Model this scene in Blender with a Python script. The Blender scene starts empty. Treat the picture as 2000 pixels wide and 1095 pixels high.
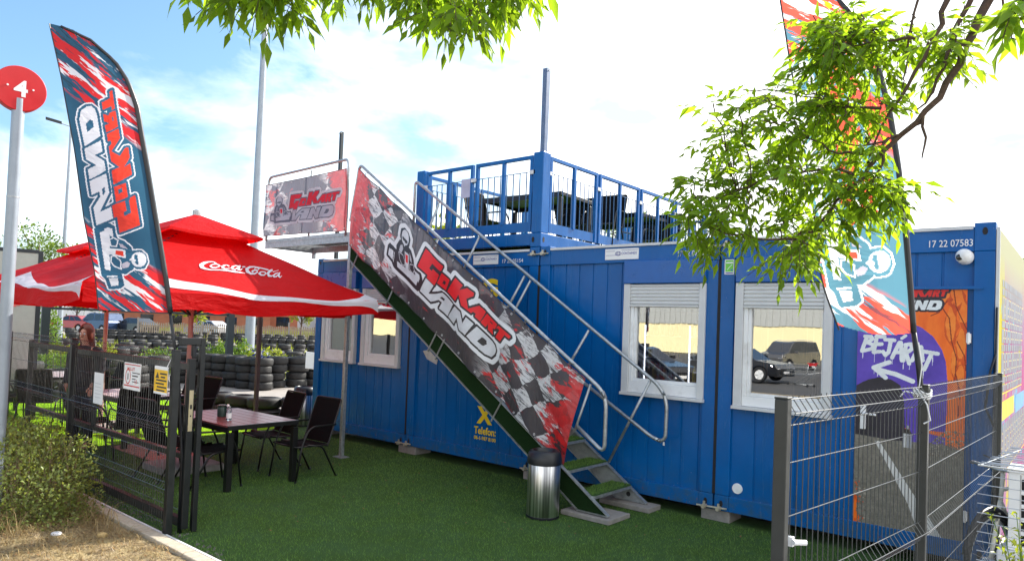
import bpy, math, random
import numpy as np
from mathutils import Vector, Matrix
R = math.radians
random.seed(7)
scene = bpy.context.scene

# ---------------------------------------------------------------- camera
cam = bpy.data.cameras.new('camera')
cam.sensor_width = 36.0
cam.lens = 1358.74 * 36 / 2000
cam.shift_y = 50.465 / 2000
cam.clip_end = 3000
cam.clip_start = 0.05
cobj = bpy.data.objects.new('camera', cam)
scene.collection.objects.link(cobj)
cobj.location = (5.5324, -7.1637, 1.9816)
cobj.rotation_euler = (R(91.6387), R(-2.20098), R(39.7562))
scene.camera = cobj

# ---------------------------------------------------------------- sky and sun
SUN_EL, SUN_AZ = R(34.6), R(10)          # azimuth measured from +Y towards +X
world = bpy.data.worlds.new('World')
scene.world = world
world.use_nodes = True
wt = world.node_tree
for n in list(wt.nodes): wt.nodes.remove(n)
def WN(t, **k):
    n = wt.nodes.new(t)
    for a, b in k.items(): setattr(n, a, b)
    return n
sky = WN('ShaderNodeTexSky', sky_type='NISHITA', sun_disc=False)
sky.sun_elevation = SUN_EL; sky.sun_rotation = SUN_AZ
sky.air_density = 1.0; sky.dust_density = 2.2; sky.ozone_density = 1.2
tc = WN('ShaderNodeTexCoord')
mp = WN('ShaderNodeMapping'); mp.inputs['Scale'].default_value = (1, 1, 2.6); mp.inputs['Location'].default_value = (0.35, 0.1, 0.2)
no = WN('ShaderNodeTexNoise'); no.inputs['Scale'].default_value = 2.3; no.inputs['Detail'].default_value = 9; no.inputs['Roughness'].default_value = .58; no.inputs['Distortion'].default_value = .25
wt.links.new(tc.outputs['Generated'], mp.inputs[0]); wt.links.new(mp.outputs[0], no.inputs[0])
# cloud cover thickens towards the sun side (+X, +Y)
dp = WN('ShaderNodeVectorMath', operation='DOT_PRODUCT'); dp.inputs[1].default_value = (0.86, 0.42, 0.0)
wt.links.new(tc.outputs['Generated'], dp.inputs[0])
ma = WN('ShaderNodeMath', operation='MULTIPLY_ADD'); ma.inputs[1].default_value = 0.27; ma.inputs[2].default_value = 0.235
wt.links.new(dp.outputs['Value'], ma.inputs[0])
sx = WN('ShaderNodeSeparateXYZ'); wt.links.new(tc.outputs['Generated'], sx.inputs[0])
mz = WN('ShaderNodeMath', operation='MULTIPLY_ADD'); mz.inputs[1].default_value = -0.22; wt.links.new(sx.outputs['Z'], mz.inputs[0]); wt.links.new(ma.outputs[0], mz.inputs[2])
ad = WN('ShaderNodeMath', operation='ADD'); wt.links.new(no.outputs['Fac'], ad.inputs[0]); wt.links.new(mz.outputs[0], ad.inputs[1])
cr = WN('ShaderNodeValToRGB'); cr.color_ramp.elements[0].position = .43; cr.color_ramp.elements[1].position = .70
wt.links.new(ad.outputs[0], cr.inputs[0])
no2 = WN('ShaderNodeTexNoise'); no2.inputs['Scale'].default_value = 5; no2.inputs['Detail'].default_value = 5
wt.links.new(mp.outputs[0], no2.inputs[0])
cc = WN('ShaderNodeValToRGB'); cc.color_ramp.elements[0].position = .36; cc.color_ramp.elements[1].position = .54
cc.color_ramp.elements[0].color = (4.0, 4.5, 5.0, 1); cc.color_ramp.elements[1].color = (10.5, 10.6, 10.7, 1)
wt.links.new(no2.outputs['Fac'], cc.inputs[0])
mx = WN('ShaderNodeMix', data_type='RGBA'); mx.inputs[0].default_value = 0
tn = WN('ShaderNodeMix', data_type='RGBA', blend_type='MULTIPLY'); tn.inputs[0].default_value = 1; tn.inputs[7].default_value = (.86, 1.10, 1.20, 1)
wt.links.new(sky.outputs[0], tn.inputs[6])
wt.links.new(cr.outputs['Color'], mx.inputs[0]); wt.links.new(tn.outputs[2], mx.inputs[6]); wt.links.new(cc.outputs[0], mx.inputs[7])
bg = WN('ShaderNodeBackground'); bg.inputs['Strength'].default_value = 0.10
wt.links.new(mx.outputs[2], bg.inputs['Color'])
wo = WN('ShaderNodeOutputWorld'); wt.links.new(bg.outputs[0], wo.inputs[0])
sun = bpy.data.lights.new('sun', 'SUN'); sun.energy = 4.2; sun.angle = R(.53); sun.color = (1, .95, .86)
so = bpy.data.objects.new('sun', sun); scene.collection.objects.link(so)
sd = Vector((math.sin(SUN_AZ) * math.cos(SUN_EL), math.cos(SUN_AZ) * math.cos(SUN_EL), math.sin(SUN_EL)))
so.rotation_euler = sd.to_track_quat('Z', 'Y').to_euler(); so.location = (0, 20, 30)
vs = scene.view_settings
vs.view_transform = 'Standard'; vs.look = 'None'; vs.gamma = 1; vs.use_curve_mapping = False; vs.exposure = 1.25
scene.render.resolution_x = 1024; scene.render.resolution_y = 560
scene.cycles.max_bounces = 7; scene.cycles.transparent_max_bounces = 24

# ---------------------------------------------------------------- materials
def rgb(h):
    h = h.lstrip('#'); c = [int(h[i:i+2], 16) / 255 for i in (0, 2, 4)]
    return tuple((x / 12.92 if x <= .04045 else ((x + .055) / 1.055) ** 2.4) for x in c)
MATS = {}
class NB:
    def __init__(s, mat): s.t = mat.node_tree
    def n(s, t, ins=None, **k):
        n = s.t.nodes.new(t)
        for a, b in k.items(): setattr(n, a, b)
        for a, b in (ins or {}).items():
            if isinstance(b, bpy.types.NodeSocket): s.t.links.new(b, n.inputs[a])
            else: n.inputs[a].default_value = b
        return n
    def math(s, op, a, b=0.0, c=0.0, clamp=False):
        n = s.n('ShaderNodeMath', {0: a, 1: b, 2: c}, operation=op); n.use_clamp = clamp; return n.outputs[0]
    def mix(s, f, a, b):
        if isinstance(a, tuple): a = (*a[:3], 1)
        if isinstance(b, tuple): b = (*b[:3], 1)
        return s.n('ShaderNodeMix', {0: f, 6: a, 7: b}, data_type='RGBA').outputs[2]
    def noise(s, scale, vec=None, detail=4, rough=.5, dist=0):
        i = {'Scale': scale, 'Detail': detail, 'Roughness': rough, 'Distortion': dist}
        if vec is not None: i['Vector'] = vec
        return s.n('ShaderNodeTexNoise', i).outputs['Fac']
    def step(s, v, a, b):
        return s.n('ShaderNodeMapRange', {'Value': v, 'From Min': a, 'From Max': b, 'To Min': 0., 'To Max': 1.}, clamp=True).outputs[0]
    def coords(s, k='Object'): return s.n('ShaderNodeTexCoord').outputs[k]
    def mapv(s, v, loc=(0, 0, 0), rot=(0, 0, 0), sc=(1, 1, 1)):
        return s.n('ShaderNodeMapping', {0: v, 1: loc, 2: rot, 3: sc}).outputs[0]
    def bump(s, h, strength=.3, dist=.01):
        return s.n('ShaderNodeBump', {'Height': h, 'Strength': strength, 'Distance': dist}).outputs[0]
def newmat(name):
    m = bpy.data.materials.new(name); m.use_nodes = True
    nb = NB(m); b = m.node_tree.nodes['Principled BSDF']
    MATS[name] = m
    return m, nb, b
def pmat(name, col, rough=.5, metal=0., var=.12, vs_=8., bump=0., bs=60., spec=.5, coat=0., dirt=None, dscale=3.):
    m, nb, b = newmat(name)
    c = nb.coords()
    f = nb.noise(vs_, c, 6, .6)
    lo = tuple(x * (1 - var) for x in col); hi = tuple(min(1, x * (1 + var)) for x in col)
    out = nb.mix(nb.step(f, .3, .7), lo, hi)
    if dirt:
        g = nb.step(nb.noise(dscale, c, 8, .7), .52, .72)
        out = nb.mix(nb.math('MULTIPLY', g, .6), out, dirt)
    nb.t.links.new(out, b.inputs['Base Color'])
    r = nb.n('ShaderNodeMapRange', {'Value': f, 'From Min': .3, 'From Max': .7, 'To Min': rough * .85, 'To Max': min(1, rough * 1.15)}).outputs[0]
    nb.t.links.new(r, b.inputs['Roughness'])
    b.inputs['Metallic'].default_value = metal
    b.inputs['Specular IOR Level'].default_value = spec
    b.inputs['Coat Weight'].default_value = coat
    if bump:
        nb.t.links.new(nb.bump(nb.noise(bs, c, 5, .6), bump, .01), b.inputs['Normal'])
    return m
def cloth(name, col, trans=.5, rough=.7, spec=.2, tcol=None, var=.08):
    m, nb, b = newmat(name)
    f = nb.noise(3., nb.coords(), 4)
    out = nb.mix(nb.step(f, .3, .7), tuple(x * (1 - var) for x in col), tuple(x * (1 + var) for x in col))
    nb.t.links.new(out, b.inputs['Base Color'])
    b.inputs['Roughness'].default_value = rough; b.inputs['Specular IOR Level'].default_value = spec
    bn = nb.bump(nb.noise(2.6, nb.mapv(nb.coords(), sc=(1, 1, 2.5)), 4, .55, .8), .55, .05); nb.t.links.new(bn, b.inputs['Normal'])
    tr = nb.n('ShaderNodeBsdfTranslucent', {'Color': (*(tcol or col), 1), 'Normal': bn})
    mxs = nb.n('ShaderNodeMixShader', {0: trans, 1: b.outputs[0], 2: tr.outputs[0]})
    nb.t.links.new(mxs.outputs[0], nb.t.nodes['Material Output'].inputs[0])
    return m
BLUE = (.0002, .098, .335)
def paint_blue(name, col):
    m, nb, b = newmat(name)
    c = nb.coords()
    big = nb.noise(1.3, c, 5, .6)
    streak = nb.noise(5., nb.mapv(c, sc=(3.2, 3.2, .25)), 6, .65)
    dust = nb.step(nb.noise(7, nb.mapv(c, sc=(1, 1, 1)), 8, .7), .6, .8)
    base = nb.mix(nb.step(big, .3, .7), tuple(x * .88 for x in col), tuple(x * 1.14 for x in col))
    base = nb.mix(nb.math('MULTIPLY', nb.step(streak, .5, .75), .30), base, (.004, .095, .25))
    z = nb.n('ShaderNodeSeparateXYZ', {0: nb.n('ShaderNodeNewGeometry').outputs['Position']}).outputs['Z']
    low = nb.math('MULTIPLY', nb.step(z, .55, .12), nb.step(nb.noise(9, c, 6, .7), .38, .62))
    base = nb.mix(nb.math('MULTIPLY', low, .6), base, (.045, .085, .09))
    rust = nb.math('MULTIPLY', nb.step(z, .32, .13), nb.step(nb.noise(24, c, 5, .7), .60, .66))
    base = nb.mix(nb.math('MULTIPLY', rust, .7), base, (.16, .06, .025))
    base = nb.mix(nb.math('MULTIPLY', dust, .07), base, (.25, .3, .35))
    sp = nb.n('ShaderNodeTexVoronoi', {'Vector': c, 'Scale': 9.}).outputs['Distance']
    base = nb.mix(nb.math('MULTIPLY', nb.step(sp, .035, .02), .6), base, (.35, .38, .4))
    nb.t.links.new(base, b.inputs['Base Color'])
    nb.t.links.new(nb.math('MULTIPLY_ADD', streak, .25, .12), b.inputs['Roughness']); b.inputs['Specular IOR Level'].default_value = .30
    nb.t.links.new(nb.bump(nb.noise(2.2, nb.mapv(c, sc=(1.5, 1.5, .6)), 4), .6, .025), b.inputs['Normal'])
    return m
M = {}
M['blue'] = paint_blue('blue_paint', BLUE)
M['gap'] = pmat('black_rubber_seal', (.008, .008, .009), .7)
M['shutter_blue'] = pmat('shutter_box_blue', (.004, .10, .37), .30, var=.08)
M['white_frame'] = pmat('white_window_frame', (.82, .83, .84), .35, var=.03, vs_=3, dirt=(.45, .44, .42))
M['alu_grey'] = pmat('grey_aluminium_trim', (.60, .61, .62), .42, var=.05)
M['slat'] = pmat('shutter_slat_grey', (.62, .63, .63), .5, var=.04)
M['dark_in'] = pmat('dark_interior', (.02, .02, .022), .8)
M['galv'] = pmat('galvanised_steel', (.40, .42, .43), .42, .75, var=.25, vs_=22, bump=.05)
M['galv_dull'] = pmat('dull_galvanised_steel', (.30, .32, .33), .55, .5, var=.25, vs_=14)
M['anthracite'] = pmat('anthracite_powder_coat', (.008, .0095, .0105), .40, .0, var=.15)
M['grey_post'] = pmat('grey_fence_post', (.045, .046, .042), .42, .0, var=.15, spec=.4)
M['wire'] = pmat('grey_coated_wire', (.05, .053, .055), .26, .0, var=.1, spec=.9)
M['wire_l'] = pmat('galvanised_wire', (.6, .62, .63), .3, .8, var=.1)
M['turf_riser'] = pmat('turf_clad_riser', (.009, .026, .007), .9, var=.3, vs_=120, bump=.6, bs=260, spec=.1)
M['concrete'] = pmat('concrete_slab', (.24, .225, .21), .85, var=.2, vs_=18, bump=.25, bs=90, dirt=(.16, .15, .13))
M['steel_brushed'] = None
M['black_plastic'] = pmat('black_plastic', (.006, .007, .011), .38, var=.1)
M['rubber'] = pmat('worn_tyre_rubber', (.012, .012, .0125), .66, var=.35, vs_=9, bump=.25, bs=70, dirt=(.055, .05, .045), dscale=4)
M['sling'] = pmat('black_sling_mesh', (.004, .004, .005), .9, var=.2, vs_=90, bump=.4, bs=400, spec=.12)
M['chair_metal'] = pmat('black_chair_tube', (.005, .005, .0055), .35, var=.1)
M['white'] = pmat('white_print', (.80, .80, .80), .5, var=.02)
M['yellow'] = pmat('yellow_print', (.80, .58, .01), .5, var=.05)
M['lettergrey'] = pmat('pale_lettering', (.70, .74, .78), .5, var=.04)
M['asphalt'] = pmat('asphalt', (.075, .073, .072), .85, var=.25, vs_=30, bump=.4, bs=200, dirt=(.13, .12, .11), dscale=.5)
M['track'] = pmat('dusty_track_asphalt', (.30, .27, .245), .85, var=.15, vs_=3, bump=.3, bs=150)
M['earth'] = None
M['brown'] = pmat('brown_cladding', (.26, .09, .045), .7, var=.2, vs_=2)
M['roof_red'] = pmat('red_roof', (.38, .07, .05), .6, var=.15)
M['white_wall'] = pmat('white_render', (.66, .66, .67), .8, var=.08, vs_=1)
M['glass_dark'] = pmat('dark_car_glass', (.01, .012, .014), .05, spec=.9)
M['skin'] = pmat('skin', (.56, .31, .22), .5, var=.06)
M['hair'] = pmat('auburn_hair', (.13, .028, .014), .45, var=.3, vs_=60)
M['cloth_dark'] = pmat('dark_clothing', (.012, .013, .02), .85)
M['bark'] = pmat('bark', (.10, .062, .042), .85, var=.35, vs_=40, bump=.6, bs=90)
M['signred'] = pmat('red_sign_enamel', (.55, .008, .012), .35, var=.06)
M['pole'] = pmat('grey_painted_pole', (.30, .34, .39), .4, .3, var=.1, vs_=4)
M['darkpost'] = pmat('dark_steel_post', (.014, .022, .028), .5, var=.1)
M['pinkmast'] = pmat('beige_parasol_mast', (.42, .27, .23), .45, var=.08)
M['red_cloth'] = cloth('red_parasol_cloth', (.60, .003, .005), .45, .6, .2, (.88, .003, .004))
M['white_cloth'] = cloth('white_parasol_band', (.70, .72, .78), .35, .6, .25)
M['fl_teal'] = cloth('flag_teal', (.07, .22, .30), .62, .5, .3, (.11, .33, .43))
M['fl_red'] = cloth('flag_coral', (.75, .085, .05), .55, .5, .3, (.9, .11, .06))
M['fl_white'] = cloth('flag_white', (.78, .80, .84), .55, .5, .3)
M['fl_navy'] = cloth('flag_navy', (.03, .105, .18), .58, .5, .3, (.045, .16, .27))
M['fl_deepred'] = cloth('flag_deep_red', (.70, .045, .03), .58, .5, .3, (.85, .07, .04))
M['fl_grey'] = cloth('flag_grey_blue', (.075, .19, .26), .58, .5, .3, (.11, .27, .35))
M['fl_pale'] = cloth('flag_pale_lilac', (.55, .52, .60), .5, .5, .3)
M['bn_white'] = pmat('banner_white_print', (.70, .72, .74), .38, var=.03)
M['bn_dark'] = pmat('banner_dark_print', (.022, .022, .026), .35, var=.1)
M['bn_red'] = pmat('banner_red_print', (.72, .010, .014), .35, var=.06)
M['bn_grey'] = pmat('banner_grey_print', (.48, .50, .53), .38, var=.06)
M['dark_teal'] = pmat('dark_teal_print', (.02, .04, .05), .4)

def leafmat(name, dif, tra, trans=.5, var=.35, spec=.35):
    m, nb, b = newmat(name)
    f = nb.noise(9, nb.coords(), 3)
    g = nb.n('ShaderNodeObjectInfo').outputs['Random']
    rnd = nb.n('ShaderNodeNewGeometry').outputs['Random Per Island']
    out = nb.mix(rnd, tuple(x * (1 - var) for x in dif), tuple(x * (1 + var) for x in dif))
    nb.t.links.new(out, b.inputs['Base Color'])
    b.inputs['Roughness'].default_value = .42; b.inputs['Specular IOR Level'].default_value = spec
    to = nb.mix(rnd, tuple(x * (1 - var) for x in tra), tuple(x * (1 + var * .6) for x in tra))
    tr = nb.n('ShaderNodeBsdfTranslucent', {'Color': to})
    mxs = nb.n('ShaderNodeMixShader', {0: trans, 1: b.outputs[0], 2: tr.outputs[0]})
    nb.t.links.new(mxs.outputs[0], nb.t.nodes['Material Output'].inputs[0])
    return m
M['leaf'] = leafmat('ash_leaf', (.10, .20, .012), (.42, .62, .02), .58, .5)
M['shrub'] = leafmat('shrub_leaf', (.15, .19, .045), (.42, .46, .07), .38, .55, .5)
M['hedge'] = leafmat('hedge_leaf', (.075, .16, .015), (.25, .38, .02), .4, .4)
M['yellowleaf'] = leafmat('yellow_shrub_leaf', (.20, .24, .02), (.42, .48, .03), .4, .35)
M['straw'] = leafmat('dry_grass', (.34, .25, .12), (.35, .25, .10), .25, .35)
M['turfblade'] = leafmat('artificial_grass_blade', (.12, .23, .042), (.24, .40, .06), .25, .6, .35)
M['fartree'] = leafmat('tree_leaf', (.07, .13, .02), (.22, .32, .03), .45, .4)

# turf ground
m, nb, b = newmat('artificial_turf')
c = nb.coords()
f1 = nb.noise(260, c, 3, .7); f2 = nb.noise(2.2, c, 5, .6)
col = nb.mix(nb.step(f1, .35, .65), (.012, .040, .010), (.09, .17, .035))
col = nb.mix(nb.step(f2, .35, .7), col, nb.mix(.5, col, (.06, .13, .06)))
nb.t.links.new(col, b.inputs['Base Color']); b.inputs['Roughness'].default_value = .9; b.inputs['Specular IOR Level'].default_value = .15
nb.t.links.new(nb.bump(f1, .8, .02), b.inputs['Normal']); M['turf'] = m
# same turf where the sun falls, sunlight painted in as brighter yellow-green
m, nb, b = newmat('sunlit_tint_turf')
c = nb.coords(); f1 = nb.noise(180, c, 3, .7)
col = nb.mix(nb.step(f1, .35, .65), (.17, .36, .003), (.30, .54, .006))
nb.t.links.new(col, b.inputs['Base Color']); b.inputs['Roughness'].default_value = .9; b.inputs['Specular IOR Level'].default_value = .15
nb.t.links.new(nb.bump(f1, .6, .02), b.inputs['Normal']); M['turf_lit_tint'] = m
# dry earth
m, nb, b = newmat('dry_earth')
c = nb.coords(); f1 = nb.noise(38, c, 8, .7); f2 = nb.noise(5, c, 5, .6)
col = nb.mix(nb.step(f1, .35, .65), (.09, .06, .035), (.42, .32, .19)); col = nb.mix(nb.step(f2, .4, .65), col, (.42, .33, .17))
nb.t.links.new(col, b.inputs['Base Color']); b.inputs['Roughness'].default_value = .95
nb.t.links.new(nb.bump(f1, .9, .03), b.inputs['Normal']); M['earth'] = m
# brushed steel, with bright vertical reflection streaks painted into its colour
m, nb, b = newmat('brushed_steel')
f = nb.noise(34, nb.mapv(nb.coords(), sc=(1, 1, .02)), 4)
nb.t.links.new(nb.mix(nb.step(f, .4, .6), (.30, .30, .31), (.85, .85, .86)), b.inputs['Base Color'])
b.inputs['Metallic'].default_value = 1; nb.t.links.new(nb.math('MULTIPLY_ADD', f, .2, .22), b.inputs['Roughness']); M['steel_brushed'] = m
# window glass: coated pane with a strong daylight reflection over a dark room
m, nb, b = newmat('coated_window_glass')
gl = nb.n('ShaderNodeBsdfGlossy', {'Color': (.97, .98, 1, 1), 'Roughness': .006, 'Normal': nb.bump(nb.noise(1.6, nb.coords(), 2), .022, .03)})
tr = nb.n('ShaderNodeBsdfTransparent', {'Color': (.62, .64, .64, 1)})
fr = nb.n('ShaderNodeLayerWeight', {'Blend': .35}).outputs['Fresnel']
mxs = nb.n('ShaderNodeMixShader', {0: nb.math('MULTIPLY_ADD', fr, .6, .36), 1: tr.outputs[0], 2: gl.outputs[0]})
nb.t.links.new(mxs.outputs[0], nb.t.nodes['Material Output'].inputs[0]); M['glass'] = m
# clear plastic
m, nb, b = newmat('clear_plastic')
b.inputs['Base Color'].default_value = (.75, .85, .9, 1); b.inputs['Transmission Weight'].default_value = .85; b.inputs['Roughness'].default_value = .08; M['clear'] = m
def emat(name, col, s):
    m, nb, b = newmat(name)
    b.inputs['Base Color'].default_value = (*col, 1); b.inputs['Emission Color'].default_value = (*col, 1); b.inputs['Emission Strength'].default_value = s
    return m
M['led'] = emat('fridge_led_strip', (.8, .85, 1), 2.2)
# table top of reddish planks
m, nb, b = newmat('reddish_plank_top')
c = nb.coords(); f = nb.noise(12, nb.mapv(c, sc=(.6, 6, 1)), 6, .6)
nb.t.links.new(nb.mix(f, (.15, .04, .04), (.25, .085, .08)), b.inputs['Base Color']); b.inputs['Roughness'].default_value = .32; M['planks'] = m
m, nb, b = newmat('pale_plank_top')
f = nb.noise(12, nb.mapv(nb.coords(), sc=(.6, 6, 1)), 6, .6)
nb.t.links.new(nb.mix(f, (.34, .25, .25), (.46, .36, .36)), b.inputs['Base Color']); b.inputs['Roughness'].default_value = .3; M['planks_pale'] = m

# grunge banner: checker with scratches and red splashes, u = 0..1 along, v across (uv in metres)
def banner_mat(name, length, ang, red_end, base=(.045, .040, .048), haze=0., mid=(.27, .66), redamt=.0):
    m, nb, b = newmat(name)
    uv = nb.coords('UV')
    nz = nb.n('ShaderNodeTexNoise', {'Vector': uv, 'Scale': 3., 'Detail': 3.}).outputs['Color']
    wv = nb.n('ShaderNodeVectorMath', {0: uv, 1: nb.n('ShaderNodeVectorMath', {0: nz, 'Scale': .20}, operation='SCALE').outputs[0]}, operation='ADD').outputs[0]
    rv = nb.mapv(wv, rot=(0, 0, ang), sc=(3.5, 4.2, 1))
    ch = nb.n('ShaderNodeTexChecker', {'Vector': rv, 'Scale': 1., 'Color1': (0, 0, 0, 1), 'Color2': (1, 1, 1, 1)}).outputs['Fac']
    u = nb.n('ShaderNodeSeparateXYZ', {0: uv}).outputs['X']
    un = nb.math('DIVIDE', u, length)
    ends = nb.math('MAXIMUM', nb.step(un, mid[0] + .05, mid[0] - .05), nb.step(un, mid[1] - .05, mid[1] + .06))
    scr = nb.noise(3.2, nb.mapv(uv, rot=(0, 0, ang + 1.2), sc=(1.2, 9, 1)), 9, .75, .6)
    scr2 = nb.noise(16, uv, 9, .8)
    white = nb.math('MULTIPLY', nb.math('MULTIPLY', ch, ends), nb.step(nb.math('ADD', scr, nb.math('MULTIPLY', scr2, .25)), .70, .62))
    drips = nb.math('MULTIPLY', nb.step(nb.noise(2.4, nb.mapv(uv, rot=(0, 0, ang + 1.35), sc=(1, 12, 1)), 7, .7), .66, .68), ends)
    white = nb.math('MAXIMUM', white, drips)
    redn = nb.noise(2.6, nb.mapv(uv, loc=(3, 1, 0), rot=(0, 0, ang + .4), sc=(1, 2.4, 1)), 10, .72, .5)
    ra = nb.math('ADD', redn, nb.math('MULTIPLY', ends, .06 + redamt))
    if red_end == 'r': ra = nb.math('ADD', ra, nb.math('MULTIPLY', nb.step(un, .80, 1.0), .28))
    if red_end == 'l': ra = nb.math('ADD', ra, nb.math('MULTIPLY', nb.step(un, .13, .0), .34))
    if red_end == 'b': ra = nb.math('ADD', ra, nb.math('ADD', nb.math('MULTIPLY', nb.step(un, .10, .0), .25), nb.math('MULTIPLY', nb.step(un, .86, 1.0), .30)))
    red = nb.step(ra, .63, .655)
    spl = nb.math('MULTIPLY', nb.step(nb.noise(26, uv, 4, .6), .66, .68), nb.step(redn, .42, .6))
    red = nb.math('MAXIMUM', red, spl)
    dk = nb.mix(nb.step(nb.noise(1.4, uv, 5), .3, .7), tuple(x * .6 for x in base), tuple(x * 1.35 for x in base))
    o = nb.mix(white, dk, (.62, .62, .63))
    redc = nb.mix(nb.step(nb.noise(9, uv, 6, .7), .35, .65), (.42, .008, .012), (.72, .012, .014))
    o = nb.mix(nb.math('MULTIPLY', red, .92), o, redc)
    specks = nb.math('MULTIPLY', nb.step(nb.noise(60, uv, 3, .6), .70, .72), nb.step(nb.noise(1.7, uv, 3), .45, .6))
    o = nb.mix(nb.math('MULTIPLY', specks, .8), o, (.6, .58, .58))
    nb.t.links.new(o, b.inputs['Base Color'])
    b.inputs['Roughness'].default_value = .30; b.inputs['Specular IOR Level'].default_value = .55
    nb.t.links.new(nb.bump(nb.noise(4, nb.mapv(uv, rot=(0, 0, .5), sc=(2.2, .7, 1)), 5, .6, .6), .6, .03), b.inputs['Normal'])
    if haze:
        tr = nb.n('ShaderNodeBsdfTranslucent', {'Color': nb.mix(.5, o, (.5, .45, .5))})
        mxs = nb.n('ShaderNodeMixShader', {0: haze, 1: b.outputs[0], 2: tr.outputs[0]})
        nb.t.links.new(mxs.outputs[0], nb.t.nodes['Material Output'].inputs[0])
    return m
M['banner_stair'] = banner_mat('stair_banner_print', 4.9, .62, 'b', haze=.10)
M['banner_plat'] = banner_mat('platform_banner_print', 2.2, .5, 'r', base=(.05, .055, .09), haze=.22, mid=(.30, .72), redamt=.03)

# feather flag cloth (object coords: x across, z up)
def flag_mat(name, zlo, ztop, s0, t0=(.075, .23, .31), t1=(.11, .31, .40), r0=(.85, .04, .03), r1=(.80, .10, .06)):
    m, nb, b = newmat(name)
    c = nb.coords('UV')
    xyz = nb.n('ShaderNodeSeparateXYZ', {0: c}); X, Z = xyz.outputs['X'], xyz.outputs['Y']
    nz = nb.noise(2.5, c, 4, .6)
    # diagonal stripe coordinate, falling to the right
    d = nb.math('ADD', nb.math('ADD', Z, nb.math('MULTIPLY', X, s0)), nb.math('MULTIPLY', nz, .10))
    dv = nb.n('ShaderNodeCombineXYZ', {0: nb.math('MULTIPLY', nb.math('SUBTRACT', X, nb.math('MULTIPLY', Z, .5)), 1.1), 1: nb.math('MULTIPLY', d, 8.5), 2: 0.}).outputs[0]
    st = nb.noise(1.15, dv, 4, .62, .35)
    st2 = nb.noise(1.4, nb.mapv(dv, loc=(7.3, 3.1, 0)), 4, .65, .3)
    zone = nb.math('MAXIMUM', nb.step(d, zlo + .02, zlo - .03), nb.step(d, ztop, ztop + .05))
    redm = nb.math('MULTIPLY', nb.step(st, .47, .485), zone)
    whm = nb.math('MULTIPLY', nb.step(st2, .55, .565), zone)
    dkm = nb.math('MULTIPLY', nb.step(st2, .405, .395), nb.math('MULTIPLY', zone, .75))
    wr = nb.noise(1.2, c, 3)
    teal = nb.mix(nb.step(wr, .3, .7), t0, t1)
    o = nb.mix(redm, teal, nb.mix(st2, r0, r1))
    o = nb.mix(dkm, o, (.03, .06, .08)); o = nb.mix(whm, o, (.80, .81, .84))
    nb.t.links.new(o, b.inputs['Base Color']); b.inputs['Roughness'].default_value = .5; b.inputs['Specular IOR Level'].default_value = .3
    nb.t.links.new(nb.bump(nb.noise(4, nb.mapv(c, sc=(2, .8, 1)), 3), .4, .03), b.inputs['Normal'])
    tr = nb.n('ShaderNodeBsdfTranslucent', {'Color': o})
    mxs = nb.n('ShaderNodeMixShader', {0: .64, 1: b.outputs[0], 2: tr.outputs[0]})
    nb.t.links.new(mxs.outputs[0], nb.t.nodes['Material Output'].inputs[0])
    return m
M['flagL'] = flag_mat('flag_print', 2.42, 3.62, .55)

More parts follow.
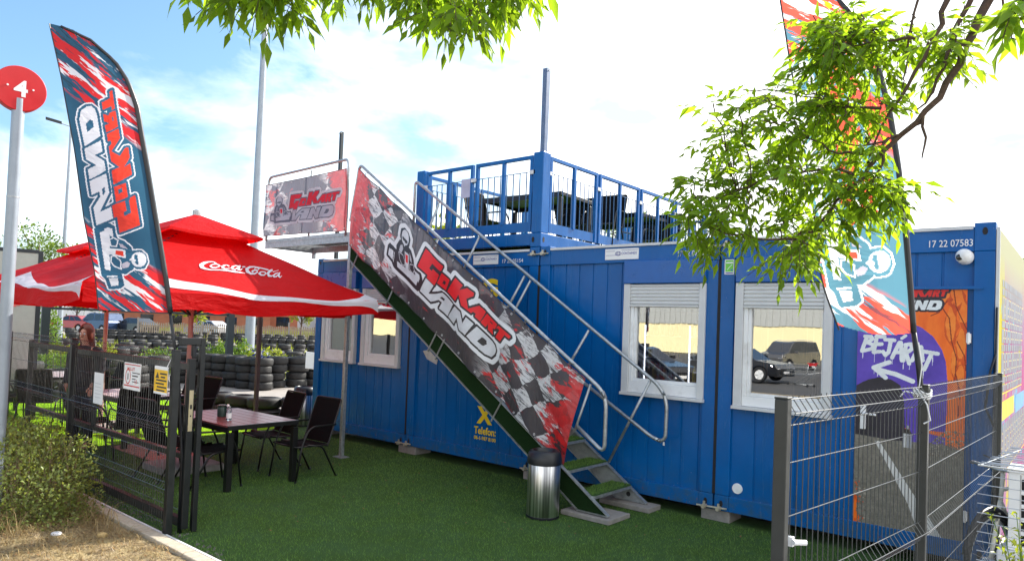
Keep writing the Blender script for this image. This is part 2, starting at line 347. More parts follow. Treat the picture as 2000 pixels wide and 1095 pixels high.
# ---------------------------------------------------------------- mesh building
COL = scene.collection
def link(o, parent=None):
    COL.objects.link(o)
    if parent is not None: o.parent = parent
    return o
def tag(o, label=None, cat=None, group=None, kind=None):
    if label: o['label'] = label
    if cat: o['category'] = cat
    if group: o['group'] = group
    if kind: o['kind'] = kind
    return o
def empty(name, loc, label, cat, group=None, rz=0.):
    o = bpy.data.objects.new(name, None); o.empty_display_size = .1
    o.location = loc; o.rotation_euler = (0, 0, rz); COL.objects.link(o)
    return tag(o, label, cat, group)
class MB:
    def __init__(s): s.v = []; s.f = []; s.m = []; s.uv = None
    def add(s, vs_, fs, m=0):
        b = len(s.v); s.v += [tuple(p) for p in vs_]
        for f in fs: s.f.append(tuple(b + i for i in f)); s.m.append(m)
    def box(s, x0, y0, z0, x1, y1, z1, m=0):
        s.add([(x0,y0,z0),(x1,y0,z0),(x1,y1,z0),(x0,y1,z0),(x0,y0,z1),(x1,y0,z1),(x1,y1,z1),(x0,y1,z1)],
              [(0,3,2,1),(4,5,6,7),(0,1,5,4),(1,2,6,5),(2,3,7,6),(3,0,4,7)], m); return s
    def bar(s, a, b, w, h=None, up=(0, 0, 1), m=0):
        a, b = Vector(a), Vector(b); h = h or w; d = (b - a).normalized(); u = Vector(up)
        if abs(d.dot(u)) > .98: u = Vector((1, 0, 0))
        r = d.cross(u).normalized() * (w / 2); u2 = r.cross(d).normalized() * (h / 2)
        vs_ = [p + i * r + j * u2 for p in (a, b) for i, j in ((-1,-1),(1,-1),(1,1),(-1,1))]
        s.add(vs_, [(0,1,2,3),(7,6,5,4),(0,4,5,1),(1,5,6,2),(2,6,7,3),(3,7,4,0)], m); return s
    def tube(s, pts, r, n=8, m=0, closed=False):
        pts = [Vector(p) for p in pts]; k = len(pts)
        rs = r if isinstance(r, (list, tuple)) else [r] * k
        rings = []; prev = None
        for i, p in enumerate(pts):
            if closed: d = (pts[(i + 1) % k] - pts[i - 1])
            else: d = pts[min(i + 1, k - 1)] - pts[max(i - 1, 0)]
            d.normalize()
            if prev is None:
                u = Vector((0, 0, 1)) if abs(d.z) < .9 else Vector((1, 0, 0))
                u = (u - d * u.dot(d)).normalized()
            else:
                u = (prev - d * prev.dot(d)).normalized()
            prev = u; w = d.cross(u)
            rings.append([p + (u * math.cos(2*math.pi*j/n) + w * math.sin(2*math.pi*j/n)) * rs[i] for j in range(n)])
        vs_ = [q for rg in rings for q in rg]; fs = []
        for i in range(k if closed else k - 1):
            a, b2 = i * n, ((i + 1) % k) * n
            for j in range(n): fs.append((a + j, a + (j + 1) % n, b2 + (j + 1) % n, b2 + j))
        if not closed: fs += [tuple(range(n - 1, -1, -1)), tuple((k - 1) * n + j for j in range(n))]
        s.add(vs_, fs, m); return s
    def lathe(s, prof, c=(0, 0, 0), n=24, m=0, axis='z'):
        cx, cy, cz = c; vs_ = []; fs = []
        for r_, z in prof:
            for j in range(n):
                a = 2*math.pi*j/n
                if axis == 'z': vs_.append((cx + r_*math.cos(a), cy + r_*math.sin(a), cz + z))
                elif axis == 'y': vs_.append((cx + r_*math.cos(a), cy + z, cz + r_*math.sin(a)))
                else: vs_.append((cx + z, cy + r_*math.cos(a), cz + r_*math.sin(a)))
        for i in range(len(prof) - 1):
            for j in range(n): fs.append((i*n + j, i*n + (j+1) % n, (i+1)*n + (j+1) % n, (i+1)*n + j))
        s.add(vs_, fs, m); return s
    def prism(s, poly, a, b, axis='y', m=0):
        n = len(poly)
        def P(p, t):
            if axis == 'y': return (p[0], t, p[1])
            if axis == 'x': return (t, p[0], p[1])
            return (p[0], p[1], t)
        s.add([P(p, a) for p in poly] + [P(p, b) for p in poly],
              [tuple(range(n)), tuple(range(2*n - 1, n - 1, -1))] + [(i, n + i, n + (i+1) % n, (i+1) % n) for i in range(n)], m); return s
    def build(s, name, mats, parent=None, smooth=False, bevel=0., loc=None, fixn=True):
        me = bpy.data.meshes.new(name)
        me.from_pydata(s.v, [], s.f)
        mats = mats if isinstance(mats, (list, tuple)) else [mats]
        for q in mats: me.materials.append(q)
        if len(mats) > 1: me.polygons.foreach_set('material_index', s.m)
        if s.uv is not None:
            ul = me.uv_layers.new(name='UVMap'); li = np.empty(len(me.loops), dtype=np.int32); me.loops.foreach_get('vertex_index', li)
            ul.data.foreach_set('uv', np.array(s.uv, dtype=np.float32)[li].ravel())
        if fixn:
            import bmesh
            bm = bmesh.new(); bm.from_mesh(me); bmesh.ops.recalc_face_normals(bm, faces=bm.faces); bm.to_mesh(me); bm.free()
        me.update()
        o = bpy.data.objects.new(name, me)
        if loc: o.location = loc
        link(o, parent)
        if smooth: me.polygons.foreach_set('use_smooth', [True] * len(me.polygons))
        if smooth == 'angle':
            for p in me.polygons: p.use_smooth = True
            md = o.modifiers.new('split', 'EDGE_SPLIT'); md.split_angle = R(40)
        if bevel:
            md = o.modifiers.new('bevel', 'BEVEL'); md.width = bevel; md.segments = 2; md.limit_method = 'ANGLE'; md.angle_limit = R(50)
        return o
def copy_tree(o, parent=None):
    c = o.copy(); COL.objects.link(c); c.parent = parent
    for ch in list(o.children): copy_tree(ch, c)
    return c
def rnd_corner(a, b, c, r, n=5):
    a, b, c = Vector(a), Vector(b), Vector(c)
    d1 = (a - b).normalized(); d2 = (c - b).normalized()
    p, q = b + d1 * r, b + d2 * r
    return [tuple(p.lerp(b, t).lerp(b.lerp(q, t), t)) for t in [i / n for i in range(n + 1)]]
def round_path(pts, r, closed=False):
    out = []; k = len(pts)
    for i in range(k):
        if not closed and i in (0, k - 1): out.append(tuple(pts[i])); continue
        out += rnd_corner(pts[i - 1], pts[i], pts[(i + 1) % k], r)
    return out

# ---------------------------------------------------------------- prints: shapes rasterised finely into little faces
class Canvas:
    def __init__(s, w, h, res): s.w, s.h, s.r = w, h, res; s.nx = int(round(w/res)); s.ny = int(round(h/res)); s.a = np.zeros((s.ny, s.nx), np.int16)
    def _bb(s, xs, ys, pad=0):
        i0 = max(0, int((min(xs)-pad)/s.r)); i1 = min(s.nx, int((max(xs)+pad)/s.r)+2); j0 = max(0, int((min(ys)-pad)/s.r)); j1 = min(s.ny, int((max(ys)+pad)/s.r)+2)
        if i1 <= i0 or j1 <= j0: return None
        X, Y = np.meshgrid((np.arange(i0, i1)+.5)*s.r, (np.arange(j0, j1)+.5)*s.r)
        return i0, i1, j0, j1, X, Y
    def poly(s, pts, idx):
        b = s._bb([p[0] for p in pts], [p[1] for p in pts])
        if not b: return
        i0, i1, j0, j1, X, Y = b; ins = np.zeros(X.shape, bool)
        for k in range(len(pts)):
            x1, y1 = pts[k-1]; x2, y2 = pts[k]
            if y1 == y2: continue
            c = ((y1 > Y) != (y2 > Y)) & (X < (x2-x1)*(Y-y1)/(y2-y1)+x1); ins ^= c
        s.a[j0:j1, i0:i1][ins] = idx
    def stroke(s, pts, w, idx, closed=False):
        ps = [(p[0], p[1], (p[2] if len(p) > 2 else w)) for p in pts]
        if closed: ps.append(ps[0])
        for (x1, y1, w1), (x2, y2, w2) in zip(ps[:-1], ps[1:]):
            b = s._bb([x1, x2], [y1, y2], max(w1, w2)/2)
            if not b: continue
            i0, i1, j0, j1, X, Y = b; dx, dy = x2-x1, y2-y1; L = dx*dx+dy*dy
            t = np.clip(((X-x1)*dx+(Y-y1)*dy)/L, 0, 1) if L > 0 else np.zeros(X.shape)
            d2 = (X-x1-t*dx)**2+(Y-y1-t*dy)**2
            s.a[j0:j1, i0:i1][d2 <= ((w1+(w2-w1)*t)/2)**2] = idx
    def ell(s, cx, cy, rx, ry, idx, rot=0.):
        n = 40; s.poly([(cx+rx*math.cos(2*math.pi*k/n)*math.cos(rot)-ry*math.sin(2*math.pi*k/n)*math.sin(rot), cy+rx*math.cos(2*math.pi*k/n)*math.sin(rot)+ry*math.sin(2*math.pi*k/n)*math.cos(rot)) for k in range(n)], idx)
    def rect(s, x0, y0, x1, y1, idx): s.poly([(x0,y0),(x1,y0),(x1,y1),(x0,y1)], idx)
    def tris(s, tr, idx):
        for t in tr: s.poly(t, idx)
    def build(s, name, mats, mapf, parent, maxrun=16, uv=None):
        """mats: dict index -> material"""
        keys = sorted(mats); mb = MB(); act = {}; quads = []
        for j in range(s.ny + 1):
            new = {}
            if j < s.ny:
                row = s.a[j]; ch = np.flatnonzero(np.diff(row)) + 1; st = [0, *ch.tolist(), s.nx]
                for a, b in zip(st[:-1], st[1:]):
                    v = int(row[a])
                    if v not in mats: continue
                    x = a
                    while x < b:
                        e = min(b, (x // maxrun + 1) * maxrun); new[(x, e, v)] = j; x = e
            for k, j0 in act.items():
                if k in new and j - j0 < maxrun: new[k] = j0
                else: quads.append((k[0], k[1], j0, j, k[2]))
            act = new
        vid = {}; uvs = []
        def V(i, j):
            if (i, j) not in vid:
                vid[(i, j)] = len(mb.v); mb.v.append(tuple(mapf(i*s.r, j*s.r)))
                if uv: uvs.append(uv(i*s.r, j*s.r))
            return vid[(i, j)]
        for a, b, j0, j1, v in quads:
            mb.f.append((V(a, j0), V(b, j0), V(b, j1), V(a, j1))); mb.m.append(keys.index(v))
        if uv: mb.uv = uvs
        return mb.build(name, [mats[k] for k in keys], parent, fixn=False)
def text_tris(body, size=1., bold=0., shear=0., align='LEFT', xs=1.):
    cu = bpy.data.curves.new('t', 'FONT'); cu.body = body; cu.size = size; cu.offset = bold; cu.shear = shear; cu.align_x = align; cu.resolution_u = 3
    o = bpy.data.objects.new('t', cu); me = bpy.data.meshes.new_from_object(o)
    me.calc_loop_triangles()
    vs_ = [(v.co.x * xs, v.co.y) for v in me.vertices]
    tr = [[vs_[i] for i in t.vertices] for t in me.loop_triangles]
    bpy.data.objects.remove(o); bpy.data.curves.remove(cu); bpy.data.meshes.remove(me)
    return tr
def flat_text(name, body, org, xd, yd, height, mat, parent, bold=0., shear=0., xs=1., width=None, thick=None):
    tr = text_tris(body, 1., bold, shear, xs=xs)
    xs_ = [p[0] for t in tr for p in t]; ys_ = [p[1] for t in tr for p in t]
    x0, x1, y0, y1 = min(xs_), max(xs_), min(ys_), max(ys_)
    sy = height / (y1 - y0); sx_ = (width / (x1 - x0)) if width else sy
    org, xd, yd = Vector(org), Vector(xd).normalized(), Vector(yd).normalized(); mb = MB()
    for t in tr: mb.add([org + xd * ((p[0]-x0) * sx_) + yd * ((p[1]-y0) * sy) for p in t], [(0, 1, 2)])
    return mb.build(name, mat, parent, fixn=False)

# racing-style word mark with a kart driver, traced as polygons on a 1947-wide sheet
def _fl(ps): return [((x - 60) / 1700., (1010 - (y + .125 * (x - 640))) / 1700.) for x, y in ps]
LG_G = _fl([(612,268),(868,240),(843,338),(722,352),(698,452),(733,448),(742,404),(838,393),(790,582),(690,594),(697,550),(560,568)])
LG_o = _fl([(858,342),(978,328),(945,500),(818,518)]); LG_oh = _fl([(902,400),(935,396),(922,452),(886,458)])
LG_K = _fl([(1040,216),(1132,205),(1106,300),(1180,192),(1265,180),(1262,222),(1200,322),(1252,442),(1160,454),(1108,362),(1082,478),(965,496)])
LG_A = _fl([(1345,262),(1424,250),(1388,424),(1322,433),(1330,392),(1300,395),(1278,440),(1222,447)])
LG_R = _fl([(1440,250),(1572,234),(1584,268),(1562,318),(1532,340),(1548,410),(1482,420),(1472,352),(1452,422),(1392,428)]); LG_Rh = _fl([(1490,290),(1525,285),(1518,305),(1486,309)])
LG_T = _fl([(1588,236),(1745,212),(1728,258),(1676,266),(1640,392),(1580,400),(1610,275),(1578,282)])
LG_LA = _fl([(683,608),(782,597),(742,758),(898,578),(1060,556),(1002,795),(885,808),(912,702),(868,706),(780,826),(634,840)]); LG_Ah = _fl([(905,628),(948,622),(934,660),(878,668)])
LG_N = _fl([(1085,553),(1165,544),(1214,650),(1240,536),(1332,524),(1266,760),(1180,771),(1130,662),(1098,780),(1008,792)])
LG_D = _fl([(1366,516),(1545,492),(1590,502),(1612,540),(1608,600),(1575,685),(1500,735),(1284,750)]); LG_Dh = _fl([(1440,572),(1492,564),(1502,598),(1470,662),(1402,674)])
LG_BODY = _fl([(118,735),(130,700),(200,700),(250,700),(232,620),(262,520),(300,490),(262,440),(262,360),(300,312),(350,310),(385,350),(388,430),(370,480),(430,490),(480,560),(505,640),(560,650),(610,640),(630,680),(625,780),(600,850),(230,898),(195,862),(120,852)])
def draw_logo(cv, ox, oy, sc, mirror=False, layers=(1, 2, 3, 4, 5), wo_=.050, wd=.020, kart=True, rot=None):
    """layers: outline, inner dark, top word, bottom word, grey"""
    O, Dk, A_, B_, G_ = layers
    def T(ps): return [rot(x * sc, y * sc) if rot else (ox + x * sc, oy + y * sc) for x, y in ps]
    shapes = [LG_G, LG_o, LG_K, LG_A, LG_R, LG_T, LG_LA, LG_N, LG_D] + ([LG_BODY] if kart else [])
    for wid, idx in ((wo_ * 2, O), (wd * 2, Dk)):
        for sh in shapes: cv.stroke(T(sh), wid * sc, idx, True); cv.poly(T(sh), idx)
    for sh in (LG_G, LG_o, LG_K, LG_A, LG_R, LG_T): cv.poly(T(sh), A_)
    cv.poly(T(LG_oh), Dk); cv.poly(T(LG_Rh), Dk)
    for sh in (LG_LA, LG_N, LG_D): cv.poly(T(sh), B_)
    cv.poly(T(LG_Dh), Dk); cv.poly(T(LG_Ah), Dk)
    gp = .012 * sc                                        # dark gaps between touching letters
    for a, b_ in (((840,330),(812,520)), ((980,325),(958,500)), ((1430,250),(1388,432)), ((1578,230),(1560,330)), ((1070,555),(1005,800)), ((1345,520),(1272,765))):
        cv.stroke(T(_fl([a, b_])), gp, Dk)
    if not kart: return
    cv.poly(T(LG_BODY), Dk)
    for ps in ([(128,745),(188,728),(198,850),(128,842)], [(345,560),(415,548),(430,640),(440,740),(560,700),(590,740),(575,820),(270,868),(255,800),(390,765),(370,680)], [(520,660),(600,650),(612,700),(600,760),(545,700)]): cv.poly(T(_fl(ps)), B_)
    cv.poly(T(_fl([(270,560),(300,520),(320,560),(300,640),(262,640)])), G_); cv.poly(T(_fl([(420,510),(462,560),(475,610),(440,600)])), G_)
    for ps in ([(260,660),(330,640),(372,700),(372,750),(330,770),(290,740)], [(450,650),(500,610),(525,660),(510,720),(455,720)]):
        cv.poly(T(_fl(ps)), Dk); cv.stroke(T(_fl(ps)), .010 * sc, B_, True)
    cv.poly(T(_fl([(362,585),(405,578),(418,672),(384,684)])), A_)
    c0 = T(_fl([(325, 395)]))[0]; e = T(_fl([(382, 395)]))[0]; rr = math.hypot(e[0]-c0[0], e[1]-c0[1])
    cv.ell(c0[0], c0[1], rr, rr * 1.12, B_); cv.poly(T(_fl([(285,415),(365,402),(372,432),(345,455),(300,455),(283,440)])), Dk); cv.stroke(T(_fl([(322,455),(330,505)])), .02 * sc, B_)
    cv.stroke(T(_fl([(205,735),(210,860)])), .012 * sc, B_)
# ================================================================ THE SETTING
def structure(o): o['kind'] = 'structure'; return o
KY = -4.37                                                    # line of the kerb in front of the terrace
def sheet(name, poly, z, mat, thick=None):
    mb = MB()
    if thick: mb.prism(poly, z - thick, z, 'z')
    else: mb.add([(x, y, z) for x, y in poly], [tuple(range(len(poly)))])
    return structure(mb.build(name, mat))
sheet('ground', [(-900, -900), (900, -900), (900, 900), (-900, 900)], -.06, M['asphalt'])
sheet('turf', [(-5.6, KY + .05), (4.6, KY + .05), (4.6, 0.4), (-5.6, 0.4)], 0., M['turf'])
sheet('terrace_turf', [(-14.2, KY + .05), (-5.6, KY + .05), (-5.6, 1.0), (-14.2, -.6)], 0., M['turf_lit_tint'])
sheet('track', [(-14.6, -3.2), (-14.2, -.6), (-5.6, 1.0), (-4.6, 1.0), (-4.6, 60), (-75, 60), (-75, -3.2)], -.01, M['track'])
sheet('pavement', [(4.6, -6), (30, -6), (30, 20), (4.93, 20), (4.93, 0.0), (4.6, 0.0)], .02, M['concrete'], .1)
# dry verge in front of the kerb, gently uneven
mb = MB(); nx, ny = 60, 24
for j in range(ny + 1):
    for i in range(nx + 1):
        x = -9.5 + 10.2 * i / nx; y = -8.2 + (KY - .10 + 8.2) * j / ny
        mb.v.append((x, y, .02 + .035 * math.sin(x * 2.1 + y) * math.sin(y * 2.7) * (1 if j < ny else 0) + .02 * math.sin(x * 9 + 2 * y) * (j < ny)))
for j in range(ny):
    for i in range(nx): a = j*(nx+1)+i; mb.f.append((a, a+1, a+nx+2, a+nx+1)); mb.m.append(0)
structure(mb.build('dry_verge', M['earth'], smooth=True))
# kerb of short stones
mb = MB(); x = -9.4
while x < .7:
    L = .49; mb.box(x, KY - .09, -.05, x + L - .006, KY + .02, .05 + random.uniform(-.004, .004)); x += L
structure(mb.build('kerb', pmat('sandy_kerb_stone', (.42, .36, .28), .85, var=.18, vs_=25, bump=.3, bs=80), bevel=.008))
mb = MB(); mb.box(-9.4, KY + .045, -.03, .8, KY + .068, .035)
structure(mb.build('turf_edging', M['alu_grey']))
# gravel strip inside the fence line
rng = np.random.default_rng(3)
mb = MB()
for k in range(420):
    x, y = rng.uniform(-7, .2), rng.uniform(KY + .08, KY + .26); s_ = rng.uniform(.006, .016)
    mb.add([(x-s_, y, .0), (x, y-s_, .0), (x+s_, y, .0), (x, y+s_, .0), (x, y, s_*1.1)], [(0,1,4),(1,2,4),(2,3,4),(3,0,4)])
o = mb.build('gravel', pmat('dark_gravel', (.10, .095, .085), .9, var=.4, vs_=60), fixn=False); o['kind'] = 'stuff'

def blades(name, n, area, h, w, mat, seed=1, lean=.5, clip=None, z0=0.):
    """area: (x0,x1,y0,y1). one mesh of n single-triangle blades"""
    r = np.random.default_rng(seed)
    x = r.uniform(area[0], area[1], n); y = r.uniform(area[2], area[3], n)
    if clip is not None: k = clip(x, y); x, y = x[k], y[k]
    n = len(x); a = r.uniform(0, 2*np.pi, n); hh = r.uniform(h*.6, h*1.15, n); l = r.uniform(0, lean, n) * hh; a2 = r.uniform(0, 2*np.pi, n)
    v = np.zeros((n, 3, 3)); zz = z0(x, y) if callable(z0) else z0
    v[:, 0, 0] = x - np.cos(a)*w/2; v[:, 0, 1] = y - np.sin(a)*w/2; v[:, 0, 2] = zz
    v[:, 1, 0] = x + np.cos(a)*w/2; v[:, 1, 1] = y + np.sin(a)*w/2; v[:, 1, 2] = zz
    v[:, 2, 0] = x + np.cos(a2)*l; v[:, 2, 1] = y + np.sin(a2)*l; v[:, 2, 2] = zz + hh
    me = bpy.data.meshes.new(name); me.from_pydata(v.reshape(-1, 3).tolist(), [], np.arange(3*n).reshape(-1, 3).tolist()); me.materials.append(mat)
    o = bpy.data.objects.new(name, me); COL.objects.link(o); return o
o = blades('turf_blades', 150000, (-5.6, 3.9, KY + .07, .0), .024, .0034, M['turfblade'], 5, .9, clip=lambda x, y: (y < -.02) & (np.abs(y + 2.05 - .02 * np.sin(x * 3)) > .007) & (np.abs(x - .62 - .01 * np.sin(y * 5)) > .006) & (np.random.default_rng(1).uniform(0, 1, len(x)) < .55 + .45 * np.clip(np.sin(x * 2.1 + y) * np.cos(y * 1.7 - x) + .7, 0, 1)))
tag(o, kind='stuff')
M['lit_tint_blade'] = leafmat('sunlit_tint_blade', (.16, .34, .006), (.30, .50, .01), .45, .25, .25)  # turf blades again, sunlight painted in as a brighter tint
o = blades('terrace_turf_blades', 40000, (-14, -5.6, KY + .07, .9), .024, .006, M['lit_tint_blade'], 6, .9, clip=lambda x, y: y < -.6 + (x + 14.2) / 8.6 * 1.6)
tag(o, kind='stuff')

# ================================================================ CONTAINERS
ZB, ZT = .12, 3.03
def grooved(mb, x0, x1, z0, z1, y=.035, first=None, pitch=.205):
    """sheet-metal wall seen from -Y with narrow vertical grooves"""
    xs = []; x = (first if first is not None else math.ceil(x0 / pitch) * pitch)
    pts = [(x0, y)]
    while x < x1 - .03:
        if x > x0 + .03: pts += [(x - .011, y), (x - .006, y + .010), (x + .006, y + .010), (x + .011, y)]
        x += pitch
    pts.append((x1, y))
    n = len(pts)
    mb.add([(p, q, z0) for p, q in pts] + [(p, q, z1) for p, q in pts], [(i, i + 1, n + i + 1, n + i) for i in range(n - 1)])
def window(parent, x0, x1, z0, z1, glass, drop):
    """x0..z1 outer casing; glass = (gx0,gx1,gz0,gz1)"""
    w = MB(); e = -.028; d = .06
    w.box(x0, e, z0 + .0, x0 + .085, d, z1); w.box(x1 - .075, e, z0, x1, d, z1)
    w.box(x0 - .01, e - .022, z0 - .035, x1 + .01, d, z0 - .001)
    f = w.build('window', M['alu_grey'], parent, bevel=.003)
    gx0, gx1, gz0, gz1 = glass; s = MB()
    a0, a1 = x0 + .087, x1 - .077
    s.box(a0, -.006, z0 + .002, a1, .07, gz0 - .035); s.box(a0, -.006, gz1 + .03, a1, .07, z1 - .02)
    s.box(a0, -.006, gz0 - .034, gx0 - .035, .07, gz1 + .029); s.box(gx1 + .03, -.006, gz0 - .034, a1, .07, gz1 + .029)
    s.build('sash_frame', M['white_frame'], f, bevel=.004)
    t = MB()
    t.box(gx0 - .034, .008, gz0 - .033, gx1 + .029, .055, gz0); t.box(gx0 - .034, .008, gz1, gx1 + .029, .055, gz1 + .028)
    t.box(gx0 - .034, .008, gz0 + .001, gx0, .055, gz1 - .001); t.box(gx1, .008, gz0 + .001, gx1 + .029, .055, gz1 - .001)
    t.build('casement', M['white_frame'], f, bevel=.003)
    g = MB(); g.add([(gx0 - .004, .04, gz0 - .004), (gx1 + .004, .04, gz0 - .004), (gx1 + .004, .04, gz1 + .004), (gx0 - .004, .04, gz1 + .004)], [(0, 1, 2, 3)])
    g.build('window_pane', M['glass'], f, fixn=False)
    sh = MB(); z = z1; k = 0
    n = 6; hh = (z1 - drop) / n
    for k in range(n):
        zz = z1 - (k + 1) * hh
        sh.prism([(-.006, zz + .002), (-.020, zz + .006), (-.024, zz + hh * .5), (-.020, zz + hh - .008), (-.006, zz + hh - .004)], a0 + .002, a1 - .002, 'x')
    sh.box(a0 + .002, -.030, drop - .022, a1 - .002, -.004, drop - .001)
    sh.build('roller_shutter', M['slat'], f)
    return f
def clamp(parent, x, z, w=.13):
    m_ = MB(); m_.tube([(x - w - .04, -.035, z - .006), (x + w + .03, -.035, z + .006)], .011, 8)
    for s in (-1, 1):
        m_.lathe([(0, -.085), (.022, -.085), (.026, -.07), (.026, -.04), (.015, -.035), (.015, .0)], (x + s * w * .62, 0, z), 12, axis='y')
        m_.bar((x + s * w * .62, -.05, z), (x + s * w * .62, -.05, z + .05), .02)
    m_.build('clamp_bolt', pmat('clamp_steel', (.48, .44, .34), .45, .5, var=.2) if 'clamp_steel' not in MATS else MATS['clamp_steel'], parent, smooth='angle')
def oval_y(mb, x, z, rx, rz, y):
    n = 16; mb.add([(x + rx * math.cos(2*math.pi*k/n), y, z + rz * math.sin(2*math.pi*k/n)) for k in range(n)], [tuple(range(n))])
def container(x0, x1, label, openings, boxes=(), parapet=True):
    root = empty('office_container', ((x0 + x1) / 2, 0, ZB), label, 'container', 'blue office containers side by side')
    off = Vector((-(x0 + x1) / 2, 0, -ZB))
    pw = .155; kids = []
    for a in (x0, x1 - pw):
        for y0_ in (0, 5.9): kids.append(MB().box(a, y0_, ZB + .162, a + pw, y0_ + .15, ZT - .246).build('corner_post', M['blue'], None, bevel=.008))
    f = MB()
    f.box(x0 + pw, .006, ZT - .245, x1 - pw, .10, ZT - .03)
    for a in (x0, x1 - pw): f.box(a, -.002, ZT - .245, a + pw, .152, ZT)
    f.box(x0 + .01, .16, ZT - .20, x0 + .05, 6.0, ZT - .03); f.box(x1 - .05, .16, ZT - .20, x1 - .01, 6.0, ZT - .03); f.box(x0 + pw, 5.95, ZT - .2, x1 - pw, 6.04, ZT - .03)
    kids.append(f.build('top_beam', M['blue'], None, bevel=.006))
    f = MB()
    f.box(x0 + pw, .004, ZB, x1 - pw, .10, ZB + .16)
    for a in (x0, x1 - pw): f.box(a, -.002, ZB, a + pw, .152, ZB + .16)
    f.box(x0 + .01, .16, ZB, x0 + .05, 6.0, ZB + .16); f.box(x1 - .05, .16, ZB, x1 - .01, 6.0, ZB + .16)
    kids.append(f.build('bottom_beam', M['blue'], None, bevel=.006))
    if parapet:
        f = MB(); f.box(x0 + pw + .01, -.012, ZT - .055, x1 - pw - .01, .13, ZT - .025)
        kids.append(f.build('roof_trim', M['alu_grey'], None))
    # grooved wall around the openings
    wall = MB(); a, b = x0 + pw, x1 - pw; z0, z1 = ZB + .16, ZT - .245
    cur = a
    for (ox0, ox1, oz0, oz1) in sorted(openings):
        grooved(wall, cur, ox0, z0, z1); grooved(wall, ox0, ox1, z0, oz0)
        if oz1 < z1 - .01: grooved(wall, ox0, ox1, oz1, z1)
        cur = ox1
    grooved(wall, cur, b, z0, z1)
    kids.append(wall.build('front_wall', M['blue'], None))
    s = MB(); s.box(x0 + .02, .17, ZB + .1, x0 + .05, 6.0, ZT - .1); s.box(x1 - .05, .17, ZB + .1, x1 - .02, 6.0, ZT - .1); s.box(x0 + .06, 5.9, ZB + .1, x1 - .06, 5.95, ZT - .1)
    kids.append(s.build('side_wall', M['blue'], None))
    s = MB(); s.box(x0 + .055, .18, ZB + .17, x1 - .055, 5.89, ZB + .20)
    kids.append(s.build('floor', M['dark_in'], None))
    s = MB(); s.box(x0 + .055, .12, ZT - .09, x1 - .055, 5.94, ZT - .04)
    kids.append(s.build('roof', M['dark_in'], None))
    for a in (x0, x1 - pw):
        for z_ in (ZT - .075, ZB + .075):
            h = MB(); oval_y(h, a + pw * .5, z_, .020, .034, -.004); kids.append(h.build('casting_hole', M['gap'], None, fixn=False))
    for k in kids: k.parent = root; k.location = off
    return root, off
def fixpart(o, root, off): o.parent = root; o.location = off; return o
PO = {}
def parts_on(root, off):
    """redirect: child built in world coordinates"""
    def f(o): o.parent = root; o.location = off; return o
    return f
c1, o1 = container(-4.90, -2.465, 'leftmost blue container with two white framed windows behind the parasol', [(-4.68, -3.77, 1.30, 2.785), (-3.60, -2.67, 1.30, 2.785)])
c2, o2 = container(-2.445, -.01, 'blue container behind the stair with yellow phone lettering', [])
c3, o3 = container(.01, 2.445, 'blue container with drinks coolers behind its one window', [(1.29, 2.31, 1.27, 2.785)])
c4, o4 = container(2.465, 4.90, 'rightmost blue container with window, mural door and white camera', [(2.645, 3.61, 1.25, 2.785), (3.83, 4.70, .25, 2.45)])
def sbox(root, off, x0, x1, z0, z1):
    s = MB(); s.box(x0, -.045, z0, x1, .1, z1); return fixpart(s.build('shutter_box', M['shutter_blue'], None, bevel=.008), root, off)
for root, off, wins in ((c1, o1, [((-4.68, -3.77, 1.30, 2.50), (-4.49, -3.88, 1.47, 2.27)), ((-3.60, -2.67, 1.30, 2.50), (-3.40, -2.78, 1.46, 2.27))]),
                        (c3, o3, [((1.292, 2.31, 1.272, 2.53), (1.455, 2.232, 1.435, 2.262))]),
                        (c4, o4, [((2.645, 3.607, 1.245, 2.53), (2.81, 3.512, 1.385, 2.262))])):
    for (x0, x1, z0, z1), gl in wins:
        w = window(None, x0, x1, z0, z1, gl, gl[3] + .028)
        fixpart(w, root, off); sbox(root, off, x0, x1, z1 + .004, 2.80 if z1 > 2.51 else 2.78)
for root, off, x in ((c2, o2, -.0), (c3, o3, 2.455)):
    for z in (ZT - .10, ZB + .03):
        p = bpy.data.objects.new('x', None); n0 = len(COL.objects)
        clamp(None, x, z); fixpart(COL.objects[-1], root, off); bpy.data.objects.remove(p)
clamp(None, -2.455, ZB + .03); fixpart(COL.objects[-1], c1, o1)
for gx in (-2.455, 0, 2.455):
    s = MB(); s.box(gx - .016, -.0035, ZB + .17, gx + .016, .10, ZT - .25); fixpart(s.build('joint_seal', M['gap'], None), *((c1, o1) if gx < -1 else (c2, o2) if gx < 1 else (c3, o3)))
